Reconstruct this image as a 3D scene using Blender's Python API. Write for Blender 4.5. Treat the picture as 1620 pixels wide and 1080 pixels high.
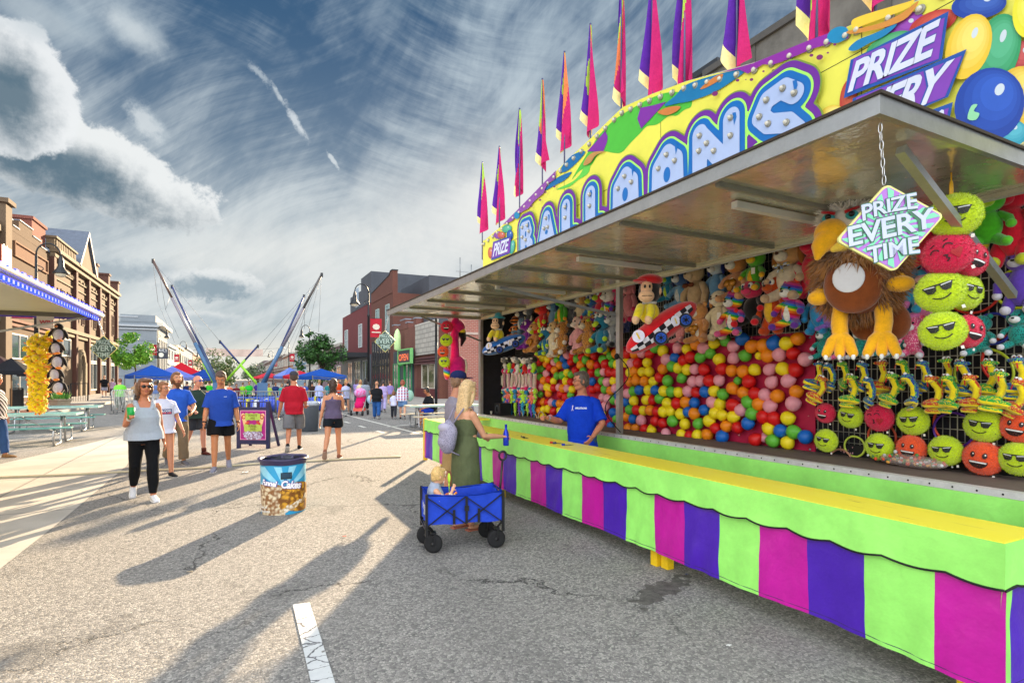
import bpy, bmesh, math, random
import numpy as np
from math import sin, cos, tan, atan, atan2, pi, sqrt, radians, degrees
from mathutils import Vector, Matrix, noise
from mathutils.bvhtree import BVHTree
random.seed(7)
for o in list(bpy.data.objects): bpy.data.objects.remove(o)
S = bpy.context.scene
COL = S.collection

# ------------------------------------------------------------------ camera
FP = 871.0
YAW = atan(440/871)
CA, SA = cos(YAW), sin(YAW)
CH = 1.65
cd = bpy.data.cameras.new('camera'); cam = bpy.data.objects.new('camera', cd); COL.objects.link(cam)
cam.location = (0, 0, CH); cam.rotation_euler = (pi/2, 0, -YAW)
cd.sensor_width = 36; cd.lens = 36*FP/1620; cd.shift_y = 58/1620
cd.clip_start = .05; cd.clip_end = 2000
S.camera = cam
# photograph pixels (1620x1080) to world points
def atD(x, y, d):
    t = (x-810)/FP
    return Vector((d*(SA+CA*t), d*(CA-SA*t), CH+(598-y)*d/FP))
def G(x, y, z=0.0): return atD(x, y, FP*(CH-z)/(y-598))
def onX(x, y, X): return atD(x, y, FP*X/(CA*(x-370)))
def onY(x, y, Y): return atD(x, y, Y/(CA-SA*(x-810)/FP))
def dX(x, X): return FP*X/(CA*(x-370))

# ------------------------------------------------------------------ light
SUN_AZ, SUN_EL = radians(31.5), radians(17.0)      # azimuth measured from +Y towards +X
SUND = Vector((sin(SUN_AZ)*cos(SUN_EL), cos(SUN_AZ)*cos(SUN_EL), sin(SUN_EL)))
sl = bpy.data.lights.new('sun', 'SUN'); so = bpy.data.objects.new('sun', sl); COL.objects.link(so)
sl.energy = 5.0; sl.angle = radians(.6); sl.color = (1, .77, .50)
so.rotation_euler = SUND.to_track_quat('Z', 'Y').to_euler()
S.view_settings.view_transform = 'Standard'; S.view_settings.look = 'None'
S.view_settings.exposure = 1.64; S.view_settings.gamma = 1; S.view_settings.use_curve_mapping = False

W = bpy.data.worlds.new('World'); S.world = W; W.use_nodes = True
class NX:
    """tiny expression helper over a node tree"""
    def __init__(s, nt): s.nt = nt; s.n = nt.nodes; s.l = nt.links
    def node(s, t, **k):
        n = s.n.new(t)
        for a, v in k.items(): setattr(n, a, v)
        return n
    def put(s, inp, v):
        if v is None: return
        if hasattr(v, 'is_linked') or hasattr(v, 'links'): s.l.new(v, inp)
        else:
            if hasattr(inp.default_value, '__len__') and not hasattr(v, '__len__'): v = [v]*len(inp.default_value)
            if hasattr(inp.default_value, '__len__') and len(inp.default_value) == 4 and len(v) == 3: v = (*v, 1)
            inp.default_value = v
    def m(s, op, a, b=None, c=None, clamp=False):
        n = s.node('ShaderNodeMath', operation=op, use_clamp=clamp)
        s.put(n.inputs[0], a); s.put(n.inputs[1], b)
        if c is not None: s.put(n.inputs[2], c)
        return n.outputs[0]
    def v(s, op, a, b=None, out=0):
        n = s.node('ShaderNodeVectorMath', operation=op); s.put(n.inputs[0], a)
        if op == 'SCALE': s.put(n.inputs[3], b)
        else: s.put(n.inputs[1], b)
        return n.outputs['Value'] if op in ('DOT_PRODUCT', 'LENGTH', 'DISTANCE') else n.outputs[0]
    def xyz(s, a, b, c):
        n = s.node('ShaderNodeCombineXYZ'); s.put(n.inputs[0], a); s.put(n.inputs[1], b); s.put(n.inputs[2], c); return n.outputs[0]
    def sep(s, a): n = s.node('ShaderNodeSeparateXYZ'); s.put(n.inputs[0], a); return n.outputs
    def ss(s, x, a, b):      # smoothstep a..b
        n = s.node('ShaderNodeMapRange', interpolation_type='SMOOTHSTEP', clamp=True)
        s.put(n.inputs[0], x); s.put(n.inputs[1], a); s.put(n.inputs[2], b); n.inputs[3].default_value = 0; n.inputs[4].default_value = 1
        return n.outputs[0]
    def noise(s, vec, scale, detail=6, rough=.55, dist=0, col=False):
        n = s.node('ShaderNodeTexNoise'); s.put(n.inputs['Vector'], vec); n.inputs['Scale'].default_value = scale
        n.inputs['Detail'].default_value = detail; n.inputs['Roughness'].default_value = rough; n.inputs['Distortion'].default_value = dist
        return n.outputs[1] if col else n.outputs[0]
    def vor(s, vec, scale, feature='F1', out=0, rnd=1):
        n = s.node('ShaderNodeTexVoronoi', feature=feature); s.put(n.inputs['Vector'], vec); n.inputs['Scale'].default_value = scale
        n.inputs['Randomness'].default_value = rnd
        return n.outputs[out]
    def mix(s, f, a, b, mode='MIX'):
        n = s.node('ShaderNodeMix', data_type='RGBA', blend_type=mode); s.put(n.inputs[0], f); s.put(n.inputs[6], a); s.put(n.inputs[7], b); return n.outputs[2]

def sky():
    x = NX(W.node_tree); W.node_tree.nodes.clear()
    tc = x.node('ShaderNodeTexCoord'); d = tc.outputs['Generated']
    ds = x.sep(d)
    fw = x.v('DOT_PRODUCT', d, (SA, CA, 0)); rt = x.v('DOT_PRODUCT', d, (CA, -SA, 0))
    az = x.m('MULTIPLY', x.m('ARCTAN2', rt, fw), 57.2958)
    el = x.m('MULTIPLY', x.m('ARCSINE', ds[2]), 57.2958)
    P = x.xyz(az, el, 0)
    st = x.node('ShaderNodeTexSky', sky_type='NISHITA', sun_disc=False, sun_elevation=SUN_EL, sun_rotation=SUN_AZ)
    st.air_density = 1; st.dust_density = .4; st.ozone_density = 3
    base = x.v('SCALE', st.outputs[0], .06)
    # deepen to the muted steel blue
    base = x.mix(.8, base, x.mix(x.ss(el, 3, 34), (.25, .31, .345), (.020, .072, .150)))
    # warped coordinates
    wn = x.noise(P, .05, 4, .5, col=True)
    P2 = x.v('ADD', P, x.v('SCALE', x.v('SUBTRACT', wn, (.5, .5, .5)), 14))
    P3 = x.v('ADD', P, x.v('SCALE', x.v('SUBTRACT', x.noise(P, .022, 2, .5, col=True), (.5, .5, .5)), 12))
    def rotst(p, ang, sx, sy):
        a = radians(ang); c = x.sep(p)
        u = x.m('ADD', x.m('MULTIPLY', c[0], cos(a)*sx), x.m('MULTIPLY', c[1], sin(a)*sx))
        v = x.m('ADD', x.m('MULTIPLY', c[0], -sin(a)*sy), x.m('MULTIPLY', c[1], cos(a)*sy))
        return x.xyz(u, v, 3.3)
    # wispy cirrus: broad veils times fine fibres, fibres fanning with azimuth
    veil = x.noise(P2, .055, 5, .6)
    f1 = x.noise(rotst(P3, 30, .035, .42), 1, 7, .68)
    f2 = x.noise(rotst(P3, -12, .05, .50), 1, 7, .7)
    f3 = x.noise(rotst(P3, 62, .05, .36), 1, 6, .66)
    sel = x.ss(x.noise(P, .035, 2, .5), .44, .56)
    fib = x.m('ADD', x.m('MULTIPLY', f1, sel), x.m('MULTIPLY', f2, x.m('SUBTRACT', 1, sel)))
    fib = x.m('ADD', x.m('MULTIPLY', fib, .68), x.m('MULTIPLY', f3, .32))
    cov = x.m('ADD', x.m('MULTIPLY', veil, .62), x.m('MULTIPLY', fib, .58))
    thr = x.m('SUBTRACT', .605, x.m('ADD', x.m('MULTIPLY', x.ss(el, 27, 6), .085), x.m('MULTIPLY', x.ss(az, -20, 10), .10)))
    cm = x.ss(x.m('SUBTRACT', cov, thr), -.09, .20)
    white = x.mix(x.ss(el, 38, 6), (.36, .44, .50), (.58, .61, .61))
    col = x.mix(x.m('MULTIPLY', cm, .90), base, white)
    dk = x.ss(x.noise(rotst(P2, 8, .05, .13), 1, 6, .6), .54, .70)
    col = x.mix(x.m('MULTIPLY', x.m('MULTIPLY', dk, x.ss(el, 8, 22)), .28), col, (.045, .11, .19))
    NA = x.m('ADD', x.m('MULTIPLY', x.noise(P, .13, 2, .5), .50), x.m('MULTIPLY', x.noise(P, .38, 8, .68), .58))
    NB_ = x.noise(P, .85, 7, .7); NC = x.noise(P2, .22, 6, .62)
    def blob(col, px, py, rx, ry, ang=0, soft=.5, edge=(.62, .65, .66), core=(.12, .18, .23), k=1.0, seed=0, corey=-.25, amp=.55):
        t = atan((px-810)/FP); a0 = degrees(t); e0 = degrees(atan((598-py)/FP*cos(t)))
        sc = degrees(1/FP)
        a = radians(ang)
        dx = x.m('SUBTRACT', az, a0); dy = x.m('SUBTRACT', el, e0)
        u = x.m('DIVIDE', x.m('ADD', x.m('MULTIPLY', dx, cos(a)), x.m('MULTIPLY', dy, sin(a))), rx*sc)
        v = x.m('DIVIDE', x.m('ADD', x.m('MULTIPLY', dx, -sin(a)), x.m('MULTIPLY', dy, cos(a))), ry*sc)
        r = x.m('SQRT', x.m('ADD', x.m('MULTIPLY', u, u), x.m('MULTIPLY', v, v)))
        n = NA if min(rx, ry*2) > 50 else NB_
        rr = x.m('ADD', r, x.m('MULTIPLY', x.m('SUBTRACT', n, .5), amp*2))
        mk = x.ss(rr, 1.0, 1.0-soft*.45)
        n2 = NC
        inner = x.m('ADD', x.m('ADD', rr, x.m('MULTIPLY', v, -corey)), x.m('MULTIPLY', x.m('SUBTRACT', n2, .5), .7))
        cc = x.mix(x.ss(inner, .95, .15), edge, core)
        return x.mix(x.m('MULTIPLY', mk, k), col, cc)
    # bright veil low over the street and behind the stall
    col = blob(col, 790, 330, 370, 150, 14, 2.0, (.56, .58, .58), (.68, .68, .66), .88, 4, amp=.35)
    col = blob(col, 430, 575, 480, 62, 4, 2.0, (.58, .58, .55), (.72, .69, .60), .88, 9, amp=.25)
    col = blob(col, 480, 400, 380, 100, 10, 2.2, (.50, .54, .55), (.64, .65, .63), .72, 15, amp=.5)
    # big cumulus at the left, with its smaller shoulders
    col = blob(col, 70, 240, 205, 62, -12, .34, (.66, .68, .68), (.09, .145, .19), .97, 1, -.5, .75)
    col = blob(col, 10, 140, 82, 72, -35, .34, (.66, .68, .69), (.09, .145, .19), .95, 2, -.2, .7)
    col = blob(col, 232, 195, 36, 20, -45, 1.6, (.42, .48, .52), (.55, .59, .61), .75, 3, amp=.7)
    col = blob(col, 215, 50, 64, 34, -20, 1.6, (.36, .43, .48), (.55, .60, .62), .7, 5, amp=.7)
    col = blob(col, 75, 28, 120, 34, -6, 1.9, (.22, .30, .37), (.38, .44, .48), .6, 6, amp=.7)
    # small grey-bellied clouds above the bungee ride
    col = blob(col, 330, 450, 78, 24, 2, .55, (.62, .64, .64), (.20, .27, .32), .85, 7, -.5, .6)
    col = blob(col, 320, 505, 70, 14, 0, .9, (.60, .62, .62), (.36, .42, .46), .6, 8, -.3, .6)
    col = blob(col, 130, 425, 150, 20, 3, 1.6, (.30, .37, .42), (.16, .23, .29), .5, 11, -.2, .6)
    # contrail fragments
    col = blob(col, 468, 192, 36, 7, -52, 2.0, (.50, .55, .58), (.58, .62, .65), .75, 12, 0, 1.3)
    col = blob(col, 440, 150, 22, 4, -58, 2.1, (.46, .52, .55), (.50, .55, .58), .6, 12, 0, 1.3)
    col = blob(col, 412, 118, 26, 7, -35, 1.8, (.42, .48, .52), (.46, .52, .56), .55, 13, 0, 1.5)
    col = blob(col, 528, 255, 16, 4, -50, 1.2, (.52, .57, .59), (.60, .64, .66), .7, 14, 0, 1.2)
    # bright unseen cloud banks, added behind the viewer to light the shaded stall side
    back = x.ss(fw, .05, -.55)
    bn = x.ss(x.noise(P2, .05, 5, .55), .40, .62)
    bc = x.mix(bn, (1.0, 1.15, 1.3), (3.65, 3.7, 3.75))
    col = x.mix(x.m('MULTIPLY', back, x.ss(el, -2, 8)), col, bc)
    top = x.ss(el, 46, 66)
    col = x.mix(top, col, x.mix(bn, (.22, .34, .52), (2.0, 2.0, 1.95)))  # overhead cloud, out of view, brightened to lift the shaded stall
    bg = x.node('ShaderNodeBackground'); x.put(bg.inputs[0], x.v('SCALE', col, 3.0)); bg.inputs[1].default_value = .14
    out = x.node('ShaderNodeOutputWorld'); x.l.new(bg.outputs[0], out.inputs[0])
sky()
W.cycles.sampling_method = 'MANUAL'; W.cycles.sample_map_resolution = 256
SKYBG = W.node_tree

# ------------------------------------------------------------------ materials
def srgb(h):
    if not isinstance(h, str): return tuple(h)[:3]
    v = [int(h[i:i+2], 16)/255 for i in (0, 2, 4)]
    return tuple(c/12.92 if c <= .04045 else ((c+.055)/1.055)**2.4 for c in v)
MC = {}
def mat(col, rough=.7, var=.12, scale=6, bump=0, bscale=60, metal=0, spec=.5, kind=None, sheen=0, trans=0, alpha=1, emit=0, col2=None, coat=0):
    key = (str(col), rough, var, scale, bump, bscale, metal, spec, kind, sheen, trans, alpha, emit, str(col2), coat)
    if key in MC: return MC[key]
    c = srgb(col)
    m = bpy.data.materials.new('mat_%03d' % len(MC)); m.use_nodes = True; MC[key] = m
    x = NX(m.node_tree); b = m.node_tree.nodes['Principled BSDF']
    tc = x.node('ShaderNodeTexCoord').outputs['Object']
    b.inputs['Roughness'].default_value = rough; b.inputs['Metallic'].default_value = metal
    b.inputs['Specular IOR Level'].default_value = spec
    if sheen: b.inputs['Sheen Weight'].default_value = sheen; b.inputs['Sheen Roughness'].default_value = .5
    if coat: b.inputs['Coat Weight'].default_value = coat; b.inputs['Coat Roughness'].default_value = .12
    if trans: b.inputs['Transmission Weight'].default_value = trans
    if alpha < 1: b.inputs['Alpha'].default_value = alpha
    if emit: b.inputs['Emission Color'].default_value = (*c, 1); b.inputs['Emission Strength'].default_value = emit
    c2 = srgb(col2) if col2 is not None else None
    out = None
    if kind == 'brick':
        n = x.node('ShaderNodeTexBrick'); s = x.sep(tc)
        v = x.xyz(x.m('ADD', s[0], s[1]), s[2], 0)
        x.put(n.inputs['Vector'], v); n.inputs['Scale'].default_value = 1
        n.inputs['Color1'].default_value = (*[k*1.12 for k in c], 1); n.inputs['Color2'].default_value = (*[k*.80 for k in c], 1)
        n.inputs['Mortar'].default_value = (*(c2 or [k*1.25+.05 for k in c]), 1)
        n.inputs['Mortar Size'].default_value = .012*scale/6; n.inputs['Brick Width'].default_value = .23*scale/6; n.inputs['Row Height'].default_value = .085*scale/6
        out = x.mix(.35, n.outputs[0], x.mix(x.noise(tc, .8, 5), [k*.6 for k in c], [min(1, k*1.5) for k in c]))
        bp = x.node('ShaderNodeBump'); bp.inputs['Strength'].default_value = .35; bp.inputs['Distance'].default_value = .01
        x.put(bp.inputs['Height'], x.m('SUBTRACT', 1, n.outputs[1])); x.l.new(bp.outputs[0], b.inputs['Normal'])
    elif kind == 'spots':
        vd = x.vor(tc, scale*4, 'F1'); v2 = x.noise(tc, scale*6, 2)
        out = x.mix(x.ss(x.m('ADD', vd, x.m('MULTIPLY', v2, .25)), .52, .46), c, c2)
    elif kind == 'rainbow':
        s = x.sep(tc); h = x.m('FRACT', x.m('MULTIPLY', x.m('ADD', s[2], x.m('MULTIPLY', s[0], .35)), scale))
        n = x.node('ShaderNodeValToRGB'); x.put(n.inputs[0], h); cr = n.color_ramp; cr.interpolation = 'CONSTANT'
        cols = ['d01818', 'f07010', 'f5d010', '20a838', '1a70c8', '7020a0', 'd02080']
        for i, k in enumerate(cols):
            e = cr.elements[i] if i < 2 else cr.elements.new(i/7)
            e.position = i/7; e.color = (*srgb(k), 1)
        out = n.outputs[0]
    elif kind == 'plaid':
        s = x.sep(tc)
        a = x.m('GREATER_THAN', x.m('FRACT', x.m('MULTIPLY', s[0], scale)), .5); bb = x.m('GREATER_THAN', x.m('FRACT', x.m('MULTIPLY', s[2], scale)), .5)
        out = x.mix(a, x.mix(bb, c, (.30, .42, .68)), x.mix(bb, (.65, .7, .8), c2))
    elif kind == 'hstripe' or kind == 'vstripe' or kind == 'dstripe':
        s = x.sep(tc); q = {'hstripe': s[2], 'vstripe': s[0], 'dstripe': x.m('ADD', s[2], s[0])}[kind]
        out = x.mix(x.m('GREATER_THAN', x.m('FRACT', x.m('MULTIPLY', q, scale)), .5), c, c2)
    elif kind == 'mottle':
        out = x.mix(x.ss(x.noise(tc, scale, 4, .6), .38, .62), c, c2)
    if out is None:
        if var:
            n = x.noise(tc, scale, 5, .6); n3 = x.noise(tc, scale*7, 3, .6)
            f = x.m('ADD', x.m('MULTIPLY', n, .7), x.m('MULTIPLY', n3, .3))
            out = x.mix(x.ss(f, .3, .7), [k*(1-var) for k in c], [min(1, k*(1+var)) for k in c])
        else: out = None; b.inputs['Base Color'].default_value = (*c, 1)
    if out is not None: x.l.new(out, b.inputs['Base Color'])
    if bump:
        bp = x.node('ShaderNodeBump'); bp.inputs['Strength'].default_value = min(1, bump); bp.inputs['Distance'].default_value = .02 if bscale < 30 else .004
        x.put(bp.inputs['Height'], x.noise(tc, bscale, 4, .6)); x.l.new(bp.outputs[0], b.inputs['Normal'])
    return m
def plush(col, **k): return mat(col, rough=.95, var=.18, scale=14, bump=.6, bscale=90, sheen=.5, spec=.2, **k)
def cloth(col, **k):
    k.setdefault('var', .10); return mat(col, rough=.85, scale=9, bump=.5, bscale=22, spec=.2, **k)
def vinyl(col): return mat(col, rough=.36, var=.09, scale=2.5, bump=.5, bscale=5, spec=.5)
def skin(col='c98f70'): return mat(col, rough=.5, var=.08, scale=12, spec=.4)
def metal(col='8a8d90', rough=.4): return mat(col, rough=rough, var=.1, scale=8, metal=.85)
def paint(col, rough=.45, var=.06): return mat(col, rough=rough, var=var, scale=4, bump=.08, bscale=30)
def glass(col='1c262e'): return mat(col, rough=.06, var=.25, scale=1.2, spec=.9)

# ------------------------------------------------------------------ mesh builder
def perp(d):
    d = d.normalized(); a = Vector((0, 0, 1)) if abs(d.z) < .9 else Vector((1, 0, 0))
    u = d.cross(a).normalized(); return u, d.cross(u).normalized()
class MB:
    def __init__(s): s.v = []; s.f = []; s.mi = []; s.sm = []
    def add(s, vs, fs, mi=0, smooth=False):
        o = len(s.v); s.v += [tuple(p) for p in vs]
        for f in fs: s.f.append([i+o for i in f]); s.mi.append(mi); s.sm.append(smooth)
        return s
    def merge(s, o, M=None, mi=None):
        vs = [tuple(M @ Vector(p)) for p in o.v] if M is not None else o.v
        k = len(s.v); s.v += vs
        for f, m_, sm in zip(o.f, o.mi, o.sm): s.f.append([i+k for i in f]); s.mi.append(m_ if mi is None else mi); s.sm.append(sm)
        return s
    def box(s, x0, y0, z0, x1, y1, z1, mi=0, rz=0, M=None):
        p = [(x, y, z) for z in (z0, z1) for y in (y0, y1) for x in (x0, x1)]
        if rz:
            cx, cy = (x0+x1)/2, (y0+y1)/2
            p = [(cx+(x-cx)*cos(rz)-(y-cy)*sin(rz), cy+(x-cx)*sin(rz)+(y-cy)*cos(rz), z) for x, y, z in p]
        if M is not None: p = [tuple(M @ Vector(q)) for q in p]
        return s.add(p, [(0, 2, 3, 1), (4, 5, 7, 6), (0, 1, 5, 4), (2, 6, 7, 3), (0, 4, 6, 2), (1, 3, 7, 5)], mi)
    def bar(s, a, b, w, h=None, mi=0):
        a, b = Vector(a), Vector(b); h = h or w; d = b-a; L = d.length; d.normalize()
        up = Vector((0, 0, 1)) if abs(d.z) < .95 else Vector((0, 1, 0))
        u = d.cross(up).normalized(); v = u.cross(d).normalized()
        p = [q+u*i*w/2+v*j*h/2 for q in (a, b) for i, j in ((-1, -1), (1, -1), (1, 1), (-1, 1))]
        return s.add(p, [(0, 1, 2, 3), (7, 6, 5, 4), (0, 4, 5, 1), (1, 5, 6, 2), (2, 6, 7, 3), (3, 7, 4, 0)], mi)
    def tube(s, pts, r, n=8, mi=0, smooth=True, closed=False, rnd=False, flat=None):
        pts = [Vector(p) for p in pts]; N = len(pts)
        if not hasattr(r, '__len__'): r = [r]*N
        r = list(r)
        if rnd:   # hemispherical ends
            d0 = (pts[0]-pts[1]).normalized(); d1 = (pts[-1]-pts[-2]).normalized()
            q, rr = [], []
            for a in (80, 55, 28): q.append(pts[0]+d0*r[0]*sin(radians(a))); rr.append(r[0]*cos(radians(a)))
            q += pts; rr += r
            for a in (28, 55, 80): q.append(pts[-1]+d1*r[-1]*sin(radians(a))); rr.append(r[-1]*cos(radians(a)))
            pts, r, N = q, rr, len(q)
        rings = []; u = None
        for i in range(N):
            if closed: d = pts[(i+1) % N]-pts[i-1]
            else: d = pts[min(i+1, N-1)]-pts[max(i-1, 0)]
            if d.length < 1e-9: d = Vector((0, 0, 1))
            d.normalize()
            if u is None: u, w = perp(d)
            else:
                u = (u-d*u.dot(d));
                if u.length < 1e-6: u, _ = perp(d)
                u.normalize()
            w = d.cross(u)
            fl = 1 if flat is None else flat
            rings.append([pts[i]+(u*cos(2*pi*k/n)*fl+w*sin(2*pi*k/n))*r[i] for k in range(n)])
        vs = [p for R in rings for p in R]; fs = []
        M_ = N if closed else N-1
        for i in range(M_):
            for k in range(n):
                a = i*n+k; b = i*n+(k+1) % n; c = ((i+1) % N)*n+(k+1) % n; d_ = ((i+1) % N)*n+k
                fs.append((a, b, c, d_))
        if not closed: fs.append(tuple(range(n))[::-1]); fs.append(tuple((N-1)*n+k for k in range(n)))
        return s.add(vs, fs, mi, smooth)
    def loft(s, rings, mi=0, smooth=True, cap=True):
        n = len(rings[0]); N = len(rings); vs = [p for R in rings for p in R]; fs = []
        for i in range(N-1):
            for k in range(n): fs.append((i*n+k, i*n+(k+1) % n, (i+1)*n+(k+1) % n, (i+1)*n+k))
        if cap: fs.append(tuple(range(n))[::-1]); fs.append(tuple((N-1)*n+k for k in range(n)))
        return s.add(vs, fs, mi, smooth)
    def ell(s, c, r, n=16, m_=10, mi=0, M=None, power=1.0):
        c = Vector(c)
        if not hasattr(r, '__len__'): r = (r, r, r)
        vs = []; fs = []
        for i in range(1, m_):
            th = pi*i/m_
            for k in range(n):
                ph = 2*pi*k/n; p = Vector((r[0]*sin(th)*cos(ph), r[1]*sin(th)*sin(ph), r[2]*cos(th)))
                vs.append(c+(M @ p if M is not None else p))
        t = Vector((0, 0, r[2])); t = M @ t if M is not None else t
        vs += [c+t, c-t]; T, B = len(vs)-2, len(vs)-1
        for i in range(m_-2):
            for k in range(n): fs.append((i*n+k, (i+1)*n+k, (i+1)*n+(k+1) % n, i*n+(k+1) % n))
        for k in range(n): fs.append((T, k, (k+1) % n)); fs.append((B, (m_-2)*n+(k+1) % n, (m_-2)*n+k))
        return s.add(vs, fs, mi, True)
    def lathe(s, prof, c=(0, 0, 0), n=24, mi=0, smooth=True, axis=None):
        c = Vector(c); R = Matrix.Identity(3) if axis is None else Vector((0, 0, 1)).rotation_difference(Vector(axis)).to_matrix()
        rings = [[c+R @ Vector((r*cos(2*pi*k/n), r*sin(2*pi*k/n), z)) for k in range(n)] for r, z in prof]
        return s.loft(rings, mi, smooth)
    def prism(s, poly, z0, z1, plane='xy', mi=0, M=None):
        """closed polygon extruded; plane gives where the polygon lives"""
        def P(a, b, c): return {'xy': (a, b, c), 'xz': (a, c, b), 'yz': (c, a, b)}[plane]
        n = len(poly); vs = [P(a, b, z0) for a, b in poly]+[P(a, b, z1) for a, b in poly]
        if M is not None: vs = [tuple(M @ Vector(q)) for q in vs]
        fs = [tuple(range(n))[::-1], tuple(range(n, 2*n))]+[(i, (i+1) % n, (i+1) % n+n, i+n) for i in range(n)]
        return s.add(vs, fs, mi)
    def quad(s, a, b, c, d, mi=0): return s.add([a, b, c, d], [(0, 1, 2, 3)], mi)
    def sheet(s, fn, nu, nv, mi=0, smooth=True):
        vs = [fn(i/nu, j/nv) for j in range(nv+1) for i in range(nu+1)]
        fs = [(j*(nu+1)+i, j*(nu+1)+i+1, (j+1)*(nu+1)+i+1, (j+1)*(nu+1)+i) for j in range(nv) for i in range(nu)]
        return s.add(vs, fs, mi, smooth)
    def mapv(s, fn): s.v = [tuple(fn(Vector(p))) for p in s.v]; return s
    def mesh(s, name, mats):
        me = bpy.data.meshes.new(name); me.from_pydata(s.v, [], s.f)
        if not isinstance(mats, (list, tuple)): mats = [mats]
        for m_ in mats: me.materials.append(m_)
        if len(mats) > 1: me.polygons.foreach_set('material_index', s.mi)
        me.polygons.foreach_set('use_smooth', s.sm); me.update()
        return me
def link(name, me, parent=None):
    o = bpy.data.objects.new(name, me); COL.objects.link(o)
    if parent is not None: o.parent = parent
    return o
def tag(o, label=None, cat=None, group=None, kind=None):
    if label: o['label'] = label
    if cat: o['category'] = cat
    if group: o['group'] = group
    if kind: o['kind'] = kind
    return o
def thing(name, label, cat, loc=(0, 0, 0), rz=0, group=None, scale=1):
    o = bpy.data.objects.new(name, None); COL.objects.link(o); o.location = loc; o.rotation_euler = (0, 0, rz)
    o.empty_display_size = .1
    if scale != 1: o.scale = (scale,)*3
    return tag(o, label, cat, group)
def part(name, mb, m_, parent, world=False, label=None):
    if world:
        p = parent
        while p.parent is not None: p = p.parent
        Mi = (Matrix.Translation(p.location) @ p.rotation_euler.to_matrix().to_4x4() @ Matrix.Diagonal((*p.scale, 1))).inverted()
        mb.v = [tuple(Mi @ Vector(q)) for q in mb.v]
    o = link(name, mb.mesh(name, m_), parent)
    if label: o['label'] = label
    return o
def solo(name, mb, m_, label, cat, group=None, origin=None, bevel=0):
    """a thing that is one mesh; its origin is moved to the middle of its base"""
    if origin is None:
        a = np.array(mb.v); lo, hi = a.min(0), a.max(0); origin = Vector(((lo[0]+hi[0])/2, (lo[1]+hi[1])/2, lo[2]))
    origin = Vector(origin); mb.v = [tuple(Vector(q)-origin) for q in mb.v]
    o = link(name, mb.mesh(name, m_)); o.location = origin
    return tag(o, label, cat, group)
def struct(name, mb, m_): return tag(link(name, mb.mesh(name, m_)), kind='structure')
def kids(o): return [c for c in bpy.data.objects if c.parent == o]
KC = {}
def dup(root, loc=None, rz=None, label=None, group=None, scale=None, rot=None):
    """a copy of a thing with copies of its parts and sub-parts (mesh data shared)"""
    if root.name not in KC: KC[root.name] = [(c, kids(c)) for c in kids(root)]
    r = root.copy(); COL.objects.link(r)
    if loc is not None: r.location = loc
    if rz is not None: r.rotation_euler = (0, 0, rz)
    if rot is not None: r.rotation_euler = rot
    if scale is not None: r.scale = (scale,)*3
    if label: r['label'] = label
    if group: r['group'] = group
    for c, gs in KC[root.name]:
        k = c.copy(); COL.objects.link(k); k.parent = r
        for g in gs: q = g.copy(); COL.objects.link(q); q.parent = k
    return r
def bevel(o, w=.01, seg=2):
    m_ = o.modifiers.new('bevel', 'BEVEL'); m_.width = w; m_.segments = seg; m_.limit_method = 'ANGLE'; return o

# ------------------------------------------------------------------ flat art: signed distance fields filled by marching squares
def fill(f, x0, y0, x1, y1, h, merge=True):
    """polygons covering f(X,Y) < 0; returns verts [(u,v)], faces"""
    nx = max(2, int((x1-x0)/h)); ny = max(2, int((y1-y0)/h))
    X, Y = np.meshgrid(np.linspace(x0, x1, nx+1), np.linspace(y0, y1, ny+1)); V = f(X, Y)
    vs, fs, idx = [], [], {}
    def vert(k, p):
        if k not in idx: idx[k] = len(vs); vs.append(p)
        return idx[k]
    I = V < 0
    full = I[:-1, :-1] & I[1:, :-1] & I[:-1, 1:] & I[1:, 1:]; any_ = I[:-1, :-1] | I[1:, :-1] | I[:-1, 1:] | I[1:, 1:]
    def P(j, i): return vert((j, i), (X[j, i], Y[j, i]))
    def E(j0, i0, j1, i1):
        k = ('e', min((j0, i0), (j1, i1)), max((j0, i0), (j1, i1)))
        a, b = V[j0, i0], V[j1, i1]; t = a/(a-b)
        return vert(k, (X[j0, i0]+(X[j1, i1]-X[j0, i0])*t, Y[j0, i0]+(Y[j1, i1]-Y[j0, i0])*t))
    for j in range(ny):
        i = 0
        while i < nx:
            if full[j, i]:
                k = i
                if merge:
                    while k+1 < nx and full[j, k+1]: k += 1
                fs.append((P(j, i), P(j, k+1), P(j+1, k+1), P(j+1, i))); i = k+1; continue
            if any_[j, i]:
                cs = [(j, i), (j, i+1), (j+1, i+1), (j+1, i)]; poly = []
                for q in range(4):
                    a, b = cs[q], cs[(q+1) % 4]
                    if I[a]: poly.append(P(*a))
                    if I[a] != I[b]: poly.append(E(*a, *b))
                if len(poly) >= 3: fs.append(tuple(poly))
            i += 1
    return vs, fs
def sd_seg(X, Y, a, b):
    ax, ay = a; bx, by = b; dx, dy = bx-ax, by-ay
    t = np.clip(((X-ax)*dx+(Y-ay)*dy)/(dx*dx+dy*dy+1e-12), 0, 1)
    return np.hypot(X-ax-t*dx, Y-ay-t*dy)
def sd_line(X, Y, pts):
    d = sd_seg(X, Y, pts[0], pts[1])
    for a, b in zip(pts[1:-1], pts[2:]): d = np.minimum(d, sd_seg(X, Y, a, b))
    return d
def sd_poly(X, Y, pts):
    d = np.full(X.shape, 1e9); ins = np.zeros(X.shape, bool); n = len(pts)
    for i in range(n):
        a, b = pts[i], pts[(i+1) % n]; d = np.minimum(d, sd_seg(X, Y, a, b))
        c = ((a[1] > Y) != (b[1] > Y)) & (X < (b[0]-a[0])*(Y-a[1])/((b[1]-a[1]) or 1e-12)+a[0]); ins ^= c
    return np.where(ins, -d, d)
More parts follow.
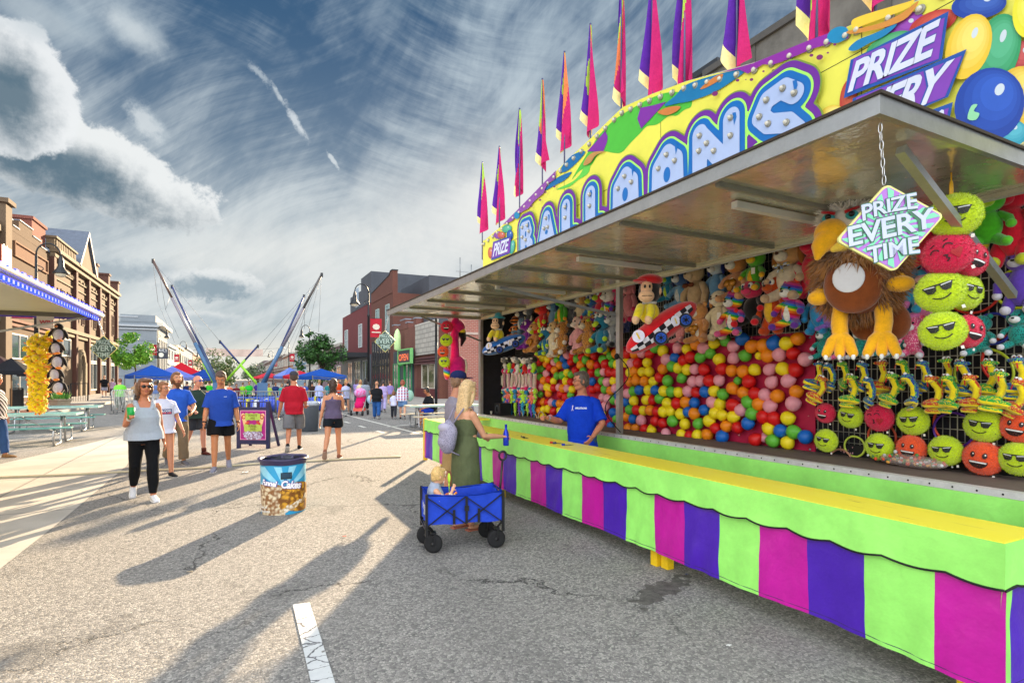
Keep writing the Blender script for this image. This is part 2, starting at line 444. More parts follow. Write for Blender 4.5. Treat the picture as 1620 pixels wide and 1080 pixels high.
def sd_ell(X, Y, cx, cy, rx, ry, ang=0):
    a = radians(ang); u = (X-cx)*cos(a)+(Y-cy)*sin(a); v = -(X-cx)*sin(a)+(Y-cy)*cos(a)
    return (np.hypot(u/rx, v/ry)-1)*min(rx, ry)
def smooth_pts(pts, k=4, closed=True):
    """Catmull-Rom through the points"""
    out = []; n = len(pts); R = range(n) if closed else range(n-1)
    g = (lambda i: pts[i % n]) if closed else (lambda i: pts[min(max(i, 0), n-1)])
    for i in R:
        p0, p1, p2, p3 = [np.array(g(i+j), float) for j in (-1, 0, 1, 2)]
        for s in range(k):
            t = s/k; out.append(tuple(.5*((2*p1)+(-p0+p2)*t+(2*p0-5*p1+4*p2-p3)*t*t+(-p0+3*p1-3*p2+p3)*t**3)))
    if not closed: out.append(tuple(pts[-1]))
    return out
TC = {}
def text2d(t, bold=0, shear=0, spacing=1.0, res=3):
    """lettering as 2D verts/faces, cap height about 1, left at 0; returns verts, faces, width"""
    k = (t, bold, shear, spacing)
    if k in TC: return TC[k]
    c = bpy.data.curves.new('t', 'FONT'); c.body = t; c.size = 1.43; c.offset = bold; c.shear = shear; c.space_character = spacing; c.resolution_u = res
    c.fill_mode = 'FRONT'
    o = bpy.data.objects.new('t', c); COL.objects.link(o); dg = bpy.context.evaluated_depsgraph_get()
    me = bpy.data.meshes.new_from_object(o.evaluated_get(dg))
    vs = [(v.co.x, v.co.y) for v in me.vertices]; fs = [tuple(p.vertices) for p in me.polygons]
    bpy.data.objects.remove(o); bpy.data.curves.remove(c); bpy.data.meshes.remove(me)
    x0 = min(v[0] for v in vs); vs = [(a-x0, b) for a, b in vs]; w = max(v[0] for v in vs)
    TC[k] = (vs, fs, w); return TC[k]
def lay(vs, fs, fn, mb=None, mi=0):
    """put 2D art in space through fn(u,v)"""
    mb = mb or MB(); mb.add([fn(u, v) for u, v in vs], fs, mi); return mb
def frame_fn(o, ux, uy, off=0.0):
    o, ux, uy = Vector(o), Vector(ux), Vector(uy); n = ux.cross(uy).normalized()
    return lambda u, v: o+ux*u+uy*v+n*off
# ------------------------------------------------------------------ ground
def ground_mat():
    m = bpy.data.materials.new('asphalt'); m.use_nodes = True; x = NX(m.node_tree); b = m.node_tree.nodes['Principled BSDF']
    tc = x.node('ShaderNodeTexCoord').outputs['Object']
    chips = x.node('ShaderNodeTexVoronoi'); x.put(chips.inputs['Vector'], tc); chips.inputs['Scale'].default_value = 60
    cs = x.sep(chips.outputs['Color'])
    edge = x.vor(tc, 60, 'DISTANCE_TO_EDGE')
    big = x.noise(tc, .35, 5, .6); mid = x.noise(tc, 2.2, 6, .65); fine = x.noise(tc, 190, 3, .7)
    chip = x.mix(cs[0], (.060, .058, .058), (.62, .58, .525))
    c = x.mix(x.ss(edge, .10, .0), chip, (.075, .074, .076))
    c = x.mix(.30, c, x.mix(cs[1], (.135, .132, .13), (.32, .31, .295)))
    c = x.mix(x.ss(fine, .35, .7), c, x.mix(.5, c, (.30, .29, .275)))
    c = x.mix(x.m('MULTIPLY', x.ss(big, .35, .7), .30), c, (.29, .275, .252))
    c = x.mix(x.m('MULTIPLY', x.ss(x.noise(x.v('ADD', tc, (31, 7, 0)), .55, 6, .7), .60, .72), .5), c, (.075, .073, .072))
    ly = x.sep(tc); c = x.mix(x.m('MULTIPLY', x.ss(x.m('ABSOLUTE', x.m('SUBTRACT', ly[0], x.m('ADD', 1.0, x.m('MULTIPLY', x.noise(tc, .12, 2), 1.2)))), .35, .05), .16), c, (.09, .088, .086))
    c = x.mix(x.m('MULTIPLY', x.ss(mid, .62, .78), .45), c, (.10, .098, .098))
    # wandering cracks and a few old stains
    wv = x.v('ADD', tc, x.v('SCALE', x.noise(tc, 1.3, 6, .7, col=True), .9))
    cr = x.vor(wv, .36, 'DISTANCE_TO_EDGE'); gate = x.ss(x.noise(tc, .6, 3), .43, .56)
    crk = x.m('MULTIPLY', x.ss(cr, .0065, .0015), gate)
    wv2 = x.v('ADD', tc, x.v('SCALE', x.noise(tc, 3.1, 5, .7, col=True), .35))
    cr2 = x.m('MULTIPLY', x.ss(x.vor(wv2, 1.15, 'DISTANCE_TO_EDGE'), .008, .002), x.ss(x.noise(x.v('ADD', tc, (9, 4, 0)), .8, 3), .58, .66))
    k = x.m('MAXIMUM', crk, x.m('MULTIPLY', cr2, .6))
    c = x.mix(x.m('MULTIPLY', k, .8), c, (.035, .034, .034))
    x.l.new(c, b.inputs['Base Color']); b.inputs['Roughness'].default_value = .92; b.inputs['Specular IOR Level'].default_value = .25
    bp = x.node('ShaderNodeBump'); bp.inputs['Strength'].default_value = .7; bp.inputs['Distance'].default_value = .004
    h = x.m('SUBTRACT', x.m('ADD', x.m('MULTIPLY', edge, 3), x.m('MULTIPLY', fine, .4)), x.m('MULTIPLY', k, 3))
    x.put(bp.inputs['Height'], h); x.l.new(bp.outputs[0], b.inputs['Normal'])
    return m
def concrete_mat(c=(.46, .43, .385), grid=None):
    m = bpy.data.materials.new('concrete'); m.use_nodes = True; x = NX(m.node_tree); b = m.node_tree.nodes['Principled BSDF']
    tc = x.node('ShaderNodeTexCoord').outputs['Object']; s = x.sep(tc)
    n = x.noise(tc, 1.1, 7, .65); f = x.noise(tc, 60, 4, .7)
    o = x.mix(x.ss(n, .3, .7), [k*.82 for k in c], [k*1.1 for k in c]); o = x.mix(x.m('MULTIPLY', f, .35), o, [k*.6 for k in c])
    if grid:
        a = x.m('ABSOLUTE', x.m('SUBTRACT', x.m('FRACT', x.m('DIVIDE', s[0], grid)), .5)); c_ = x.m('ABSOLUTE', x.m('SUBTRACT', x.m('FRACT', x.m('DIVIDE', s[1], grid)), .5))
        o = x.mix(x.m('MULTIPLY', x.ss(x.m('MAXIMUM', a, c_), .49, .497), .6), o, (.12, .11, .10))
    x.l.new(o, b.inputs['Base Color']); b.inputs['Roughness'].default_value = .85
    return m
struct('ground', MB().sheet(lambda u, v: (-450+900*u, -60+900*v, 0), 8, 8, smooth=False), ground_mat())
pw = mat('d8d6cc', rough=.75, var=.22, scale=7)
def ground_poly(name, pts, z, m): return struct(name, MB().add([(a, b, z) for a, b in pts], [tuple(range(len(pts)))]), m)
ground_poly('concrete_strip', [(-1.85, 3.2), (-1.78, 8), (-1.8, 12.5), (-2.2, 17), (-2.8, 20), (-3.3, 17), (-4.0, 13.9), (-5.0, 9.5), (-5.8, 3.2)], .004, concrete_mat((.52, .49, .44), 2.9))
def worn_paint():
    m = bpy.data.materials.new('worn_paint'); m.use_nodes = True; x = NX(m.node_tree); b = m.node_tree.nodes['Principled BSDF']
    tc = x.node('ShaderNodeTexCoord').outputs['Object']; s = x.sep(x.v('ADD', tc, x.v('SCALE', x.noise(tc, 6, 4, .7, col=True), .10)))
    cr = x.vor(x.xyz(x.m('MULTIPLY', s[0], .7), x.m('MULTIPLY', s[1], 1.7), 0), 4.5, 'DISTANCE_TO_EDGE'); n = x.noise(tc, 14, 6, .7)
    c = x.mix(n, (.50, .52, .53), (.72, .73, .72)); c = x.mix(x.ss(cr, .03, .008), c, (.10, .10, .11)); c = x.mix(x.ss(n, .60, .68), c, (.22, .21, .20))
    x.l.new(c, b.inputs['Base Color']); b.inputs['Roughness'].default_value = .75; return m
a, b_, c_, d_ = G(463, 957), G(490, 954), G(533, 1090), G(494, 1090)
ground_poly('road_marking', [(p.x, p.y) for p in (a, b_, c_, d_)], .008, worn_paint())
def line(x0, y0, x1, y1, w=.11, z=.006):
    p, q = Vector((x0, y0)), Vector((x1, y1)); n = (q-p).normalized(); n = Vector((-n.y, n.x))*w/2
    return ground_poly('road_marking', [tuple(p-n), tuple(q-n), tuple(q+n), tuple(p+n)], z, pw)
line(4.45, 26.5, 4.9, 15.8); line(4.62, 18.5, 7.0, 19.9)
for k in range(3): line(3.75+.12*k, 21.5-2.1*k, 3.79+.12*k, 20.7-2.1*k, .12)
line(-3.4, 21.5, -2.2, 20.9, .1); line(-7.5, 23.0, -4.0, 22.0, .1)
for k in range(4): line(5.0+.75*k, 15.4, 5.5+.75*k, 15.7, .12)
# pavements with kerbs on both sides of the street
pav = concrete_mat((.40, .375, .345), 1.5); brickpav = mat('8a5a48', rough=.85, var=.2, kind='brick', scale=6)
def pavement(x0, x1, y0, y1):
    struct('pavement', MB().box(x0, y0, -.05, x1, y1, .13), pav)
    kx = x0 if abs(x0) < abs(x1) else x1
    struct('kerb', MB().box(kx-.09, y0, -.05, kx+.09, y1, .135), concrete_mat((.50, .48, .44)))
pavement(-16, -7.3, 22, 95); pavement(-16, -7.3, 108, 420); pavement(7.4, 15, 21.5, 420)
struct('pavement', MB().box(7.35, -12, -.05, 30, 21.3, .12), pav)
struct('planting_strip', MB().box(-8.9, 24, .131, -7.6, 40, .136), brickpav)

# ------------------------------------------------------------------ buildings
def wins(mb_parent, face, specs, frame_m, pane_m, arch=False):
    """face: fn(y, z, out) -> world point; every window a part (frame) with its pane as a sub-part"""
    for (y0, y1, z0, z1) in specs:
        t = .09 if (y1-y0) < 3 else .12
        f = MB()
        for (a, b, c, d) in ((y0-t, y1+t, z1, z1+t), (y0-t, y1+t, z0-t, z0), (y0-t, y0, z0, z1), (y1, y1+t, z0, z1), ((y0+y1)/2-.03, (y0+y1)/2+.03, z0, z1)):
            box_face(f, face, a, b, c, d, 0, .07)
        if z1-z0 > 1.2 and y1-y0 < 2.2: box_face(f, face, y0, y1, (z0+z1)/2-.03, (z0+z1)/2+.03, 0, .06)
        fo = part('window', f, frame_m, mb_parent, True)
        g = MB(); box_face(g, face, y0, y1, z0, z1, 0, .025); part('pane', g, pane_m, fo, True)
def box_face(mb, face, a, b, c, d, o0, o1, mi=0):
    p = [face(y, z, o) for o in (o0, o1) for y, z in ((a, c), (b, c), (b, d), (a, d))]
    mb.add(p, [(0, 1, 2, 3), (7, 6, 5, 4), (0, 4, 5, 1), (1, 5, 6, 2), (2, 6, 7, 3), (3, 7, 4, 0)], mi)
def LF(X=-12): return lambda y, z, o: (X+o, y, z)      # left side of the street: faces +X
def RF(X=13.5): return lambda y, z, o: (X-o, y, z)
def FF(Y): return lambda x, z, o: (x, Y-o, z)            # faces the viewer
gdark, gmid = glass('1a2228'), glass('3a4a55')
def bld(label, face, y0, y1, H, depth, wall, cat='building', name='shop_building', cornice=None, cm=None):
    c = face((y0+y1)/2, 0, 0); t = thing(name, label, cat, c)
    w = MB(); box_face(w, face, y0, y1, 0, H, -depth, 0); part('wall', w, wall, t, True)
    if cornice:
        m_ = MB()
        for z, o, h in cornice: box_face(m_, face, y0-.02, y1+.02, z, z+h, .002, o)
        part('cornice', m_, cm, t, True)
    return t
brown = mat('55422f', rough=.9, kind='brick', col2='6e5545'); redb = mat('5e352d', rough=.9, kind='brick', col2='7a5a4c')
pinkb = mat('6e4038', rough=.9, kind='brick', col2='8a6a60'); stone = mat('665543', rough=.85, var=.16, scale=1.2, bump=.3, bscale=20)
stone2 = mat('776852', rough=.8, var=.12, scale=2); terr = mat('54342a', rough=.8, var=.15, scale=2); slate = mat('5d6676', rough=.6, var=.15, scale=3)
grayp = mat('7f8890', rough=.85, var=.10, scale=.8); darkgray = mat('4b4f57', rough=.85, var=.12, scale=1)
trimw = paint('c9c6bd', .6); trimd = paint('2c3036', .6); creamp = mat('cfc6a8', rough=.85, var=.1, scale=1)
L = LF()
# far left: pub with its sign
t = bld('reddish brown brick pub front at the left edge with a tall pier', L, 30, 42.3, 10.7, 12, mat('4c3026', rough=.9, kind='brick', col2='6a4a3c'), name='pub_building', cornice=[(10.0, .2, .35), (4.9, .15, .3)], cm=stone2)
p = MB(); box_face(p, L, 41.2, 42.2, 0, 11.7, .003, .35); box_face(p, L, 41.05, 42.35, 11.7, 11.95, .003, .5); part('pier', p, stone, t, True)
wins(t, L, [(37, 40.2, 2.9, 4.4), (33, 36, 2.9, 4.4), (38.4, 39.6, 6.2, 8.6)], trimd, gmid)
sg = thing('pub_sign', 'white and red lettered pub sign fixed to the brick pier at the left edge', 'sign', (-11.6, 41.6, 8.6))
sgb = MB().box(-.08, -1.2, -.55, 0, .35, .55); part('sign_board', sgb, paint('a33a2c'), sg)
for tx, z, s_, cc in (('Pub', 0, .62, 'f0eee6'), ('& Grill', -.48, .40, 'e8d8c0')):
    vs, fs, w = text2d(tx, .03, .15); part('lettering', lay(vs, fs, lambda u, v: (.012, -1.05+u*s_*.62, z+v*s_)), paint(cc), sg)
# brown brick with the sunk panel
t = bld('brown brick building with stepped parapet and a long sunk panel', L, 42.3, 51, 10.6, 12, brown, name='brick_building')
p = MB()
for a, b, h in ((42.3, 43.4, 11.2), (43.4, 44.6, 10.9), (44.6, 47.2, 11.5), (47.2, 48.9, 11.1), (48.9, 51, 10.75)): p.box(-12.6, a, 10.6, -11.99, b, h)
part('parapet', p, brown, t, True)
p = MB(); cp = [(42.3, 43.4, 11.2), (43.4, 44.6, 10.9), (44.6, 47.2, 11.5), (47.2, 48.9, 11.1), (48.9, 51, 10.75)]
for a, b, h in cp: p.box(-12.66, a, h, -11.93, b, h+.07)
part('coping', p, slate, t, True)
p = MB()
for (a, b, c, d) in ((43.6, 50.3, 9.95, 10.05), (43.6, 50.3, 9.1, 9.2), (43.6, 43.7, 9.2, 9.95), (50.2, 50.3, 9.2, 9.95)): box_face(p, L, a, b, c, d, .003, .12)
part('panel_frame', p, mat('7d5b43', rough=.9, kind='brick'), t, True)
p = MB(); box_face(p, L, 43.7, 50.2, 9.2, 9.95, .002, .02); part('sunk_panel', p, mat('6e4a34', rough=.9, kind='brick'), t, True)
p = MB()
for z in (8.1, 7.6, 5.1, 4.8): box_face(p, L, 42.3, 51, z, z+.16, .003, .14)
part('string_course', p, mat('74493a', rough=.85, var=.2, scale=3), t, True)
wins(t, L, [(43.2, 46.0, 2.9, 4.3), (46.6, 49.6, 2.9, 4.3), (43.2, 46.0, .5, 2.5), (46.6, 49.6, .5, 2.5), (44, 45.3, 6, 7.3), (47.6, 49, 6, 7.3)], trimw, gmid)
ch = MB().box(-13.4, 47.9, 10.6, -12.2, 50.9, 12.4).box(-13.5, 47.8, 12.4, -12.1, 51, 12.6); part('chimney', ch, mat('7a4438', rough=.9, kind='brick'), t, True)
# tan stone block with the gable
t = bld('tan stone and brick corner block with steep gabled dormer and arched door', L, 51, 76, 10.9, 14, stone, name='stone_building',
        cornice=[(10.9, .55, .28), (10.55, .35, .3), (9.75, .12, .12), (9.1, .10, .10), (5.3, .35, .3), (5.0, .2, .2)], cm=stone2)
p = MB()
for y in (51.25, 57.6, 62.2, 66.8, 71.2, 75.7): box_face(p, L, y-.28, y+.28, 0, 10.55, .003, .3)
part('pilaster', p, terr, t, True)
sp = []
for a, b in ((51.6, 57.2), (58.0, 61.8), (62.6, 66.4), (67.2, 70.8), (71.6, 75.3)):
    n = 3 if b-a > 5 else 2; w_ = (b-a)/n
    for k in range(n): sp.append((a+w_*(k+.28), a+w_*(k+.72), 6.4, 8.5))
wins(t, L, sp, terr, gdark)
wins(t, L, [(52.0, 56.6, 3.5, 4.7), (63, 66.2, 3.3, 4.7), (67.4, 70.6, 3.3, 4.7), (71.8, 75.2, 3.3, 4.7), (63, 66.2, .6, 3.0), (67.4, 70.6, .6, 3.0), (71.8, 75.2, .6, 3.0)], trimw, gmid)
p = MB(); 
for k in range(40):
    y = 51.6+k*.6
    if y < 57.4 or k % 2: box_face(p, L, y, y+.28, 9.86, 10.08, .003, .16)
part('dentils', p, stone2, t, True)
# arched doorway
p = MB(); ring = [(59.9+1.15*cos(a), 3.0+1.15*sin(a)) for a in np.linspace(0, pi, 13)]; rin = [(59.9+.7*cos(a), 3.0+.7*sin(a)) for a in np.linspace(pi, 0, 13)]
vs = [L(y, z, .25) for y, z in ring+rin]+[L(y, z, .003) for y, z in ring+rin]
fs = [(i, i+1, 24-i, 25-i) for i in range(12)]+[(i, i+1, i+27, i+26) for i in range(12)]+[(25-i, 24-i, 50-i, 51-i) for i in range(12)]
p.add(vs, fs); box_face(p, L, 58.6, 59.2, 0, 3.0, .003, .28); box_face(p, L, 60.6, 61.2, 0, 3.0, .003, .28)
part('door_arch', p, stone2, t, True)
p = MB(); p.prism([(59.2, .13), (60.6, .13), (60.6, 3.0)]+[(59.9+.68*cos(a), 3.0+.68*sin(a)) for a in np.linspace(.1, pi-.1, 9)]+[(59.2, 3.0)], -11.985, -11.9, 'yz'); part('door', p, paint('3c2a22'), t, True)
# gable and balustrade
p = MB(); p.prism([(57.4, 11.2), (63.4, 11.2), (60.4, 14.3)], -12.05, -11.6, 'yz'); part('gable', p, stone, t, True)
p = MB(); p.add([(-11.4, 57.1, 11.15), (-11.4, 60.4, 14.6), (-16, 60.4, 14.6), (-16, 57.1, 11.15), (-11.4, 63.7, 11.15), (-16, 63.7, 11.15),
                 (-11.4, 57.4, 11.0), (-11.4, 60.4, 14.25), (-16, 60.4, 14.25), (-16, 57.4, 11.0), (-11.4, 63.4, 11.0), (-16, 63.4, 11.0)],
                [(0, 1, 2, 3), (1, 4, 5, 2), (6, 7, 1, 0), (7, 10, 4, 1), (9, 8, 7, 6), (8, 11, 10, 7), (3, 2, 8, 9), (2, 5, 11, 8)]); part('roof', p, slate, t, True)
p = MB(); p.box(-12.2, 51, 11.18, -11.7, 57, 11.9)
for k in range(12): p.box(-11.72, 51.2+k*.48, 11.25, -11.62, 51.45+k*.48, 11.8)
p.box(-12.3, 50.9, 11.9, -11.55, 57.1, 12.05); part('balustrade', p, stone2, t, True)
p = MB()
for y in (64.6, 70.2, 75.4): p.box(-12.5, y-.4, 11.18, -11.6, y+.4, 12.3).box(-12.6, y-.5, 12.3, -11.5, y+.5, 12.5)
part('chimney', p, terr, t, True)
# grey corner building facing the viewer across the side street
F4 = FF(112)
t = thing('bank_building', 'grey two storey corner bank with pale balustrade beyond the side street', 'building', (-17, 114, 0))
part('wall', MB().box(-30, 112, 0, -11.8, 128, 11.2), grayp, t, True)
p = MB(); box_face(p, F4, -30, -11.5, 10.4, 10.7, .003, .5); box_face(p, F4, -30, -11.5, 9.9, 10.1, .003, .3); box_face(p, F4, -30, -14.5, 11.95, 12.15, -.5, .2); part('cornice', p, mat('a8aeb4', rough=.8), t, True)
p = MB()
for k in range(22): box_face(p, F4, -19.5+k*.22-2.4, -19.4+k*.22-2.4, 11.2, 11.95, -.2, .0)
part('balustrade', p, trimw, t, True)
p = MB(); p.box(-17.0, 111.9, 11.2, -12, 127, 12.4); part('parapet', p, grayp, t, True)
p = MB(); p.box(-11.79, 112, 10.6, -10.9, 128, 11.2).box(-11.79, 112, 6, -11.5, 128, 6.3); part('side_cornice', p, mat('cfc9bc', rough=.8), t, True)
p = MB()
for z in (2, 3.2, 4.4, 5.6, 6.8, 8): box_face(p, F4, -30, -12, z, z+.06, .003, .04)
part('banding', p, mat('6c747c', rough=.85), t, True)
wins(t, LF(-11.79), [(114, 116, 3, 8.5), (118, 120, 3, 8.5), (122, 124, 3, 8.5), (126, 127.4, 3, 8.5)], trimw, gdark)
sg = thing('vault_sign', 'dark square sign reading VAULT hanging off the grey bank', 'sign', (-11.0, 108, 5.0))
a, b = onY(244, 567, 108), onY(266, 552, 108)
part('board', MB().box(a.x, 107.9, a.z, b.x, 108.05, b.z), paint('2b3240'), sg, True)
vs, fs, w = text2d('VAULT', .02); k = (b.x-a.x)*.8/w
part('lettering', lay(vs, fs, lambda u, v: (a.x+.25+u*k, 107.88, a.z+(b.z-a.z)*.58+v*k*1.3+.25*sin(u/w*pi))), paint('c8ccd0'), sg, True)
part('dial', MB().add([(((a.x+b.x)/2)+.38*cos(q), 107.88, a.z+.62+.38*sin(q)) for q in np.linspace(0, 6.283, 17)[:16]], [tuple(range(16))]), paint('d8d8cc'), sg, True)
part('bracket', MB().bar((-11.9, 108, b.z+.1), (b.x+.1, 108, b.z+.1), .1), trimd, sg, True)
# the rest of the left side, receding
rows = [(131, 150, 8.6, '8fa0ae', 'pale blue shopfront block next to the VAULT sign', 'c9cdd0'), (150, 171, 9.4, 'bfae92', 'cream stone shop with heavy cornice on the left side', 'd8ccb0'),
        (171, 206, 10.3, '6f7f94', 'slate blue three bay building far along the left side', '9aa4b0'), (206, 262, 9.9, '9a6a58', 'dull red brick terrace far along the left side', 'b0998a'), (262, 400, 9.5, '8f8a86', 'grey terrace at the far left end of the street', 'a8a49c')]
for y0, y1, H, c, lb, cc in rows:
    t = bld(lb, L, y0, y1, H, 14, mat(c, rough=.85, var=.12, scale=.7), cornice=[(H-.5, .4, .5), (4.4, .25, .3)], cm=mat(cc, rough=.8))
    n = max(2, int((y1-y0)/6)); w_ = (y1-y0)/n
    wins(t, L, [(y0+w_*(k+.25), y0+w_*(k+.75), z, z+2) for k in range(n) for z in (1.6, 5.6)], trimw, gdark)
# right side
R = RF()
t = bld('low shop with pale tile front and brick side wall beside the game stall', R, 38.7, 44.2, 5.2, 12, redb, name='tile_shop')
p = MB(); box_face(p, R, 38.75, 44.15, 3.5, 5.9, .003, .15)
part('tile_front', p, mat('b4b0a8', rough=.6, kind='brick', scale=26, col2='76746e'), t, True)
p = MB(); box_face(p, R, 38.75, 44.15, 5.9, 6.02, .0, .18)
part('parapet', p, trimw, t, True)
p = MB()
for z in (3.15, 2.95, 2.75): box_face(p, R, 38.75, 44.15, z, z+.13, .003, .3)
part('awning_band', p, mat('5a3438', rough=.6), t, True)
wins(t, R, [(39.6, 42.6, .9, 2.7)], paint('d0ccc0'), glass('5c5a44'))
p = MB(); box_face(p, R, 38.72, 44.15, .1, .85, .003, .1); part('base_panel', p, mat('5e2328', rough=.6), t, True)
# brick flank that faces the vacant lot
t = thing('brick_building', 'red brick flank wall facing the lot behind the hanging flamingo', 'building', (18, 39, 0))
part('wall', MB().box(14.2, 38.0, 0, 30, 38.65, 7.4), mat('94584e', rough=.9, kind='brick', scale=9, col2='a8968e'), t, True)
part('coping', MB().box(14.1, 37.95, 7.4, 30, 38.75, 7.52), trimw, t, True)
part('string_course', MB().box(14.2, 37.93, 4.9, 30, 37.998, 5.05), mat('b0a098'), t, True)
# neon shop
t = bld('brick shop with crenellated parapet and a green lit neon sign over its door', R, 44.2, 51.8, 6.0, 12, pinkb, name='neon_shop')
for a, b, h in ((44.2, 45, 6.6), (46.5, 47.3, 6.45), (47.3, 49, 6.8), (49, 49.8, 6.45), (51, 51.8, 6.6)): part('parapet', MB().box(13.45, a, 6.0, 13.9, b, h), pinkb, t, True)
p = MB(); 
for a, b, h in ((44.2, 45, 6.6), (46.5, 47.3, 6.45), (47.3, 49, 6.8), (49, 49.8, 6.45), (51, 51.8, 6.6)): p.box(13.40, a-.03, h, 13.95, b+.03, h+.08)
part('coping', p, mat('8a96a2'), t, True)
p = MB(); box_face(p, R, 44.9, 51.2, .15, 4.1, .003, .12); part('shopfront', p, paint('33454c'), t, True)
wins(t, RF(13.37), [(45.2, 46.9, .5, 2.9), (49.4, 51, .5, 2.9)], paint('2f8a5a'), glass('2c4a48'))
p = MB(); box_face(p, R, 47.2, 47.35, .15, 2.9, .12, .24); box_face(p, R, 49, 49.15, .15, 2.9, .12, .24); box_face(p, R, 47.2, 49.15, 2.75, 2.9, .12, .24); part('door_frame', p, paint('2fa84c'), t, True)
sg = thing('neon_sign', 'green framed shop sign with a lit upright bulb above the brick shop door', 'sign', (13.1, 48, 3))
a, b = onX(631, 568, 12.9), onX(650, 560, 12.9)
part('board', MB().box(12.85, b.y, 2.95, 13.0, a.y, 4.0), paint('3b3b46'), sg, True)
p = MB()
for z in (2.85, 4.0): p.box(12.8, b.y-.1, z, 13.05, a.y+.1, z+.12)
for y in (b.y-.12, a.y): p.box(12.8, y, 2.85, 13.05, y+.12, 4.12)
part('frame', p, paint('7fc878'), sg, True)
part('upright', MB().lathe([(.02, 4.1), (.3, 4.2), (.3, 5.4), (.2, 5.8), (.05, 6.0)], (12.9, 48, 0), 10), mat('b8d89a', rough=.4, emit=.15), sg, True)
vs, fs, w = text2d('OPEN', .03); k = (a.y-b.y)*.8/w
part('lettering', lay(vs, fs, lambda u, v: (12.84, a.y-.15-u*k, 3.15+v*.55)), mat('e06a40', rough=.4, emit=.3), sg, True)
# tall gabled brick
t = bld('tall red brick front with raking parapet behind the right diamond sign', R, 51.8, 60.9, 9.8, 14, redb, name='gabled_building')
p = MB(); p.prism([(51.8, 9.8), (60.9, 9.8), (60.9, 10.9), (60.2, 10.9), (53, 11.6), (52.6, 11.9), (51.8, 11.9)], 13.45, 13.95, 'yz'); part('parapet', p, redb, t, True)
p = MB(); p.prism([(51.75, 11.9), (52.6, 11.9), (53, 11.6), (60.2, 10.9), (60.95, 10.9), (60.95, 11.0), (60.2, 11.0), (53, 11.7), (52.6, 12.0), (51.75, 12.0)], 13.4, 14.0, 'yz'); part('coping', p, trimd, t, True)
wins(t, R, [(53.2, 54.5, 6.0, 8.8), (57.4, 58.7, 6.0, 8.8)], paint('a9c4c0'), gmid)
p = MB()
for k in range(7): box_face(p, R, 53.0+k*1.1, 53.12+k*1.1, .2, 5.4, .16, .24)
for z in (.2, 2.9, 5.4): box_face(p, R, 52.9, 59.8, z, z+.12, .16, .24)
part('shopfront_grille', p, trimd, t, True)
p = MB(); box_face(p, R, 52.9, 59.8, .2, 5.4, .003, .12); part('shopfront', p, glass('4a4648'), t, True)
t = thing('grey_block', 'dark grey windowless block rising behind the brick fronts with an antenna', 'building', (22, 52, 0))
part('wall', MB().box(16.5, 50, 0, 32, 60, 11.4), darkgray, t, True)
part('antenna', MB().tube([(20, 51, 11.4), (20, 51, 13.6)], .04, 5).tube([(21.2, 51, 11.4), (21.2, 51, 13.0)], .04, 5).bar((19.6, 51, 12.2), (22, 51, 12.2), .06), metal(), t, True)
# red painted brick with the dark block on its roof
t = bld('long dark red painted brick building with a charcoal roof block', R, 60.9, 79, 10.0, 14, mat('6e3236', rough=.85, kind='brick', col2='5c2c30'), name='red_building')
part('roof_block', MB().box(13.45, 60.9, 10.0, 24, 66.3, 13.4).box(13.45, 66.3, 10.0, 24, 73, 12.0), darkgray, t, True)
part('roof_block_window', MB().box(13.38, 67.6, 10.3, 13.44, 69.2, 12.6), mat('9fb0c0'), t, True)
wins(t, R, [(75.0, 77.0, 5.4, 8.0), (66, 67.8, 5.4, 8.0)], paint('c9d4d4'), gmid)
p = MB(); box_face(p, R, 61.0, 78.9, .13, 4.3, .003, .15); part('shopfront', p, paint('56646f'), t, True)
wins(t, RF(13.34), [(62, 64.5, .8, 3.6), (66, 69.5, .8, 3.6), (71, 74, .8, 3.6)], paint('b8c0c4'), gmid)
p = MB(); box_face(p, R, 62.0, 79, 4.0, 4.5, .15, 3.6); part('canopy', p, trimd, t, True)
part('canopy_post', MB().box(10.2, 70, .13, 10.4, 70.2, 4.0), trimd, t, True)
rows = [(79, 104, 6.6, '7d6a72', 'low mauve grey shop row behind the right tree'), (104, 122, 6.0, 'b5b3ad', 'pale flat fronted shop beyond the right tree'), (122, 150, 8.0, '7f98ae', 'light blue painted block on the right side'),
        (150, 182, 8.3, '8a6450', 'brown brick block with hanging banners on the right side'), (182, 300, 9.0, '6e5a54', 'dark brick terrace far along the right side'), (300, 420, 10.5, '75686a', 'row of dim brick buildings closing the right side of the view')]
for y0, y1, H, c, lb in rows:
    t = bld(lb, R, y0, y1, H, 14, mat(c, rough=.85, var=.12, scale=.7), cornice=[(H-.4, .3, .4), (4.2, .2, .25)], cm=mat('a8a49c'))
    n = max(2, int((y1-y0)/6)); w_ = (y1-y0)/n
    wins(t, R, [(y0+w_*(k+.2), y0+w_*(k+.75), z, z+2) for k in range(n) for z in ((1.3, 5.2) if H > 7 else (1.3,))], trimw, gdark)
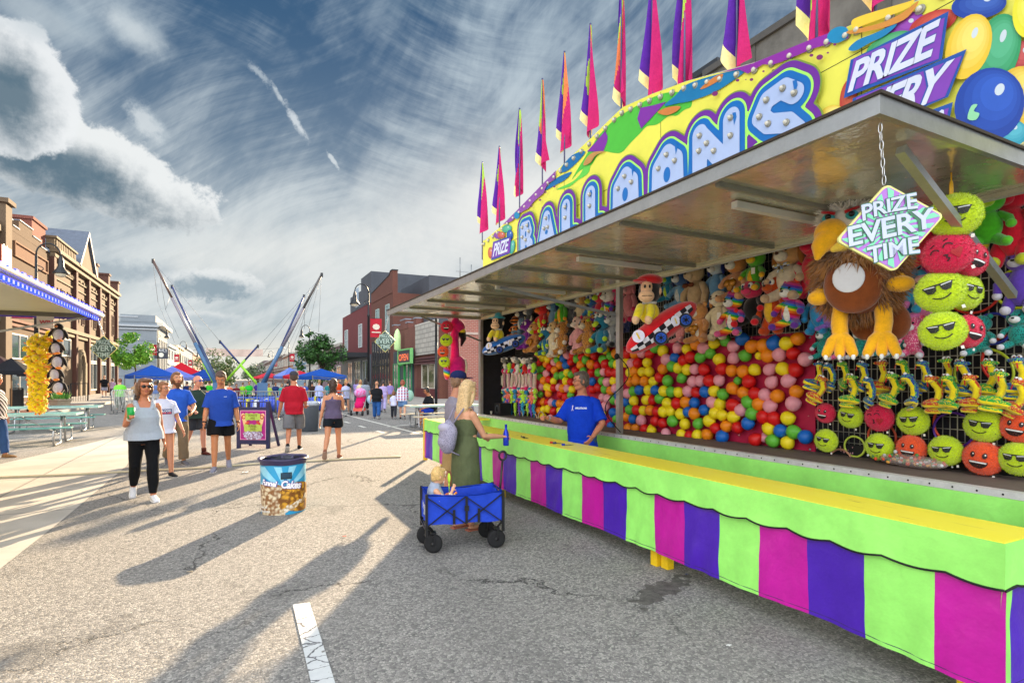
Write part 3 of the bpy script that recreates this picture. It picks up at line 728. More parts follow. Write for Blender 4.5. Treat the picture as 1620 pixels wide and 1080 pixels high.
# above the stall: grey rendered wall and a cream block
t = thing('rendered_building', 'weathered grey rendered wall rising behind the balloon marquee', 'building', (20, 0, 0))
conc = mat('6a6864', rough=.95, var=.35, scale=.5, bump=.4, bscale=12)
part('wall', MB().box(13.5, -14, 0, 24, 12.9, 11.3), conc, t, True)
part('coping', MB().box(13.4, -14, 11.3, 24, 13.0, 11.5), mat('4e4c4a'), t, True)
p = MB()
for k in range(14): p.box(13.46, -13+k*1.85, 0, 13.498, -12.9+k*1.85, 11.3)
part('render_joint', p, mat('55534f'), t, True)
t = thing('cream_building', 'small cream painted house top with dark outlined windows behind the flags', 'building', (22, 17, 0))
part('wall', MB().box(17.5, 16.1, 0, 24, 19.6, 14.2), creamp, t, True)
part('roof', MB().box(17.2, 15.9, 14.2, 24.3, 19.8, 14.45), trimd, t, True)
wins(t, FF(16.1), [(18.2, 19.4, 12.2, 13.5), (20.2, 21.4, 12.2, 13.5)], trimd, gdark)
# banner across the far end of the street
t = thing('street_banner', 'long faded beige banner strung across the far end of the street', 'banner', (0, 190, 8))
a, b = onY(326, 562, 190), onY(416, 552, 190)
part('cloth', MB().sheet(lambda u, v: (a.x+(b.x-a.x)*u, 190+.2*sin(u*21), a.z+(b.z-a.z)*v-.25*sin(u*pi)), 40, 3), mat('c4aea2', rough=.8, var=.15, scale=.3), t, True)
p = MB(); 
for z in (a.z, b.z): p.bar((-12, 190, z+.4), (a.x, 190, z), .06).bar((13.5, 190, z+.4), (b.x, 190, z), .06)
part('cable', p, trimd, t, True)

# wet stain and bits of litter on the asphalt
c = G(1045, 934); vs, fs = fill(lambda X, Y: sd_ell(X, Y, 0, 0, .36, .10, 20)+.035*np.sin(X*17+Y*9)*np.sin(Y*23+1)+.04*np.sin(X*41+3)*np.sin(Y*37), -.6, -.35, .6, .35, .015)
struct('wet_stain', lay(vs, fs, lambda u, v: (c.x+u, c.y+v, .003)), mat('5c5955', rough=.8, var=.5, scale=16))
for i, (x_, y_, r, cc, lb) in enumerate(((545, 849, .018, 'c04030', 'red scrap on the sunlit asphalt between bin and wagon'), (1153, 1022, .016, 'e4e4e0', 'white paper scrap on the asphalt before the striped skirt'), (1086, 909, .014, '2c3c80', 'blue bottle cap near the yellow counter leg'), (388, 748, .06, 'd8d8dc', 'crumpled white paper beside the litter bin shadow'), (300, 905, .02, 'b8a890', 'tan leaf scrap on the asphalt left of the bin shadow'), (720, 985, .014, '8a8480', 'grey cigarette end on the shaded asphalt in the foreground'))):
    p = G(x_, y_); random.seed(i); q = MB().sheet(lambda u, v: (p.x+(u-.5)*2*r+.2*r*sin(v*7), p.y+(v-.5)*1.3*r, .006+.35*r*abs(sin(u*5+v*4+i))), 5, 5)
    solo('paper_scrap', q, mat(cc, rough=.7), lb, 'scrap')
# ------------------------------------------------------------------ the balloon game trailer
TX, TY0, TY1 = 4.5, .9, 10.28; FZ, CZ = .91, 2.86; BX = 5.27
alu = metal('b9bcbe', .38); galv = metal('8d9092', .45); whitep = paint('d4d4d0', .35)
lime, magenta, purple, yellow = vinyl('9ef070'), vinyl('c4149c'), vinyl('4c1fb0'), mat('ffd526', rough=.42, var=.06, scale=3, bump=.15, bscale=20)
black = mat('0c0c0e', rough=.7, var=.2)
TR = thing('game_trailer', 'long balloon game trailer with open side and raised awning on the right', 'game trailer', (5.6, 5.6, 0))
part('floor', MB().box(TX+.0, TY0, FZ-.16, 7.0, TY1, FZ), mat('6a5c54', rough=.8), TR, True)
w = MB().box(BX+.05, TY0, FZ, 7.0, TY1, 4.0)
part('cabin', w, whitep, TR, True)
part('ceiling', MB().box(TX, TY0, 3.06, BX+.049, TY1, 3.1), mat('b8b8b0', rough=.6), TR, True)
part('header', MB().box(TX-.02, TY0, CZ+.001, TX-.001, TY1, 3.14), whitep, TR, True)
part('end_wall', MB().box(TX+.001, TY1+.001, FZ-.16, BX+.049, TY1+.05, 3.1), whitep, TR, True)
# black backing cloth with its star print strip at the bottom
part('backing_cloth', MB().box(BX, TY0, FZ+.001, BX+.049, TY1, 3.059), mat('14121a', rough=.9, var=.4, scale=9), TR, True)
part('end_cloth', MB().box(TX+.0, TY1-.03, FZ+.001, BX-.001, TY1-.001, 3.058), mat('14121a', rough=.9, var=.4, scale=9), TR, True)
gw = MB()
y = TY0
while y < TY1-.05: gw.box(BX-.028, y, FZ+.1, BX-.022, y+.006, 3.04); y += .052
for k in range(20): gw.box(BX-.022, TY0, FZ+.12+k*.1, BX-.016, TY1-.05, FZ+.126+k*.1)
part('wire_grid', gw, metal('9b9c94', .4), TR, True)
sp_ = MB(); random.seed(3)
for k in range(240):
    y = random.uniform(1.2, 10.1); z = random.uniform(FZ+.02, FZ+.1); r = random.uniform(.004, .014)
    sp_.add([(BX-.034, y+r*cos(a)*random.uniform(.5, 1.1), z+r*sin(a)) for a in np.linspace(0, 6.28, 7)[:6]], [tuple(range(6))])
part('star_print', sp_, paint('d9a0a8'), TR, True)
part('print_strip', MB().box(BX-.031, TY0, FZ+.001, BX-.029, TY1, FZ+.11), black, TR, True)
# front jambs and middle post
def post(yy, w_=.075):
    m = MB().box(TX-.06, yy-w_/2, FZ+.02, TX-.0, yy+w_/2, CZ)
    return part('post', m, alu, TR, True)
PY = onX(983, 500, TX).y
post(TY1-.03, .1); post(PY)
rail = MB().box(TX-.075, TY0, FZ-.03, TX-.001, TY1, FZ+.015)
part('floor_rail', rail, mat('c8c8c4', rough=.4, var=.15, scale=9), TR, True)
rv = MB(); y = TY0
while y < TY1: rv.ell((TX-.077, y, FZ-.008), (.003, .007, .007), 6, 4); y += .14
part('rivets', rv, black, TR, True)
# scalloped valance and striped skirt hanging from the floor edge
def scallop(y, z0, amp=.022, per=.30): return z0 + amp*abs(sin(pi*y/per))*-1
def valance(X, y0, y1, zt, zb, parent, out=-1, axis='y', name='valance'):
    n = int(abs(y1-y0)/.03)
    def f(u, v):
        y = y0+(y1-y0)*u; zbot = scallop(y, zb); z = zt+(zbot-zt)*v
        o = .008*v+.010*v*sin(y*7.3)+.006*v*sin(y*17+1.3)+.006*noise.noise((y*3, v*2, X))
        return (X+out*o, y, z) if axis == 'y' else (y, X+out*o, z)
    a = part(name, MB().sheet(f, n, 5), lime, parent, True)
    pts = [Vector(f(i/n, 1))+(Vector((out*.004, 0, 0)) if axis == 'y' else Vector((0, out*.004, 0))) for i in range(n+1)]
    part('piping', MB().tube(pts, .006, 6), black, a, True)
    return a
def stripes_y():
    ys = [1.2+.354*k for k in range(8)]
    while ys[-1] < 10.1: ys.append(ys[-1]+.37)
    return ys
def skirt(X, y0, y1, zt, zb, parent, out=-1, axis='y', first=0):
    ys = stripes_y(); mb = MB(); hem = []
    for k in range(len(ys)-1):
        a, b = max(ys[k], y0), min(ys[k+1], y1)
        if b-a < .01: continue
        def f(u, v, a=a, b=b):
            y = a+(b-a)*u; z = zt+(zb-zt)*v
            o = .008*sin(y*5.1)*v+.016*v*noise.noise((y*9+z*2, z*1.5, 7))+.010*noise.noise((y*2.3, z*2.1, X*3))+.008*noise.noise((y*6+z*4, z*5, 2))+.004*sin(y*31+z*9)*v*(.5+.5*sin(y*2))
            zz = z+.02*v*noise.noise((y*1.1, 5, 5))
            return (X+out*o, y, zz) if axis == 'y' else (y, X+out*o, zz)
        mb.sheet(f, 12, 16, mi=(k+first) % 3)
        hem += [Vector(f(q/6, .955)) for q in range(6)]
    sk_ = part('skirt', mb, [magenta, lime, purple], parent, True)
    part('hem_seam', MB().tube(hem, .0022, 4), mat('3a2a5a', rough=.7), sk_, True)
    return sk_
valance(TX-.08, TY0, TY1, FZ-.03, .68, TR, name='floor_valance')
skirt(TX-.06, TY0, TY1, .70, .08, TR)
# awning
AX0, AY0, AY1 = 2.57, 1.45, 10.3
aw = part('awning', MB().box(AX0+.03, AY0+.03, 2.865, TX-.03, AY1-.03, 2.90), whitep, TR, True)
def under_mat():
    m = bpy.data.materials.new('polished_panel'); m.use_nodes = True; x = NX(m.node_tree); b = m.node_tree.nodes['Principled BSDF']
    tc = x.node('ShaderNodeTexCoord').outputs['Object']; n = x.noise(tc, 2.2, 5, .6)
    x.l.new(x.mix(x.ss(n, .3, .7), (.62, .60, .46), (.88, .86, .70)), b.inputs['Base Color'])
    b.inputs['Metallic'].default_value = .6; b.inputs['Roughness'].default_value = .14
    bp = x.node('ShaderNodeBump'); bp.inputs['Strength'].default_value = .5; bp.inputs['Distance'].default_value = .02
    x.put(bp.inputs['Height'], x.noise(tc, 5, 4, .6)); x.l.new(bp.outputs[0], b.inputs['Normal']); return m
part('underside_panel', MB().box(AX0+.03, AY0+.03, 2.855, TX-.03, AY1-.03, 2.864), under_mat(), aw, True)
fr = MB().box(AX0, AY0, 2.83, AX0+.03, AY1, 2.915).box(AX0+.03, AY0, 2.83, TX, AY0+.03, 2.915).box(AX0+.03, AY1-.03, 2.83, TX, AY1, 2.915).box(TX-.03, AY0+.03, 2.82, TX-.021, AY1-.03, 2.86)
part('edge_frame', fr, alu, aw, True)
part('edge_lip', MB().box(AX0-.012, AY0-.012, 2.915, AX0+.03, AY1, 2.93).box(AX0+.03, AY0-.012, 2.915, TX, AY0+.02, 2.93), mat('3a3026', rough=.8), aw, True)
part('hinge_trim', MB().box(TX-.07, AY0+.04, 2.83, TX-.031, AY1-.04, 2.854), mat('bdb9a4', rough=.4), aw, True)
for k in range(9):
    y = 2.45+k*.95
    part('beam', MB().box(AX0+.08, y-.016, 2.825, TX-.12, y+.016, 2.854), mat('86847a', rough=.5, var=.1), aw, True)
for k in range(4):
    y = 2.62+k*1.9; lt = part('tube_light', MB().box(AX0+.45, y, 2.80, AX0+1.5, y+.05, 2.845), whitep, aw, True)
for a, b in ((onY(666, 500, 10.2), onY(764, 540, 10.2)),):
    part('stay', MB().bar((a.x, 10.2, 2.83), (TX-.04, 10.2, b.z), .03), galv, TR, True)
part('stay', MB().bar((3.05, PY+.62, 2.81), (TX-.07, PY+.04, 2.47), .035), galv, TR, True)
part('stay', MB().bar((3.05, 1.62, 2.82), (TX-.05, 1.70, 2.18), .045), alu, TR, True)
cb = MB().tube([(TX-.09, PY-.02-.25*sin(t*2.2), 1.95-t*.33) for t in np.linspace(0, 3, 16)], .007, 5); cb.ell((TX-.09, PY-.02, 1.93), (.03, .035, .04), 10, 8); part('cord_hook', cb, black, TR, True)

# ------------------------------------------------------------------ counter
CT = thing('game_counter', 'long yellow topped counter with lime, magenta and purple striped skirt', 'counter', (3.43, 5.6, 0))
cx0, cx1, cy0, cy1, ct = 3.22, 3.64, 1.26, 10.04, .88
tp = MB()
tp.box(cx0, cy0, ct-.035, cx1, cy1, ct)
tp.box(cx1+.002, cy1-.42, ct-.035, 4.38, cy1, ct-.002)
def wood_yellow():
    m = bpy.data.materials.new('yellow_paint'); m.use_nodes = True; x = NX(m.node_tree); b = m.node_tree.nodes['Principled BSDF']
    tc = x.node('ShaderNodeTexCoord').outputs['Object']; s = x.sep(tc)
    st = x.xyz(x.m('MULTIPLY', s[0], 22), x.m('MULTIPLY', s[1], 1.6), s[2])
    w_ = x.m('MULTIPLY', x.ss(x.noise(st, 1, 6, .65), .60, .68), x.ss(x.noise(tc, 1.7, 4), .5, .62))
    ed = x.m('ABSOLUTE', x.m('SUBTRACT', s[0], 0.0))
    c = x.mix(x.noise(st, .7, 4), srgb('fff034'), srgb('fff560')); c = x.mix(x.m('MULTIPLY', w_, .7), c, srgb('8a6a2a'))
    x.l.new(c, b.inputs['Base Color']); b.inputs['Roughness'].default_value = .38
    bp = x.node('ShaderNodeBump'); bp.inputs['Strength'].default_value = .25; bp.inputs['Distance'].default_value = .004
    x.put(bp.inputs['Height'], x.noise(st, 1, 6)); x.l.new(bp.outputs[0], b.inputs['Normal']); return m
part('countertop', tp, wood_yellow(), CT, True)
valance(cx0-.004, cy0-.004, cy1+.004, ct-.004, .672, CT)
valance(cy0-.004, cx0-.004, 4.36, ct-.004, .672, CT, axis='x')
skirt(cx0+.012, cy0, cy1, .70, .155, CT)
skirt(cy0+.012, cx0+.012, 4.36, .70, .155, CT, axis='x', first=2)
lg = mat('f4c816', rough=.5, var=.12, scale=9)
for p_ in (G(1039, 893), G(1056, 898), G(673, 727), (3.33, 6.9, 0), (3.45, 1.5, 0), (3.5, 9.8, 0)):
    part('leg', MB().box(p_[0]-.035, p_[1]-.04, 0, p_[0]+.035, p_[1]+.04, ct-.04), lg, CT, True)
for i, (x_, y_, c1, lb) in enumerate(((826, 691, '2a3050', 'dark'), (832, 692.5, '20242c', 'black tailed'), (878, 700.5, 'c03020', 'red tailed'), (884, 701, '203060', 'navy'), (898, 703.5, '2038a0', 'blue tailed'))):
    g = G(x_, y_, ct+.008); g.x = min(max(g.x, 3.30), 3.58)
    t = thing('dart', lb+' throwing dart lying on the yellow counter '+('beyond the bottle' if i < 2 else 'before the attendant')+(', nearer one' if i in (1, 4) else ''), 'dart', g, 1.2+i*.4, 'darts on the counter')
    part('shaft', MB().tube([(-.07, 0, 0), (-.02, 0, 0), (.03, 0, 0)], [.0015, .005, .004], 6), metal('606468'), t)
    part('flight', MB().box(.03, -.016, -.0015, .07, .016, .0015).box(.03, -.0015, -.008, .07, .0015, .016), paint(c1), t)

# ------------------------------------------------------------------ marquee
SX = 4.40
def PS(p): q = onX(p[0], p[1], SX); return (q.y, q.z)
MQ = thing('marquee_sign', 'arched yellow marquee reading BALLOONS with bulbs above the stall awning', 'sign', (SX, 5.8, 3.15))
tops = [(764, 381), (766.7, 380), (795.6, 355.6), (823, 329), (860, 291), (897.8, 253), (933.3, 220), (973, 181), (985, 170), (1029, 150), (1083.7, 129.6), (1140.7, 114), (1195, 99), (1283, 63.5), (1340, 43), (1358, 33.7), (1408.6, 14.4), (1457, 0)]
edge = [PS(p) for p in tops]+[(1.9, 4.405), (1.0, 4.40)]
outline = [(edge[0][0], 3.15)]+edge+[(1.0, 3.15)]
pb = MB().prism(outline, SX, SX+.09, 'yz')
signm = mat('e4e058', rough=.35, var=.05, scale=1.5)
part('panel', pb, signm, MQ, True)
part('panel_trim', MB().tube([(SX+.03, a, b+.005) for a, b in edge], .012, 6), alu, MQ, True)
LAY = [0]
ARTN = 0
def art(poly, col, name='artwork', px=True, k=None, rough=.35):
    LAY[0] += 1; off = .0022*(k if k is not None else LAY[0])
    q = [PS(p) for p in poly] if px else poly
    return part(name, MB().add([(SX-off, a, b) for a, b in q], [tuple(range(len(q)))]), col if not isinstance(col, str) else mat(col, rough=rough, var=.06, scale=2), MQ, True)
def ellpx(cx, cy, rx, ry, ang=0, n=28):
    a = radians(ang); return [(cx+rx*cos(t)*cos(a)-ry*sin(t)*sin(a), cy+rx*cos(t)*sin(a)+ry*sin(t)*cos(a)) for t in np.linspace(0, 2*pi, n+1)[:n]]
art(smooth_pts([(905, 284), (915, 266), (925, 250), (936, 232), (950, 212), (972, 190), (1000, 172), (1029, 156), (1060, 146), (1091, 150), (1094, 168), (1083, 174), (1071, 183), (1058, 184), (1040, 197), (1024, 200), (1012, 212), (998, 226), (984, 241), (970, 242), (958, 240), (946, 246), (935, 262), (918, 270)]), '4fb83c')
art(smooth_pts([(880, 300), (905, 288), (918, 276), (926, 262), (934, 262), (930, 275), (915, 285), (900, 296)]), '63c84a')
art([(929, 240), (942, 226), (958, 207), (962, 216), (961, 225), (955, 240), (944, 240)], '7b2f9c')
art([(1014, 171), (1034, 167), (1055, 161), (1034, 184), (1015, 204), (1009, 188)], '7b2f9c')
art(smooth_pts([(886, 270), (906, 246), (927, 240), (911, 260), (895, 272)]), '1669a4')
art(smooth_pts([(862, 302), (880, 283), (905, 272), (896, 284), (878, 294)]), '1669a4')
art(smooth_pts([(1052, 168), (1070, 152), (1089, 134), (1135, 119), (1176, 110), (1180, 114), (1166, 125), (1133, 146), (1096, 160), (1075, 164)]), '1a74a8')
art(smooth_pts([(1042, 178), (1060, 170), (1078, 169), (1072, 177), (1056, 183)]), 'c87a3c')
art(smooth_pts([(1110, 141), (1130, 124), (1146, 118), (1140, 128), (1118, 140)]), 'c87a3c')
art(smooth_pts([(925, 262), (930, 250), (942, 241), (960, 240), (945, 246), (936, 258)]), 'b98a4c')
art([(1138, 117), (1195, 101), (1283, 65), (1342, 44), (1345, 62), (1330, 64), (1312, 72), (1290, 78), (1240, 99), (1224, 104), (1210, 103), (1198, 110), (1186, 118), (1172, 111)], '8a2b9c')
art([(797, 356), (823, 330), (860, 292), (882, 270), (880, 284), (868, 292), (862, 306), (848, 318), (838, 330), (824, 338), (812, 350)], '8a4aa0')
art(ellpx(1329, 57, 18, 12, -25), '1d84b4'); art(ellpx(820, 341, 4.5, 5.5), '1d84b4')
art(smooth_pts([(1346, 80), (1360, 66), (1385, 56), (1423, 40), (1405, 58), (1380, 70), (1358, 82)]), '1d7cb0')
art(smooth_pts([(1344, 52), (1370, 46), (1400, 38), (1430, 24), (1458, 4), (1440, 30), (1410, 44), (1376, 52), (1350, 56)]), 'cf8a3a')
art(smooth_pts([(1352, 36), (1366, 28), (1405, 16), (1440, 6), (1452, 2), (1440, 16), (1405, 30), (1372, 42), (1355, 48)]), 'f0c83c')
for x_, y_, r in ((1136, 150, 5), (1194, 128, 3), (1172, 129, 3), (1289, 90, 3.2), (1302, 93, 5.5), (1229, 114, 3), (1213, 115, 2), (1326, 73, 2.5), (1268, 101, 2), (1315, 86, 2), (858, 317, 2), (845, 327, 1.6), (881, 296, 2), (867, 305, 1.5), (862, 329, 1.5), (1185, 128, 1.2)):
    art(ellpx(x_, y_, r, r*.75, -20, 14), '7b2a6a', k=20)
# bubble letters
LT = {'B': [[(.11, .14), (.11, .68)], [(.11, .68), (.30, .67), (.36, .55), (.24, .42)], [(.24, .42), (.39, .32), (.37, .16), (.11, .14)]],
      'A': [[(.14, .14), (.32, .64), (.50, .14)], [(.22, .3), (.42, .3)]], 'L': [[(.15, .66), (.15, .14), (.38, .13)]],
      'O': [[(.32, .64), (.18, .52), (.17, .28), (.32, .15), (.47, .28), (.46, .52), (.32, .64)]],
      'N': [[(.12, .12), (.12, .68)], [(.13, .66), (.54, .17)], [(.56, .68), (.56, .12)]],
      'S': [[(.50, .60), (.38, .70), (.20, .67), (.12, .54), (.22, .43), (.42, .36), (.52, .24), (.42, .11), (.10, .12)]]}
word = [('B', 8.29, .92), ('A', 7.69, .90), ('L', 6.98, .90), ('L', 6.36, .90), ('O', 5.77, .93), ('O', 5.03, .93), ('N', 4.36, .93), ('S', 3.62, .93)]
BASE = 3.56
LR = {'B': .085, 'A': .115, 'L': .115, 'O': .115, 'N': .10, 'S': .088}
def tr(l, y0, k): return [[(y0-px*k, BASE+pz*k) for px, pz in s] for s in LT[l]]
def word_sdf(Y, Z):
    d = np.full(Y.shape, 9.)
    for l, y0, k in word:
        for s in tr(l, y0, k): d = np.minimum(d, sd_line(Y, Z, s)-LR[l])
    return d
for i, (o, c) in enumerate(((.150, '7f9a38'), (.136, '6b2a96'), (.080, 'a6f06a'), (.058, '1468b4'))):
    vs, fs = fill(lambda Y, Z: word_sdf(Y, Z)-o+(.06*(l_ := 0)), 2.6, 3.16, 8.9, 4.9, .02)
    part('letter_outline', lay(vs, fs, lambda u, v: (SX-.045-.003*i, u, v)), mat(c, rough=.35, var=.05, scale=2), MQ, True)
NB = 0
for l, y0, k in word:
    ss_ = tr(l, y0, k); r = LR[l]
    def f(Y, Z):
        d = np.full(Y.shape, 9.)
        for s in ss_: d = np.minimum(d, sd_line(Y, Z, s)-r)
        return d
    vs, fs = fill(f, y0-.9, 3.3, y0+.2, 4.9, .015)
    lo = part('letter', lay(vs, fs, lambda u, v: (SX-.060, u, v)), mat('a6b8de', rough=.35, var=.04, scale=2), MQ, True)
    if l in 'OAB':
        hs = {'O': [(.32, .40, .055, .085)], 'A': [(.32, .40, .04, .035)], 'B': [(.22, .53, .025, .045), (.23, .28, .03, .05)]}[l]
        for hx, hz, ra, rb in hs:
            part('letter_hole', MB().add([(SX-.0625, y0-hx*k+ra*cos(t), BASE+hz*k+rb*sin(t)) for t in np.linspace(0, 6.283, 19)[:18]], [tuple(range(18))]), paint('1468b4'), lo, True)
    ex = max(p[0] for s in LT[l] for p in s[:1]+s)
    cxh = y0-{'L': .17, 'N': .60, 'S': .50, 'O': .47, 'A': .40, 'B': .33}[l]*k; czh = BASE+{'A': .62}.get(l, .66)*k
    part('letter_glint', MB().add([(SX-.0625, cxh+a, czh+b) for a, b in ((.02, .06), (-.02, .05), (-.03, 0), (0, -.07), (.01, 0))], [(0, 1, 2, 3, 4)]), paint('1468b4'), lo, True)
# bulbs
bulb_m = [mat('c9c4b4', rough=.25, var=.1), mat('8a877c', rough=.5)]
def bulb_mesh():
    b = MB(); b.lathe([(.0, 0), (.034, 0), (.036, -.01), (.03, -.016), (.026, -.016)], (0, 0, 0), 12, 1, axis=(1, 0, 0)); b.ell((-.026, 0, 0), (.02, .022, .022), 10, 6, 0); return b.mesh('bulb', bulb_m)
bme = bulb_mesh(); NBULB = [0]
def bulb(y, z, off=.003, s=1):
    o = link('bulb', bme, MQ); o.location = Vector((SX-off, y, z))-MQ.location; o.scale = (1, s, s); NBULB[0] += 1
    if NBULB[0] > 100: bpy.data.objects.remove(o)
L_ = 0; 
for (a, b), (c, d) in zip(edge[:-1], edge[1:]):
    seg = sqrt((c-a)**2+(d-b)**2); n = max(1, round(seg/.20))
    for i in range(n):
        y, z = a+(c-a)*i/n, b+(d-b)*i/n
        if 1.9 < y < 10.2: bulb(y, z-.075)
for l, y0, k in word:
    for s in tr(l, y0, k):
        for (a, b), (c, d) in zip(s[:-1], s[1:]):
            n = max(1, round(sqrt((c-a)**2+(d-b)**2)/.15))
            for i in range(n):
                y, z = a+(c-a)*i/n, b+(d-b)*i/n
                if z > 3.86: bulb(y, z, .062, .85)
# painted balloons and the slogan
def pball(cx, cy, rx, ry, ang, c, c2, k):
    art(ellpx(cx, cy, rx, ry, ang), c, k=k, name='painted_balloon'); 
    mx = lambda t: tuple(u*(1-t)+v*t for u, v in zip(srgb(c), srgb(c2)))
    for q, t in enumerate((.3, .6, .9)): art(ellpx(cx+rx*(.08+.07*q), cy-ry*(.12+.08*q), rx*(.82-.17*q), ry*(.80-.17*q), ang), mat(mx(t), rough=.35, var=.06, scale=2), k=k+.2*q+.2, name='painted_balloon')
    art(ellpx(cx+rx*.30, cy-ry*.40, rx*.13, ry*.17, ang, 16), 'c8d4dc', k=k+.8, name='painted_balloon')
for i, a in enumerate([(1433, 42, 34, 20, -22, '7b2f98', '9a4ab4'), (1478, 38, 40, 18, -22, 'b83a30', 'd4604a'), (1344, 155, 13, 30, 10, 'b84034', 'd06848'), (1318, 182, 20, 14, -20, 'e0c040', 'ecd878'),
                       (1410, 72, 40, 16, -24, '3f9e60', '6ab888'), (1616, 92, 30, 26, 0, 'a83038', 'c85a58'), (1552, 10, 44, 22, -8, '1a3f9c', '3a62b8'), (1580, 84, 36, 62, 18, '2f9860', '57b487'), (1536, 76, 34, 54, 22, 'e6c034', 'f2dc70'),
                       (1617, 156, 42, 50, 20, 'e0b838', 'f0d868'), (1602, 212, 28, 22, 0, '2a94ac', '58b4c4'), (1570, 168, 54, 60, 30, '17409c', '2c5cc0'), (1635, 20, 28, 44, 10, 'e8e030', 'f2ee70')]):
    pball(*a, k=6+i*1.0)
art(smooth_pts([(1536, 190), (1542, 170), (1552, 168), (1546, 178), (1555, 182), (1549, 192)], 3), '8ed0a0', k=20)
for i, a in enumerate([(789, 372, 7, 6, 0, '7b3f98', '9a5ab4'), (777, 400, 4, 9, 0, 'b85a40', 'd07a58'), (803, 362, 8, 6, -20, '3f9e80', '62b898'), (808, 372, 5, 8, 0, '1a4f9c', '3a6ab8'), (812, 391, 4, 11, 10, '3fa090', '60b8a8'), (795, 372, 6, 5, 0, 'b8544a', 'd07060')]):
    pball(*a, k=6+i)
def quadfn(c, off):
    (x0, y0), (x1, y1), (x2, y2), (x3, y3) = [PS(p) for p in c]   # tl, tr, br, bl
    def f(u, v):
        a = (x3*(1-u)+x2*u, y3*(1-u)+y2*u); b = (x0*(1-u)+x1*u, y0*(1-u)+y1*u)
        return (SX-off, a[0]*(1-v)+b[0]*v, a[1]*(1-v)+b[1]*v)
    return f
def slogan(box, txt, t, k0):
    art(box, '1c4fa0', k=k0, name='slogan_panel')
    c = (sum(p[0] for p in box)/4, sum(p[1] for p in box)/4)
    art([(c[0]+(p[0]-c[0])*.93, c[1]+(p[1]-c[1])*.86) for p in box], '7d3fae', k=k0+1, name='slogan_panel')
    for bold, kk, cc in ((.075, 2, '1c4fa0'), (.045, 3, 'cfd4e8')):
        vs, fs, w = text2d(txt, bold, .12, .92); f = quadfn(t, .0022*(k0+kk))
        part('slogan', lay([(a/w, b) for a, b in vs], fs, f), paint(cc, .35), MQ, True)
slogan([(1345, 225), (1513, 164), (1499, 232), (1336, 296)], 'TIME!', [(1354, 236), (1501, 176), (1488, 232), (1345, 290)], 20)
slogan([(1355, 158), (1535, 81), (1506, 156), (1346, 222)], 'EVERY', [(1359, 164), (1517, 97), (1495, 156), (1349, 216)], 21.5)
slogan([(1352, 97.5), (1507, 21.7), (1496.5, 97), (1341, 158)], 'PRIZE', [(1357, 103), (1495, 34), (1485.6, 88), (1348, 148)], 23)
slogan([(782, 383), (811, 373), (809, 401), (779, 412)], 'PRIZE', [(784.5, 386), (808, 377.5), (806, 397), (782, 406)], 12)
for a, b in (((9.2, 4.75), (9.2, 3.2)), ((6.98, 4.95), (6.98, 3.2)), ((4.9, 4.95), (4.9, 3.2)), ((2.62, 4.45), (2.62, 3.2))):
    part('panel_seam', MB().box(SX-.0012, a[0]-.003, b[1], SX-.0004, a[0]+.003, a[1]), black, MQ, True)
part('panel_seam', MB().add([(SX-.0012, 9.6, 4.05), (SX-.0012, 9.6, 4.056), (SX-.0012, 1.2, 4.256), (SX-.0012, 1.2, 4.25)], [(0, 1, 2, 3)]), black, MQ, True)

# ------------------------------------------------------------------ flags
fl_m = [cloth('5a2a9c'), cloth('a0c048'), cloth('d8784a'), cloth('b82468'), cloth('f5e6a0')]
for m_ in fl_m:
    b = m_.node_tree.nodes['Principled BSDF']; b.inputs['Transmission Weight'].default_value = .0
    b.inputs['Subsurface Weight'].default_value = .0
flags = [(763, 257, 1.28, .27, 0), (790, 232, 1.3, .28, 1), (822, 172, 1.35, .22, 2), (858, 125, 1.32, .27, 0), (893, 82, 1.36, .25, 3), (934, 38, 1.4, .26, 2), (983, -22, 1.38, .26, 1), (1032, -50, 1.4, .30, 3), (1083, -85, 1.5, .30, 0), (1166, -160, 1.62, .34, 1), (1292, -250, 1.62, .34, 2), (1385, -330, 1.58, .3, 3)]
names = ['leftmost of the row', 'second from the left, beside the leftmost', 'third from the left, twisted narrow with green top', 'fourth from the left, wide at the hem', 'fifth from the left, with lime and magenta hem', 'sixth from the left, tall and mostly purple', 'seventh from the left above the first O', 'eighth from the left above the second O', 'ninth from the left above the gap before N', 'tenth from the left above the N', 'eleventh from the left above the S', 'last at the right above the slogan']
for i, (x_, y_, ln, wd, st) in enumerate(flags):
    tip = onX(x_, y_, SX+.12); zs = np.interp(-tip.y, [-e[0] for e in edge], [e[1] for e in edge])
    t = thing('pennant_flag', 'drooping purple and magenta flag, '+names[i][:200], 'flag', (tip.x, tip.y, zs-.3), 0, 'flags along the top of the marquee')
    H = tip.z-(zs-.3)
    part('pole', MB().tube([(0, 0, 0), (0, 0, H)], [.013, .009], 8).ell((0, 0, H), .016, 8, 6), paint('4a4e7a', .4), t)
    random.seed(40+i); ph = random.random()*6; lean = random.uniform(-.10, -.02)
    def f(u, v):
        w_ = wd*.85*(.10+.90*v**.75)
        s = (u-.35)*w_; y = s*cos(.6)+lean*v-.0; x = .06*sin(u*10+ph+v*3.0)*(.25+v)+s*.3
        return (x, -y*1.0, H-.02-ln*1.1*v*(1-.16*abs(u-.5)*2*v)-.10*u*v)
    nu, nv = 24, 40; mb = MB().sheet(f, nu, nv)
    mb.mi = []
    for j in range(nv):
        for q in range(nu):
            u, v = (q+.5)/nu, (j+.5)/nv
            if v > .88: c = 4 if u < .5 else 3
            elif u < .46+.24*sin(v*5+st*1.7+i): c = 0
            elif u+v*.9 < .82+.12*st*.3: c = 1
            elif u+v*.9 < 1.15+.15*sin(i*2): c = [1, 2, 3, 2][(st+i) % 4]
            else: c = 3
            mb.mi.append(c)
    part('cloth', mb, fl_m, t)
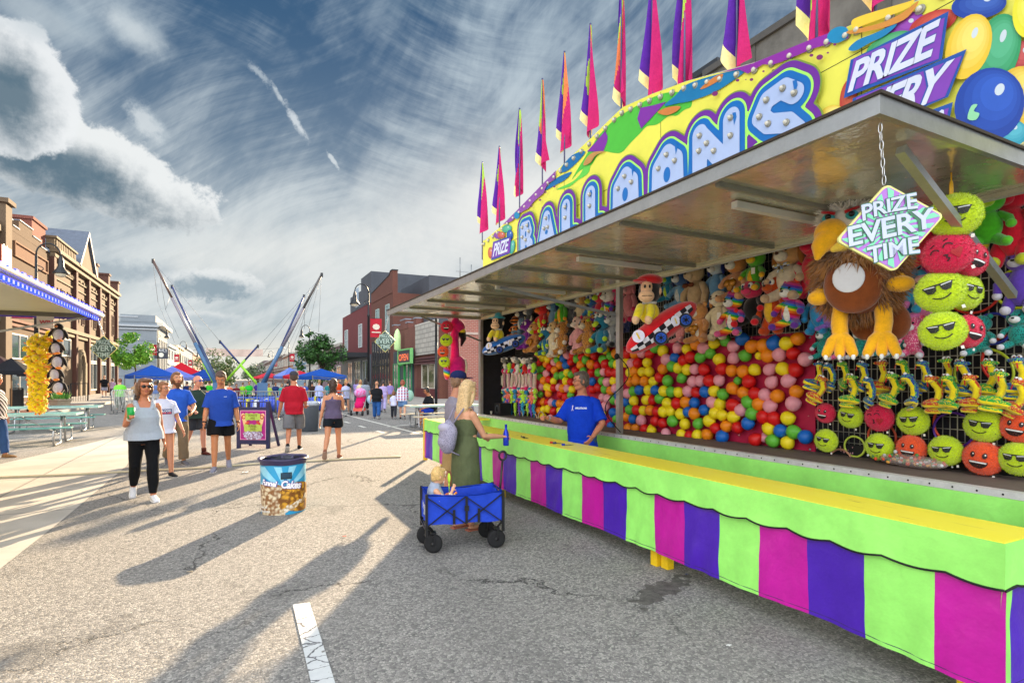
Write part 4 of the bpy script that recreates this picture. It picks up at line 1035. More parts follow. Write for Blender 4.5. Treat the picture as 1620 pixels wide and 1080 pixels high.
# ------------------------------------------------------------------ street furniture
ironm = paint('1c1f24', .45); redban = cloth('b02a3a')
def make_lamp(side, X, Y, label):
    t = thing('street_lamp', label, 'street lamp', (X, Y, .13), 0, 'lamp posts along the street')
    part('base', MB().lathe([(.34, 0), (.34, .12), (.26, .2), (.24, .55), (.17, .75), (.15, 1.1), (.11, 1.2), (.10, 1.3)], n=12), ironm, t)
    part('pole', MB().lathe([(.085, 1.3), (.075, 5.6), (.10, 5.62), (.10, 5.75), (.06, 5.8), (.05, 7.2)], n=10), ironm, t)
    arc = [(side*(.45-.45*cos(a)), 0, 7.2+.55*sin(a)) for a in np.linspace(0, pi, 14)]
    part('gooseneck', MB().tube(arc, .035, 7), ironm, t)
    part('scroll', MB().tube([(side*(.02+.25*sin(a)), 0, 6.4+.3*a/3) for a in np.linspace(0, 3.1, 10)], .02, 5), ironm, t)
    s = part('shade', MB().lathe([(.05, 7.22), (.09, 7.1), (.12, 6.95), (.12, 6.75), (.18, 6.6), (.32, 6.42), (.33, 6.38), (.29, 6.38)], (side*.9, 0, 0), 16), ironm, t)
    part('bulb_glass', MB().ell((side*.9, 0, 6.36), (.24, .24, .14), 12, 8), mat('e8e0c8', rough=.3, emit=.0), s)
    b = part('banner', MB().sheet(lambda u, v: (-side*(.12+.75*u), .03*sin(u*5+v*3), 5.5-1.25*v), 10, 10), redban, t)
    part('banner_print', MB().prism([(-side*(.5+.25*cos(a)), 4.95+.2*sin(a)) for a in np.linspace(0, 6.283, 9)[:8]], -.05, -.04, 'xz').prism([(-side*.2, 4.55), (-side*.8, 4.55), (-side*.8, 4.62), (-side*.2, 4.62)], -.05, -.04, 'xz'), cloth('d8ccc0'), b)
    part('banner_arm', MB().bar((0, 0, 5.52), (-side*.9, 0, 5.52), .03).bar((0, 0, 4.23), (-side*.9, 0, 4.23), .03), ironm, t)
    return t
make_lamp(1, -8.1, 26.8+5.6, 'nearest gooseneck street lamp on the left pavement with red banner')
l2 = make_lamp(1, -8.1, onX(250, 500, -8.1).y, 'second gooseneck lamp on the left, in front of the VAULT sign')
for X, px, lb in ((-8.1, 285, 'third gooseneck lamp on the left, behind the red tent'), (-8.1, 305, 'fourth and farthest gooseneck lamp on the left side')): dup(l2, (X, onX(px, 500, X).y, .13), label=lb)
r1 = make_lamp(-1, 8.0, onX(583, 500, 8).y, 'nearest gooseneck lamp on the right, rising left of the diamond sign')
for px, lb in ((490, 'second lamp on the right, its arch just above the tree'), (457, 'third lamp on the right beside the light blue tent'), (432, 'fourth and farthest lamp on the right side')): dup(r1, (8.0, onX(px, 500, 8).y, .13), label=lb)

# trees
barkm = mat('4c3f34', rough=.95, var=.3, scale=12)
def tree(label, base, cz, rx, rz, n, cols, seed=1, leaf=.16, trunk=.12):
    rnd = random.Random(seed); t = thing('tree', label, 'tree', base)
    tb = MB(); H = cz-base[2]
    tb.tube([(0, 0, 0), (.03, 0, H*.5), (0, .04, H)], [trunk, trunk*.75, trunk*.4], 8)
    for k in range(9):
        a = k*2.4; e = (cos(a)*rx*.7, sin(a)*rx*.7, H+rz*rnd.uniform(-.4, .6))
        tb.tube([(0, 0, H*rnd.uniform(.55, .9)), (e[0]*.5, e[1]*.5, (H+e[2])*.5), e], [trunk*.4, trunk*.25, .015], 5)
    part('trunk', tb, barkm, t)
    cl = [(Vector((rnd.gauss(0, .5)*rx, rnd.gauss(0, .5)*rx, H+rnd.gauss(0, .5)*rz)), rnd.uniform(.22, .42)*rx) for _ in range(26)]
    mb = MB(); k = 0
    while k < n:
        c, r = rnd.choice(cl)
        d = Vector((rnd.gauss(0, 1), rnd.gauss(0, 1), rnd.gauss(0, 1))).normalized(); p = c+d*r*rnd.uniform(.6, 1.05)
        q = Vector((p.x/rx, p.y/rx, (p.z-H)/rz))
        if q.length > 1.12: continue
        s = leaf*rnd.uniform(.5, 1.2); u = Vector((rnd.gauss(0, 1), rnd.gauss(0, 1), rnd.gauss(0, .7))).normalized(); v = u.cross(d+Vector((0, 0, .4))).normalized()
        mb.add([p-u*s*.5, p-u*.1*s+v*s*.32, p+u*s*.5, p+u*.1*s-v*s*.32], [(0, 1, 2, 3)], rnd.randrange(3)); k += 1
    part('crown', mb, [mat(c, rough=.6, var=.2, scale=3) for c in cols], t)
    return t
p = atD(214, 560, 52); tree('small round bright green street tree before the grey bank', (p.x, p.y, .13), p.z, 1.75, 1.85, 4200, ('6aa52a', '86c238', '4f8a22'), 3, .26, .09)
p = atD(508, 564, 56); tree('leafy dark green tree rising behind the right blue tent', (p.x, p.y, .13), p.z, 2.35, 2.4, 5200, ('2f5a22', '3f6e2c', '274a1e'), 5, .30, .13)
p = atD(343, 585, 118); tree('dull green tree seen between the bungee poles far off', (p.x, p.y, .13), p.z, 4.0, 4.6, 2600, ('5a6e3a', '4a6030', '6c7a48'), 7, .55, .2)
p = atD(400, 592, 260); tree('far hazy tree at the end of the street', (p.x, p.y, 0), p.z+1, 7, 5, 1500, ('6a7a5a', '7a886a', '5c6c50'), 9, 1.1, .3)
p = atD(355, 594, 250); tree('low far tree left of the crossed poles', (p.x, p.y, 0), p.z, 6, 4, 1200, ('6a7a5a', '7a886a', '5c6c50'), 11, 1.1, .3)

# pop-up tents
def tent(label, px, ypk, yev, d, wpx, c, c2=None, rz=None, cat='tent'):
    p = atD(px, 598, d); zp = CH+(598-ypk)*d/FP; ze = CH+(598-yev)*d/FP; w = wpx*d/FP/1.25
    t = thing('pop_up_tent', label, cat, (p.x, p.y, 0), rz if rz is not None else .35, 'pop-up tents around the ride')
    h = w/2; mb = MB(); N = 8
    def f(u, v, k):
        a, b = [((-h, -h), (h, -h)), ((h, -h), (h, h)), ((h, h), (-h, h)), ((-h, h), (-h, -h))][k]
        x_, y_ = a[0]+(b[0]-a[0])*u, a[1]+(b[1]-a[1])*u
        return (x_*(1-v), y_*(1-v), ze+(zp-ze)*(v**1.15)-.05*sin(u*pi)*(1-v))
    for k in range(4): mb.sheet(lambda u, v: f(u, v, k), N, 6, mi=k % 2)
    for a, b in (((-h, -h), (h, -h)), ((h, -h), (h, h)), ((h, h), (-h, h)), ((-h, h), (-h, -h))):
        mb.sheet(lambda u, v: (a[0]+(b[0]-a[0])*u, a[1]+(b[1]-a[1])*u, ze-.05*sin(u*pi)-.22*v), N, 1, mi=0)
    part('canopy', mb, [cloth(c), cloth(c2 or c)], t)
    for x_, y_ in ((-h, -h), (h, -h), (h, h), (-h, h)): part('leg', MB().box(x_-.025, y_-.025, 0, x_+.025, y_+.025, ze), galv, t)
    part('truss', MB().bar((-h, -h, ze-.25), (h, -h, ze-.05), .02).bar((-h, -h, ze-.05), (h, -h, ze-.25), .02).bar((h, -h, ze-.25), (h, h, ze-.05), .02), galv, t)
    return t
tent('royal blue pop-up tent at the left, nearest the green tree', 240, 577, 593, 38, 74, '1f52b0')
tent('lavender blue pop-up tent peeking behind the left blue one', 272, 579, 596, 44, 70, '6f7fd0', '8a96dc')
tent('red pop-up tent with pale side behind the lavender tent', 287, 573, 590, 52, 62, 'c81e30', 'd83040')
tent('dark blue pop-up tent low behind the left bungee pole', 322, 584, 597, 50, 56, '1d469c')
tent('white pop-up tent between the red and dark blue tents', 303, 582, 596, 60, 52, 'd8d4d0')
tent('bright blue pop-up tent under the right tree', 508, 583, 594, 36, 72, '1a4fa8')
tent('red pop-up tent wedged beside the bright blue one', 474, 586, 594, 44, 46, 'c0283a')
tent('light blue pop-up tent left of the small red tent', 458, 581, 594, 48, 44, '5f78c8', '7a90d8')
tent('small far red tent seen through the crossed poles', 424, 588, 596, 85, 40, 'c83040')

# ------------------------------------------------------------------ bungee ride
BG = thing('bungee_ride', 'bungee trampoline ride with raised telescopic masts in the middle of the street', 'bungee ride', atD(380, 598, 31)-Vector((0, 0, CH)))
mw, mb_, ml = paint('9a9a98', .35), paint('2a3a70', .4), paint('9ade38', .4)
def mast(a, b, da, db, secs):
    A, B = atD(a[0], a[1], da), atD(b[0], b[1], db)
    o = None
    for (t0, t1, r, m_) in secs:
        q = MB().tube([A.lerp(B, t0), A.lerp(B, t1)], r, 10)
        if t0 == 0: o = part('mast', q, m_, BG, True)
        else: part('mast_section', q, m_, o, True)
    e = part('pulley_head', MB().box(B.x-.06, B.y-.06, B.z-.14, B.x+.06, B.y+.06, B.z+.08), ironm, o, True)
    return A, B
ms = []
stp = paint('8a8690', .4); bl2 = paint('34446c', .4); bl3 = paint('4a6f94', .4)
ms.append(mast((343, 610), (242, 412), 30, 30, [(0, .34, .10, bl3), (.33, .70, .08, stp), (.69, 1, .06, mat('5c4844', rough=.4))]))
ms.append(mast((347, 610), (272, 453), 32, 34, [(0, .4, .09, bl2), (.39, 1, .06, mb_)]))
ms.append(mast((412, 612), (509, 434), 30, 30, [(0, .36, .10, bl3), (.35, .7, .08, stp), (.69, 1, .06, mat('54504f', rough=.4))]))
ms.append(mast((416, 612), (481, 468), 32, 34, [(0, .4, .09, bl2), (.39, 1, .06, mb_)]))
ms.append(mast((411, 612), (348, 540), 35, 35, [(0, .5, .075, ml), (.49, 1, .06, mb_)]))
ms.append(mast((358, 602), (408, 547), 36, 36, [(0, .6, .075, ml), (.59, 1, .06, mb_)]))
part('lime_stay', MB().tube([atD(322, 575, 30.5), atD(340, 608, 30)], .07, 8), ml, BG, True)
cb = MB()
def cabl(a, b, da=30, db=31, sag=0): cb.tube([atD(a[0], a[1], da), (atD(a[0], a[1], da)+atD(b[0], b[1], db))/2-Vector((0, 0, sag)), atD(b[0], b[1], db)], .009, 4)
for a, b in (((243, 414), (348, 540)), ((246, 424), (352, 600)), ((248, 426), (338, 600)), ((272, 456), (360, 604)), ((242, 416), (250, 478)), ((250, 478), (276, 541)), ((252, 430), (262, 490)), ((262, 490), (283, 535)), ((262, 490), (270, 465)),
             ((508, 438), (410, 547)), ((506, 442), (420, 606)), ((505, 446), (430, 600)), ((481, 470), (416, 560)), ((508, 440), (504, 525)), ((505, 445), (489, 515)), ((481, 472), (482, 520)), ((490, 455), (472, 540)), ((270, 458), (330, 590)), ((505, 440), (455, 570))): cabl(a, b)
part('cables', cb, mat('7c8288', rough=.5, var=0), BG, True)
for px, d in ((345, 30), (415, 30)):
    p = atD(px, 598, d); part('mast_base', MB().box(p.x-.5, p.y-.5, .02, p.x+.5, p.y+.5, .5).box(p.x-.25, p.y-.25, .5, p.x+.25, p.y+.25, 1.4), bl3, BG, True)
for px, d in ((362, 29), (396, 29), (430, 28.5)):
    p = atD(px, 598, d)
    tr_ = part('trampoline', MB().lathe([(1.0, .62), (1.3, .62), (1.32, .70), (1.0, .70)], (p.x, p.y, 0), 20), mat('2450c0', rough=.5), BG, True)
    part('trampoline_bed', MB().lathe([(.01, .64), (1.0, .64), (1.0, .66), (.01, .66)], (p.x, p.y, 0), 20), black, tr_, True)
    q = MB()
    for k in range(6): a = k*pi/3; q.tube([(p.x+1.15*cos(a), p.y+1.15*sin(a), 0), (p.x+1.15*cos(a), p.y+1.15*sin(a), .64)], .025, 5)
    part('trampoline_legs', q, galv, tr_, True)
for i, (px, py, L_) in enumerate(((440, 652, 1.6), (500, 648, 2.2), (465, 655, 1.4), (395, 655, 1.6))):
    p = G(px, py+2); t = thing('inflatable_barrier', ['blue and white inflatable tube left of the man in red', 'blue and white inflatable tube behind the ponytailed woman', 'short inflatable tube just right of the striped sign board', 'inflatable tube behind the funnel cake board'][i], 'inflatable', p, -.3, 'inflatable tubes round the trampolines')
    q = MB()
    for k in range(8): q.tube([(-L_/2+k*L_/8, 0, .36), (-L_/2+(k+.5)*L_/8, 0, .37), (-L_/2+(k+1)*L_/8, 0, .36)], [.30, .35, .30], 14, mi=k % 2 and (1 if k % 4 == 1 else 0))
    part('tube', q, [vinyl('2a4fd0'), vinyl('d8dce8'), vinyl('e8d82a')], t); part('strap', MB().box(-.04, -.37, 0, .04, .37, .74), cloth('e8e040'), t)

# crowd barriers
def make_barrier(loc, rz, label, w=2.2):
    t = thing('crowd_barrier', label, 'barrier', loc, rz, 'steel crowd barriers')
    f = MB().tube([(-w/2, 0, .15), (-w/2, 0, 1.02), (-w/2+.08, 0, 1.1), (w/2-.08, 0, 1.1), (w/2, 0, 1.02), (w/2, 0, .15)], .02, 6).bar((-w/2, 0, .18), (w/2, 0, .18), .035)
    part('frame', f, galv, t); b = MB()
    n = 16
    for k in range(1, n): b.tube([(-w/2+k*w/n, 0, .18), (-w/2+k*w/n, 0, 1.1)], .008, 4)
    part('bars', b, galv, t)
    for s in (-1, 1): part('foot', MB().bar((s*w*.4, -.3, .02), (s*w*.4, .3, .02), .04).bar((s*w*.4, 0, .02), (s*w*.4, 0, .2), .03), galv, t)
    return t
b0 = None
bars = [((425, 661), (458, 660)), ((458, 660), (495, 660)), ((495, 659), (531, 659)), ((531, 658), (560, 655)), ((380, 660), (424, 661)), ((340, 657), (379, 659)), ((300, 655), (338, 657)), ((262, 652), (299, 655)), ((228, 650), (262, 652))]
bl = ['barrier left of the man in the red shirt', 'barrier behind the man in the red shirt', 'barrier behind the ponytailed woman', 'last barrier at the right, by the pink stroller', 'barrier behind the funnel cake board', 'barrier behind the man in the blue shirt', 'barrier behind the man in sunglasses', 'barrier behind the bearded man', 'barrier behind the girl in the white shirt']
for (a, b), lb in zip(bars, bl):
    A, B = G(*a), G(*b); c = (A+B)/2; rz = atan2(B.y-A.y, B.x-A.x); L_ = (B-A).length
    if b0 is None: b0 = make_barrier(c, rz, 'steel crowd '+lb)
    else: dup(b0, c, rz, 'steel crowd '+lb)
A, B = G(176, 655), G(213, 653)
t = make_barrier((A+B)/2, atan2(B.y-A.y, B.x-A.x), 'steel barrier wound with white rope lights before the man in green', (B-A).length)
rp = MB(); random.seed(5)
for k in range(26):
    x_ = -1.0/2+k*1.0/26; rp.tube([(x_+random.uniform(-.04, .04), -.03-.02*random.random(), .15+.95*v+(.02 if v else 0)) for v in (0, .3, .6, .9, 1)], .009, 4)
part('rope', rp, mat('d8d8d4', rough=.6), t)

# ------------------------------------------------------------------ picnic tables
teal = mat('5e9a94', rough=.5, var=.12, scale=5, bump=.1)
def make_table(loc, rz, label, top=teal, L_=2.4):
    t = thing('picnic_table', label, 'picnic table', loc, rz, 'steel framed picnic tables')
    tp = part('tabletop', MB().box(-L_/2, -.37, .73, L_/2, .37, .77), top, t)
    part('tabletop_edge', MB().box(-L_/2-.012, -.382, .72, L_/2+.012, -.371, .775).box(-L_/2-.012, .371, .72, L_/2+.012, .382, .775).box(L_/2+.001, -.371, .72, L_/2+.012, .371, .775), mat('9ab8b0', rough=.5), tp)
    for s in (-1, 1): part('bench', MB().box(-L_/2, s*.72-.13, .43, L_/2, s*.72+.13, .46), top, t)
    for e in (-1, 1):
        x_ = e*L_*.36; m_ = MB()
        for s in (-1, 1):
            m_.tube([(x_, s*.10, .72), (x_, s*.16, .55), (x_, s*.2, .12), (x_, s*.26, .04), (x_, s*.74, .03), (x_, s*.84, .1), (x_, s*.82, .36), (x_, s*.76, .42), (x_, s*.24, .43)], .024, 8)
        m_.bar((x_, -.35, .71), (x_, .35, .71), .04)
        part('leg_frame', m_, metal('a8aaac', .35), t)
    part('cross_brace', MB().tube([(-L_*.36, 0, .2), (0, 0, .70), (L_*.36, 0, .2)], .012, 6), metal('a8aaac', .35), t)
    return t
p = atD(84, 598, 17.2); ta = make_table((p.x, p.y, 0), .0, 'teal picnic table farther from the viewer, just beyond the yellow ducks')
p = atD(30, 598, 13.6); dup(ta, (p.x, p.y, 0), .0, 'nearer teal picnic table whose left end leaves the picture')
p = atD(700, 598, 18.3); make_table((p.x, p.y, 0), .0, 'pale picnic table with a man sitting on its bench', mat('c9bfa8', rough=.5, var=.1))

# planter, patio fence, umbrellas
p = G(95, 650); t = thing('planter', 'square tan stone planter with leafy flowers behind the far picnic table', 'planter', (p.x, p.y, .0))
part('pot', MB().lathe([(.34, 0), (.36, .08), (.44, .50), (.50, .53), (.50, .62), (.44, .62), (.42, .55), (.05, .55)], n=4, smooth=False), mat('a89a84', rough=.85, var=.12), t)
random.seed(8); q = MB()
for k in range(160):
    a, r = random.uniform(0, 6.28), random.uniform(0, .36); h = random.uniform(.1, .45); c = Vector((r*cos(a), r*sin(a), .55)); e = c+Vector((cos(a)*.15, sin(a)*.15, h)); s = Vector((-sin(a), cos(a), 0))*.04
    q.add([c, (c+e)/2+s, e, (c+e)/2-s], [(0, 1, 2, 3)], k % 2)
part('leaves', q, [mat('4f8a34', rough=.7), mat('7ab04a', rough=.7)], t)
def rail_fence(label, A, B, h=1.0, m_=ironm, solid=False):
    A, B = Vector(A), Vector(B); L_ = (B-A).length; t = thing('patio_fence', label, 'fence', (A+B)/2, atan2(B.y-A.y, B.x-A.x), 'black patio fence sections')
    f = MB().bar((-L_/2, 0, h), (L_/2, 0, h), .05).bar((-L_/2, 0, .12), (L_/2, 0, .12), .04).bar((-L_/2, 0, 0), (-L_/2, 0, h), .06).bar((L_/2, 0, 0), (L_/2, 0, h), .06); part('frame', f, m_, t)
    b = MB()
    if solid: b.box(-L_/2+.05, -.01, .15, L_/2-.05, .01, h-.05)
    else:
        n = int(L_/.13)
        for k in range(1, n): b.box(-L_/2+k*L_/n-.008, -.008, .12, -L_/2+k*L_/n+.008, .008, h)
    part('panel' if solid else 'bars', b, m_, t)
dk = mat('23262a', rough=.7, var=.3, scale=8)
rail_fence('dark solid patio panel right of the striped shirt man', G(17, 652, .0), G(36, 651, .0), 1.15, dk, True)
rail_fence('dark solid patio panel behind the penguin toys', G(74, 640), G(108, 641), 1.2, dk, True)
rail_fence('open black patio railing left of the near lamp post', G(112, 638), G(139, 637), 1.3)
for px, py, wpx, lb, c in ((18, 566, 66, 'open dark umbrella largest and nearest over the patio', '24262c'), (60, 572, 52, 'small black patio umbrella behind the ducks', '2b2d34'), (-6, 560, 70, 'umbrella with maroon shade at the left edge', '3c2a30')):
    d = 30 if px > 30 else 26; p = atD(px, py, d); w = wpx*d/FP/2
    t = thing('patio_umbrella', lb, 'umbrella', (p.x, p.y, .0)); q = MB(); n = 8
    vs = [(0, 0, p.z)]+[(w*cos(2*pi*k/n), w*sin(2*pi*k/n), p.z-.62) for k in range(n)]+[(w*cos(2*pi*k/n), w*sin(2*pi*k/n), p.z-.80) for k in range(n)]
    q.add(vs, [(0, 1+k, 1+(k+1) % n) for k in range(n)]+[(1+k, 9+k, 9+(k+1) % n, 1+(k+1) % n) for k in range(n)])
    part('canopy', q, cloth(c), t); part('pole', MB().tube([(0, 0, 0), (0, 0, p.z)], .03, 8), mat('8a6a4a', rough=.6), t)
# hose lying across the street
hp = [(x_, 11.55-.07*x_+.06*sin(x_*1.3)+.03*sin(x_*3.1), .018) for x_ in np.linspace(-7, 3.1, 60)]
solo('hose', MB().tube(hp, .02, 8), mat('cfc4a4', rough=.6, var=.1), 'pale hose lying right across the street behind the walkers', 'hose')

# ------------------------------------------------------------------ litter bin wrapped with a funnel cake print
BN = thing('litter_bin', 'round litter bin with a printed Funnel Cakes wrap in the foreground', 'litter bin', G(448.5, 807)); br, bh = .262, .66
def sup(a, r, z):
    c, s = cos(a), sin(a); k = (abs(c)**3.2+abs(s)**3.2)**(-1/3.2); k = 1+(k-1)*.35
    return (r*k*c*(1+.012*sin(3*a+z*9)), r*k*s, z+.004*sin(5*a))
wr = MB().loft([[sup(2*pi*k/48, br*(1-.03*(1-z/bh)), z) for k in range(48)] for z in np.linspace(0.0, bh-.04, 9)], cap=False)
wrap = part('wrap', wr, mat('2f9fd0', rough=.35, var=.08, scale=2, bump=.15, bscale=8), BN)
part('rim', MB().loft([[sup(2*pi*k/48, r, z) for k in range(48)] for r, z in ((br+.002, bh-.065), (br+.010, bh-.04), (br+.016, bh-.02), (br+.034, bh), (br+.022, bh+.012), (br-.012, bh), (br-.02, bh-.04))], cap=False), mat('3a3458', rough=.4, var=.15), BN)
part('liner', MB().loft([[(lambda q: (q[0], q[1], q[2]+.008*sin(k*2.1)))(sup(2*pi*k/48, r*(1+.02*sin(k*1.7)), z)) for k in range(48)] for r, z in ((br-.018, bh-.005), (br-.03, bh-.12), (br-.06, bh-.4), (.02, bh-.42))], cap=False), mat('23283a', rough=.3, var=.4, scale=12, bump=.5, bscale=25), BN)
fw_ang = atan2(-BN.location.y, -BN.location.x)      # the side facing the viewer
def wrapfn(off): return lambda u, v: Vector(sup(fw_ang+u/br, (br+off)*(1-.03*(1-v/bh)), v))
def bart(fn, x0, y0, x1, y1, h, c, off, name='print'):
    vs, fs = fill(fn, x0, y0, x1, y1, h, merge=False); return part(name, lay(vs, fs, wrapfn(off)), c if not isinstance(c, str) else mat(c, rough=.4, var=.1, scale=12), wrap)
def rays(X, Y):
    a = np.arctan2(Y-.30, X-.02); return -np.sin(a*11)*.05+np.where(Y > .36, 0, 1)+np.where(Y > bh-.07, 1, 0)
bart(rays, -.42, .30, .42, .63, .012, '8fd0e8', .003)
rn = np.random.RandomState(4)
def blobs(cs): return lambda X, Y: np.min([np.hypot((X-a)/w, (Y-b)/h)-1 for a, b, w, h in cs], axis=0)*.04
def cake_mat(a, b_, sc):
    m = bpy.data.materials.new('cake_print'); m.use_nodes = True; x = NX(m.node_tree); b = m.node_tree.nodes['Principled BSDF']
    tc = x.node('ShaderNodeTexCoord').outputs['Object']; v = x.vor(tc, sc, 'SMOOTH_F1'); n = x.noise(tc, sc*.8, 5, .65)
    c = x.mix(x.ss(x.m('ADD', v, x.m('MULTIPLY', n, .5)), .45, .85), srgb(a), srgb(b_)); c = x.mix(x.ss(n, .60, .66), c, [k*1.5 for k in srgb(a)])
    x.l.new(c, b.inputs['Base Color']); b.inputs['Roughness'].default_value = .35; return m
tanm, goldm, creamy = cake_mat('e0cfae', '8a5c34', 26), cake_mat('d9a02e', '7a4a14', 24), cake_mat('ece4d2', 'b08a54', 30)
bart(blobs([(-.20+.07*rn.rand(), .05+.3*i/9, .2, .07) for i in range(9)]), -.42, 0.0, .02, .37, .012, tanm, .006)
bart(blobs([(.16+.05*rn.randn(), .09+.22*i/9, .19, .07) for i in range(10)]), -.06, 0.0, .42, .40, .012, goldm, .008)
bart(blobs([(.02+.04*i, .06+.018*i+.012*sin(i*2), .035, .03+.01*sin(i)) for i in range(10)]), -.06, 0, .42, .3, .010, creamy, .010)
for bold, off, c in ((.13, .013, '5a3a9c'), (.06, .015, 'f2f0f6')):
    for txt, u0, v0, hh, tl in (('Funnel', -.255, .375, .062, -.12), ('Cakes', -.025, .340, .085, -.14)):
        vs, fs, w = text2d(txt, bold, .3, .95)
        g = MB(); lay(vs, fs, lambda u, v: Vector(wrapfn(off)(u0+u*hh*.78, v0+v*hh+tl*u*hh)), g); part('lettering', g, paint(c, .4), wrap)
for txt, u0, v0 in (('Best of', -.31, .085), ('Confections', -.36, .035)):
    vs, fs, w = text2d(txt, .05, .1); part('lettering', lay(vs, fs, lambda u, v: Vector(wrapfn(.014)(u0+u*.03, v0+v*.030))), paint('f0eee8'), wrap)
hz = MB()
for (a, b, c, d) in ((-.03, .09, .505, .515), (-.03, .09, .435, .448), (-.03, -.018, .448, .505), (.078, .09, .448, .505)): lay([(a, c), (b, c), (b, d), (a, d)], [(0, 1, 2, 3)], wrapfn(.014), hz)
part('handle_recess', lay([(-.018, .448), (.03, .448), (.078, .448), (.078, .505), (.03, .505), (-.018, .505)], [(0, 1, 4, 5), (1, 2, 3, 4)], wrapfn(.009)), mat('1f4258', rough=.4), BN)
part('handle_frame', hz, mat('16242e', rough=.4), BN)
# plain grey bin behind the walkers
p = G(490, 682); t = thing('litter_bin', 'plain grey plastic litter bin behind the woman in the purple vest', 'litter bin', p)
part('body', MB().lathe([(.01, 0), (.24, .0), (.28, .84), (.30, .86), (.30, .9), (.27, .9), (.26, .86)], n=24), mat('5b6672', rough=.5, var=.08), t)
part('liner', MB().lathe([(.305, .80), (.31, .90), (.27, .93), (.25, .80), (.01, .72)], n=24), mat('a8b4c4', rough=.2, var=.3, scale=12), t)

# ------------------------------------------------------------------ folding sign board
p = G(401, 709); AF = thing('sign_board', 'navy framed folding sign board with a funnel cake print', 'sign', p, -YAW-.08)
nav = mat('23264e', rough=.5, var=.08)
f = MB(); wd, hh = .36, 1.10
for s in (-1, 1): f.box(s*wd-.04, -.03, .0, s*wd+.04, .03, hh)
f.box(-wd+.04, -.03, .10, wd-.04, .03, .2); f.box(-wd+.04, -.03, hh-.20, wd-.04, .03, hh-.13); f.box(-wd+.04, -.03, hh-.02, wd-.04, .03, hh)
for x_ in (-.12, .12): f.box(x_-.02, -.028, hh-.13, x_+.02, .028, hh-.02)
part('frame', f, nav, AF); part('rear_leg', MB().bar((-wd, .04, hh-.05), (-wd, .5, 0), .05).bar((wd, .04, hh-.05), (wd, .5, 0), .05), nav, AF)
bd = part('poster', MB().box(-wd+.041, -.02, .201, wd-.041, .02, hh-.201), mat('b01a86', rough=.4, var=.05), AF)
part('poster_border', MB().box(-wd+.045, -.0235, .205, -wd+.06, -.0205, hh-.205).box(wd-.06, -.0235, .205, wd-.045, -.0205, hh-.205).box(-wd+.06, -.0235, .205, wd-.06, -.0205, .22).box(-wd+.06, -.0235, hh-.22, wd-.06, -.0205, hh-.205), paint('e8a8c8'), bd)
def aart(fn, c, off, h=.01): vs, fs = fill(fn, -.31, .21, .31, .89, h); part('print', lay(vs, fs, lambda u, v: (u, -.02-off, v)), c if not isinstance(c, str) else mat(c, rough=.4, var=.15, scale=20), bd)
aart(lambda X, Y: np.minimum(sd_seg(X, Y, (-.24, .78), (-.17, .50)), sd_seg(X, Y, (.24, .78), (.17, .50)))-.045, 'eec890', .006)
aart(lambda X, Y: np.minimum(np.abs(np.hypot(X+.22, Y-.74)-.04), np.abs(np.hypot(X-.22, Y-.74)-.04))-.012, 'c02838', .009)
aart(lambda X, Y: np.minimum(sd_seg(X, Y, (-.16, .58), (-.11, .62)), sd_seg(X, Y, (.16, .58), (.11, .62)))-.03, 'd04038', .009)
aart(lambda X, Y: sd_ell(X, Y, 0, .32, .24, .125)+.012*np.sin(X*60)*np.sin(Y*50+2), cake_mat('d0d4ee', '8a6a84', 22), .007)
aart(lambda X, Y: np.maximum(np.abs(X)-.17, np.abs(Y-.745)-.065)-.015+.008*np.sin(X*50), 'b4cc58', .012)
aart(lambda X, Y: np.maximum(np.abs(X)-.20, np.abs(Y-.485)-.065)-.015+.008*np.sin(X*46), 'b4cc58', .012)
for txt, z, k in (('DONUTS', .755, .052), ('HERE', .69, .046), ('FUNNEL', .50, .052), ('CAKES', .435, .046)):
    vs, fs, w = text2d(txt, .06, 0); part('lettering', lay(vs, fs, lambda u, v: (-w*k*.62/2*1.15+u*k*.62*1.15, -.0345, z+v*k)), paint('7a8a2a'), bd)

# ------------------------------------------------------------------ blue folding wagon
WG = thing('folding_wagon', 'royal blue fabric folding wagon on four black wheels', 'wagon', (2.01, 5.09, 0), radians(-11))
hl, hw, z0, z1 = .365, .205, .27, .555
wblue = mat('0f3fc0', rough=.75, var=.12, scale=7, bump=.35, bscale=14)
q = MB()
def wall(a, b):
    def f(u, v):
        x_, y_ = a[0]+(b[0]-a[0])*u, a[1]+(b[1]-a[1])*u; zz = z0+(z1-z0)*v-.028*sin(u*pi)**2*v+.006*sin(u*13); o = .014*sin(u*pi)*sin(v*pi)*(-1)+.005*sin(u*19+v*4)
        n = Vector((y_*0+(b[1]-a[1]), -(b[0]-a[0]), 0)).normalized(); return (x_+n.x*o, y_+n.y*o, zz)
    q.sheet(f, 24, 8)
    q.sheet(lambda u, v: (lambda p_: (p_[0]*.975, p_[1]*.965, p_[2]+.001))(f(u, v)), 24, 8)
for a, b in (((-hl, -hw), (hl, -hw)), ((hl, -hw), (hl, hw)), ((hl, hw), (-hl, hw)), ((-hl, hw), (-hl, -hw))): wall(a, b)
q.box(-hl+.01, -hw+.01, z0, hl-.01, hw-.01, z0+.012)
body = part('fabric_body', q, wblue, WG)
part('rim_tape', MB().tube([(-hl, -hw, z1), (-hl*.5, -hw, z1-.014), (0, -hw, z1-.024), (hl*.5, -hw, z1-.014), (hl, -hw, z1), (hl, hw, z1), (0, hw, z1-.024), (-hl, hw, z1)], .008, 6, closed=True), cloth('0b2f96'), body)
blk = mat('111114', rough=.4, var=.1)
fr = MB()
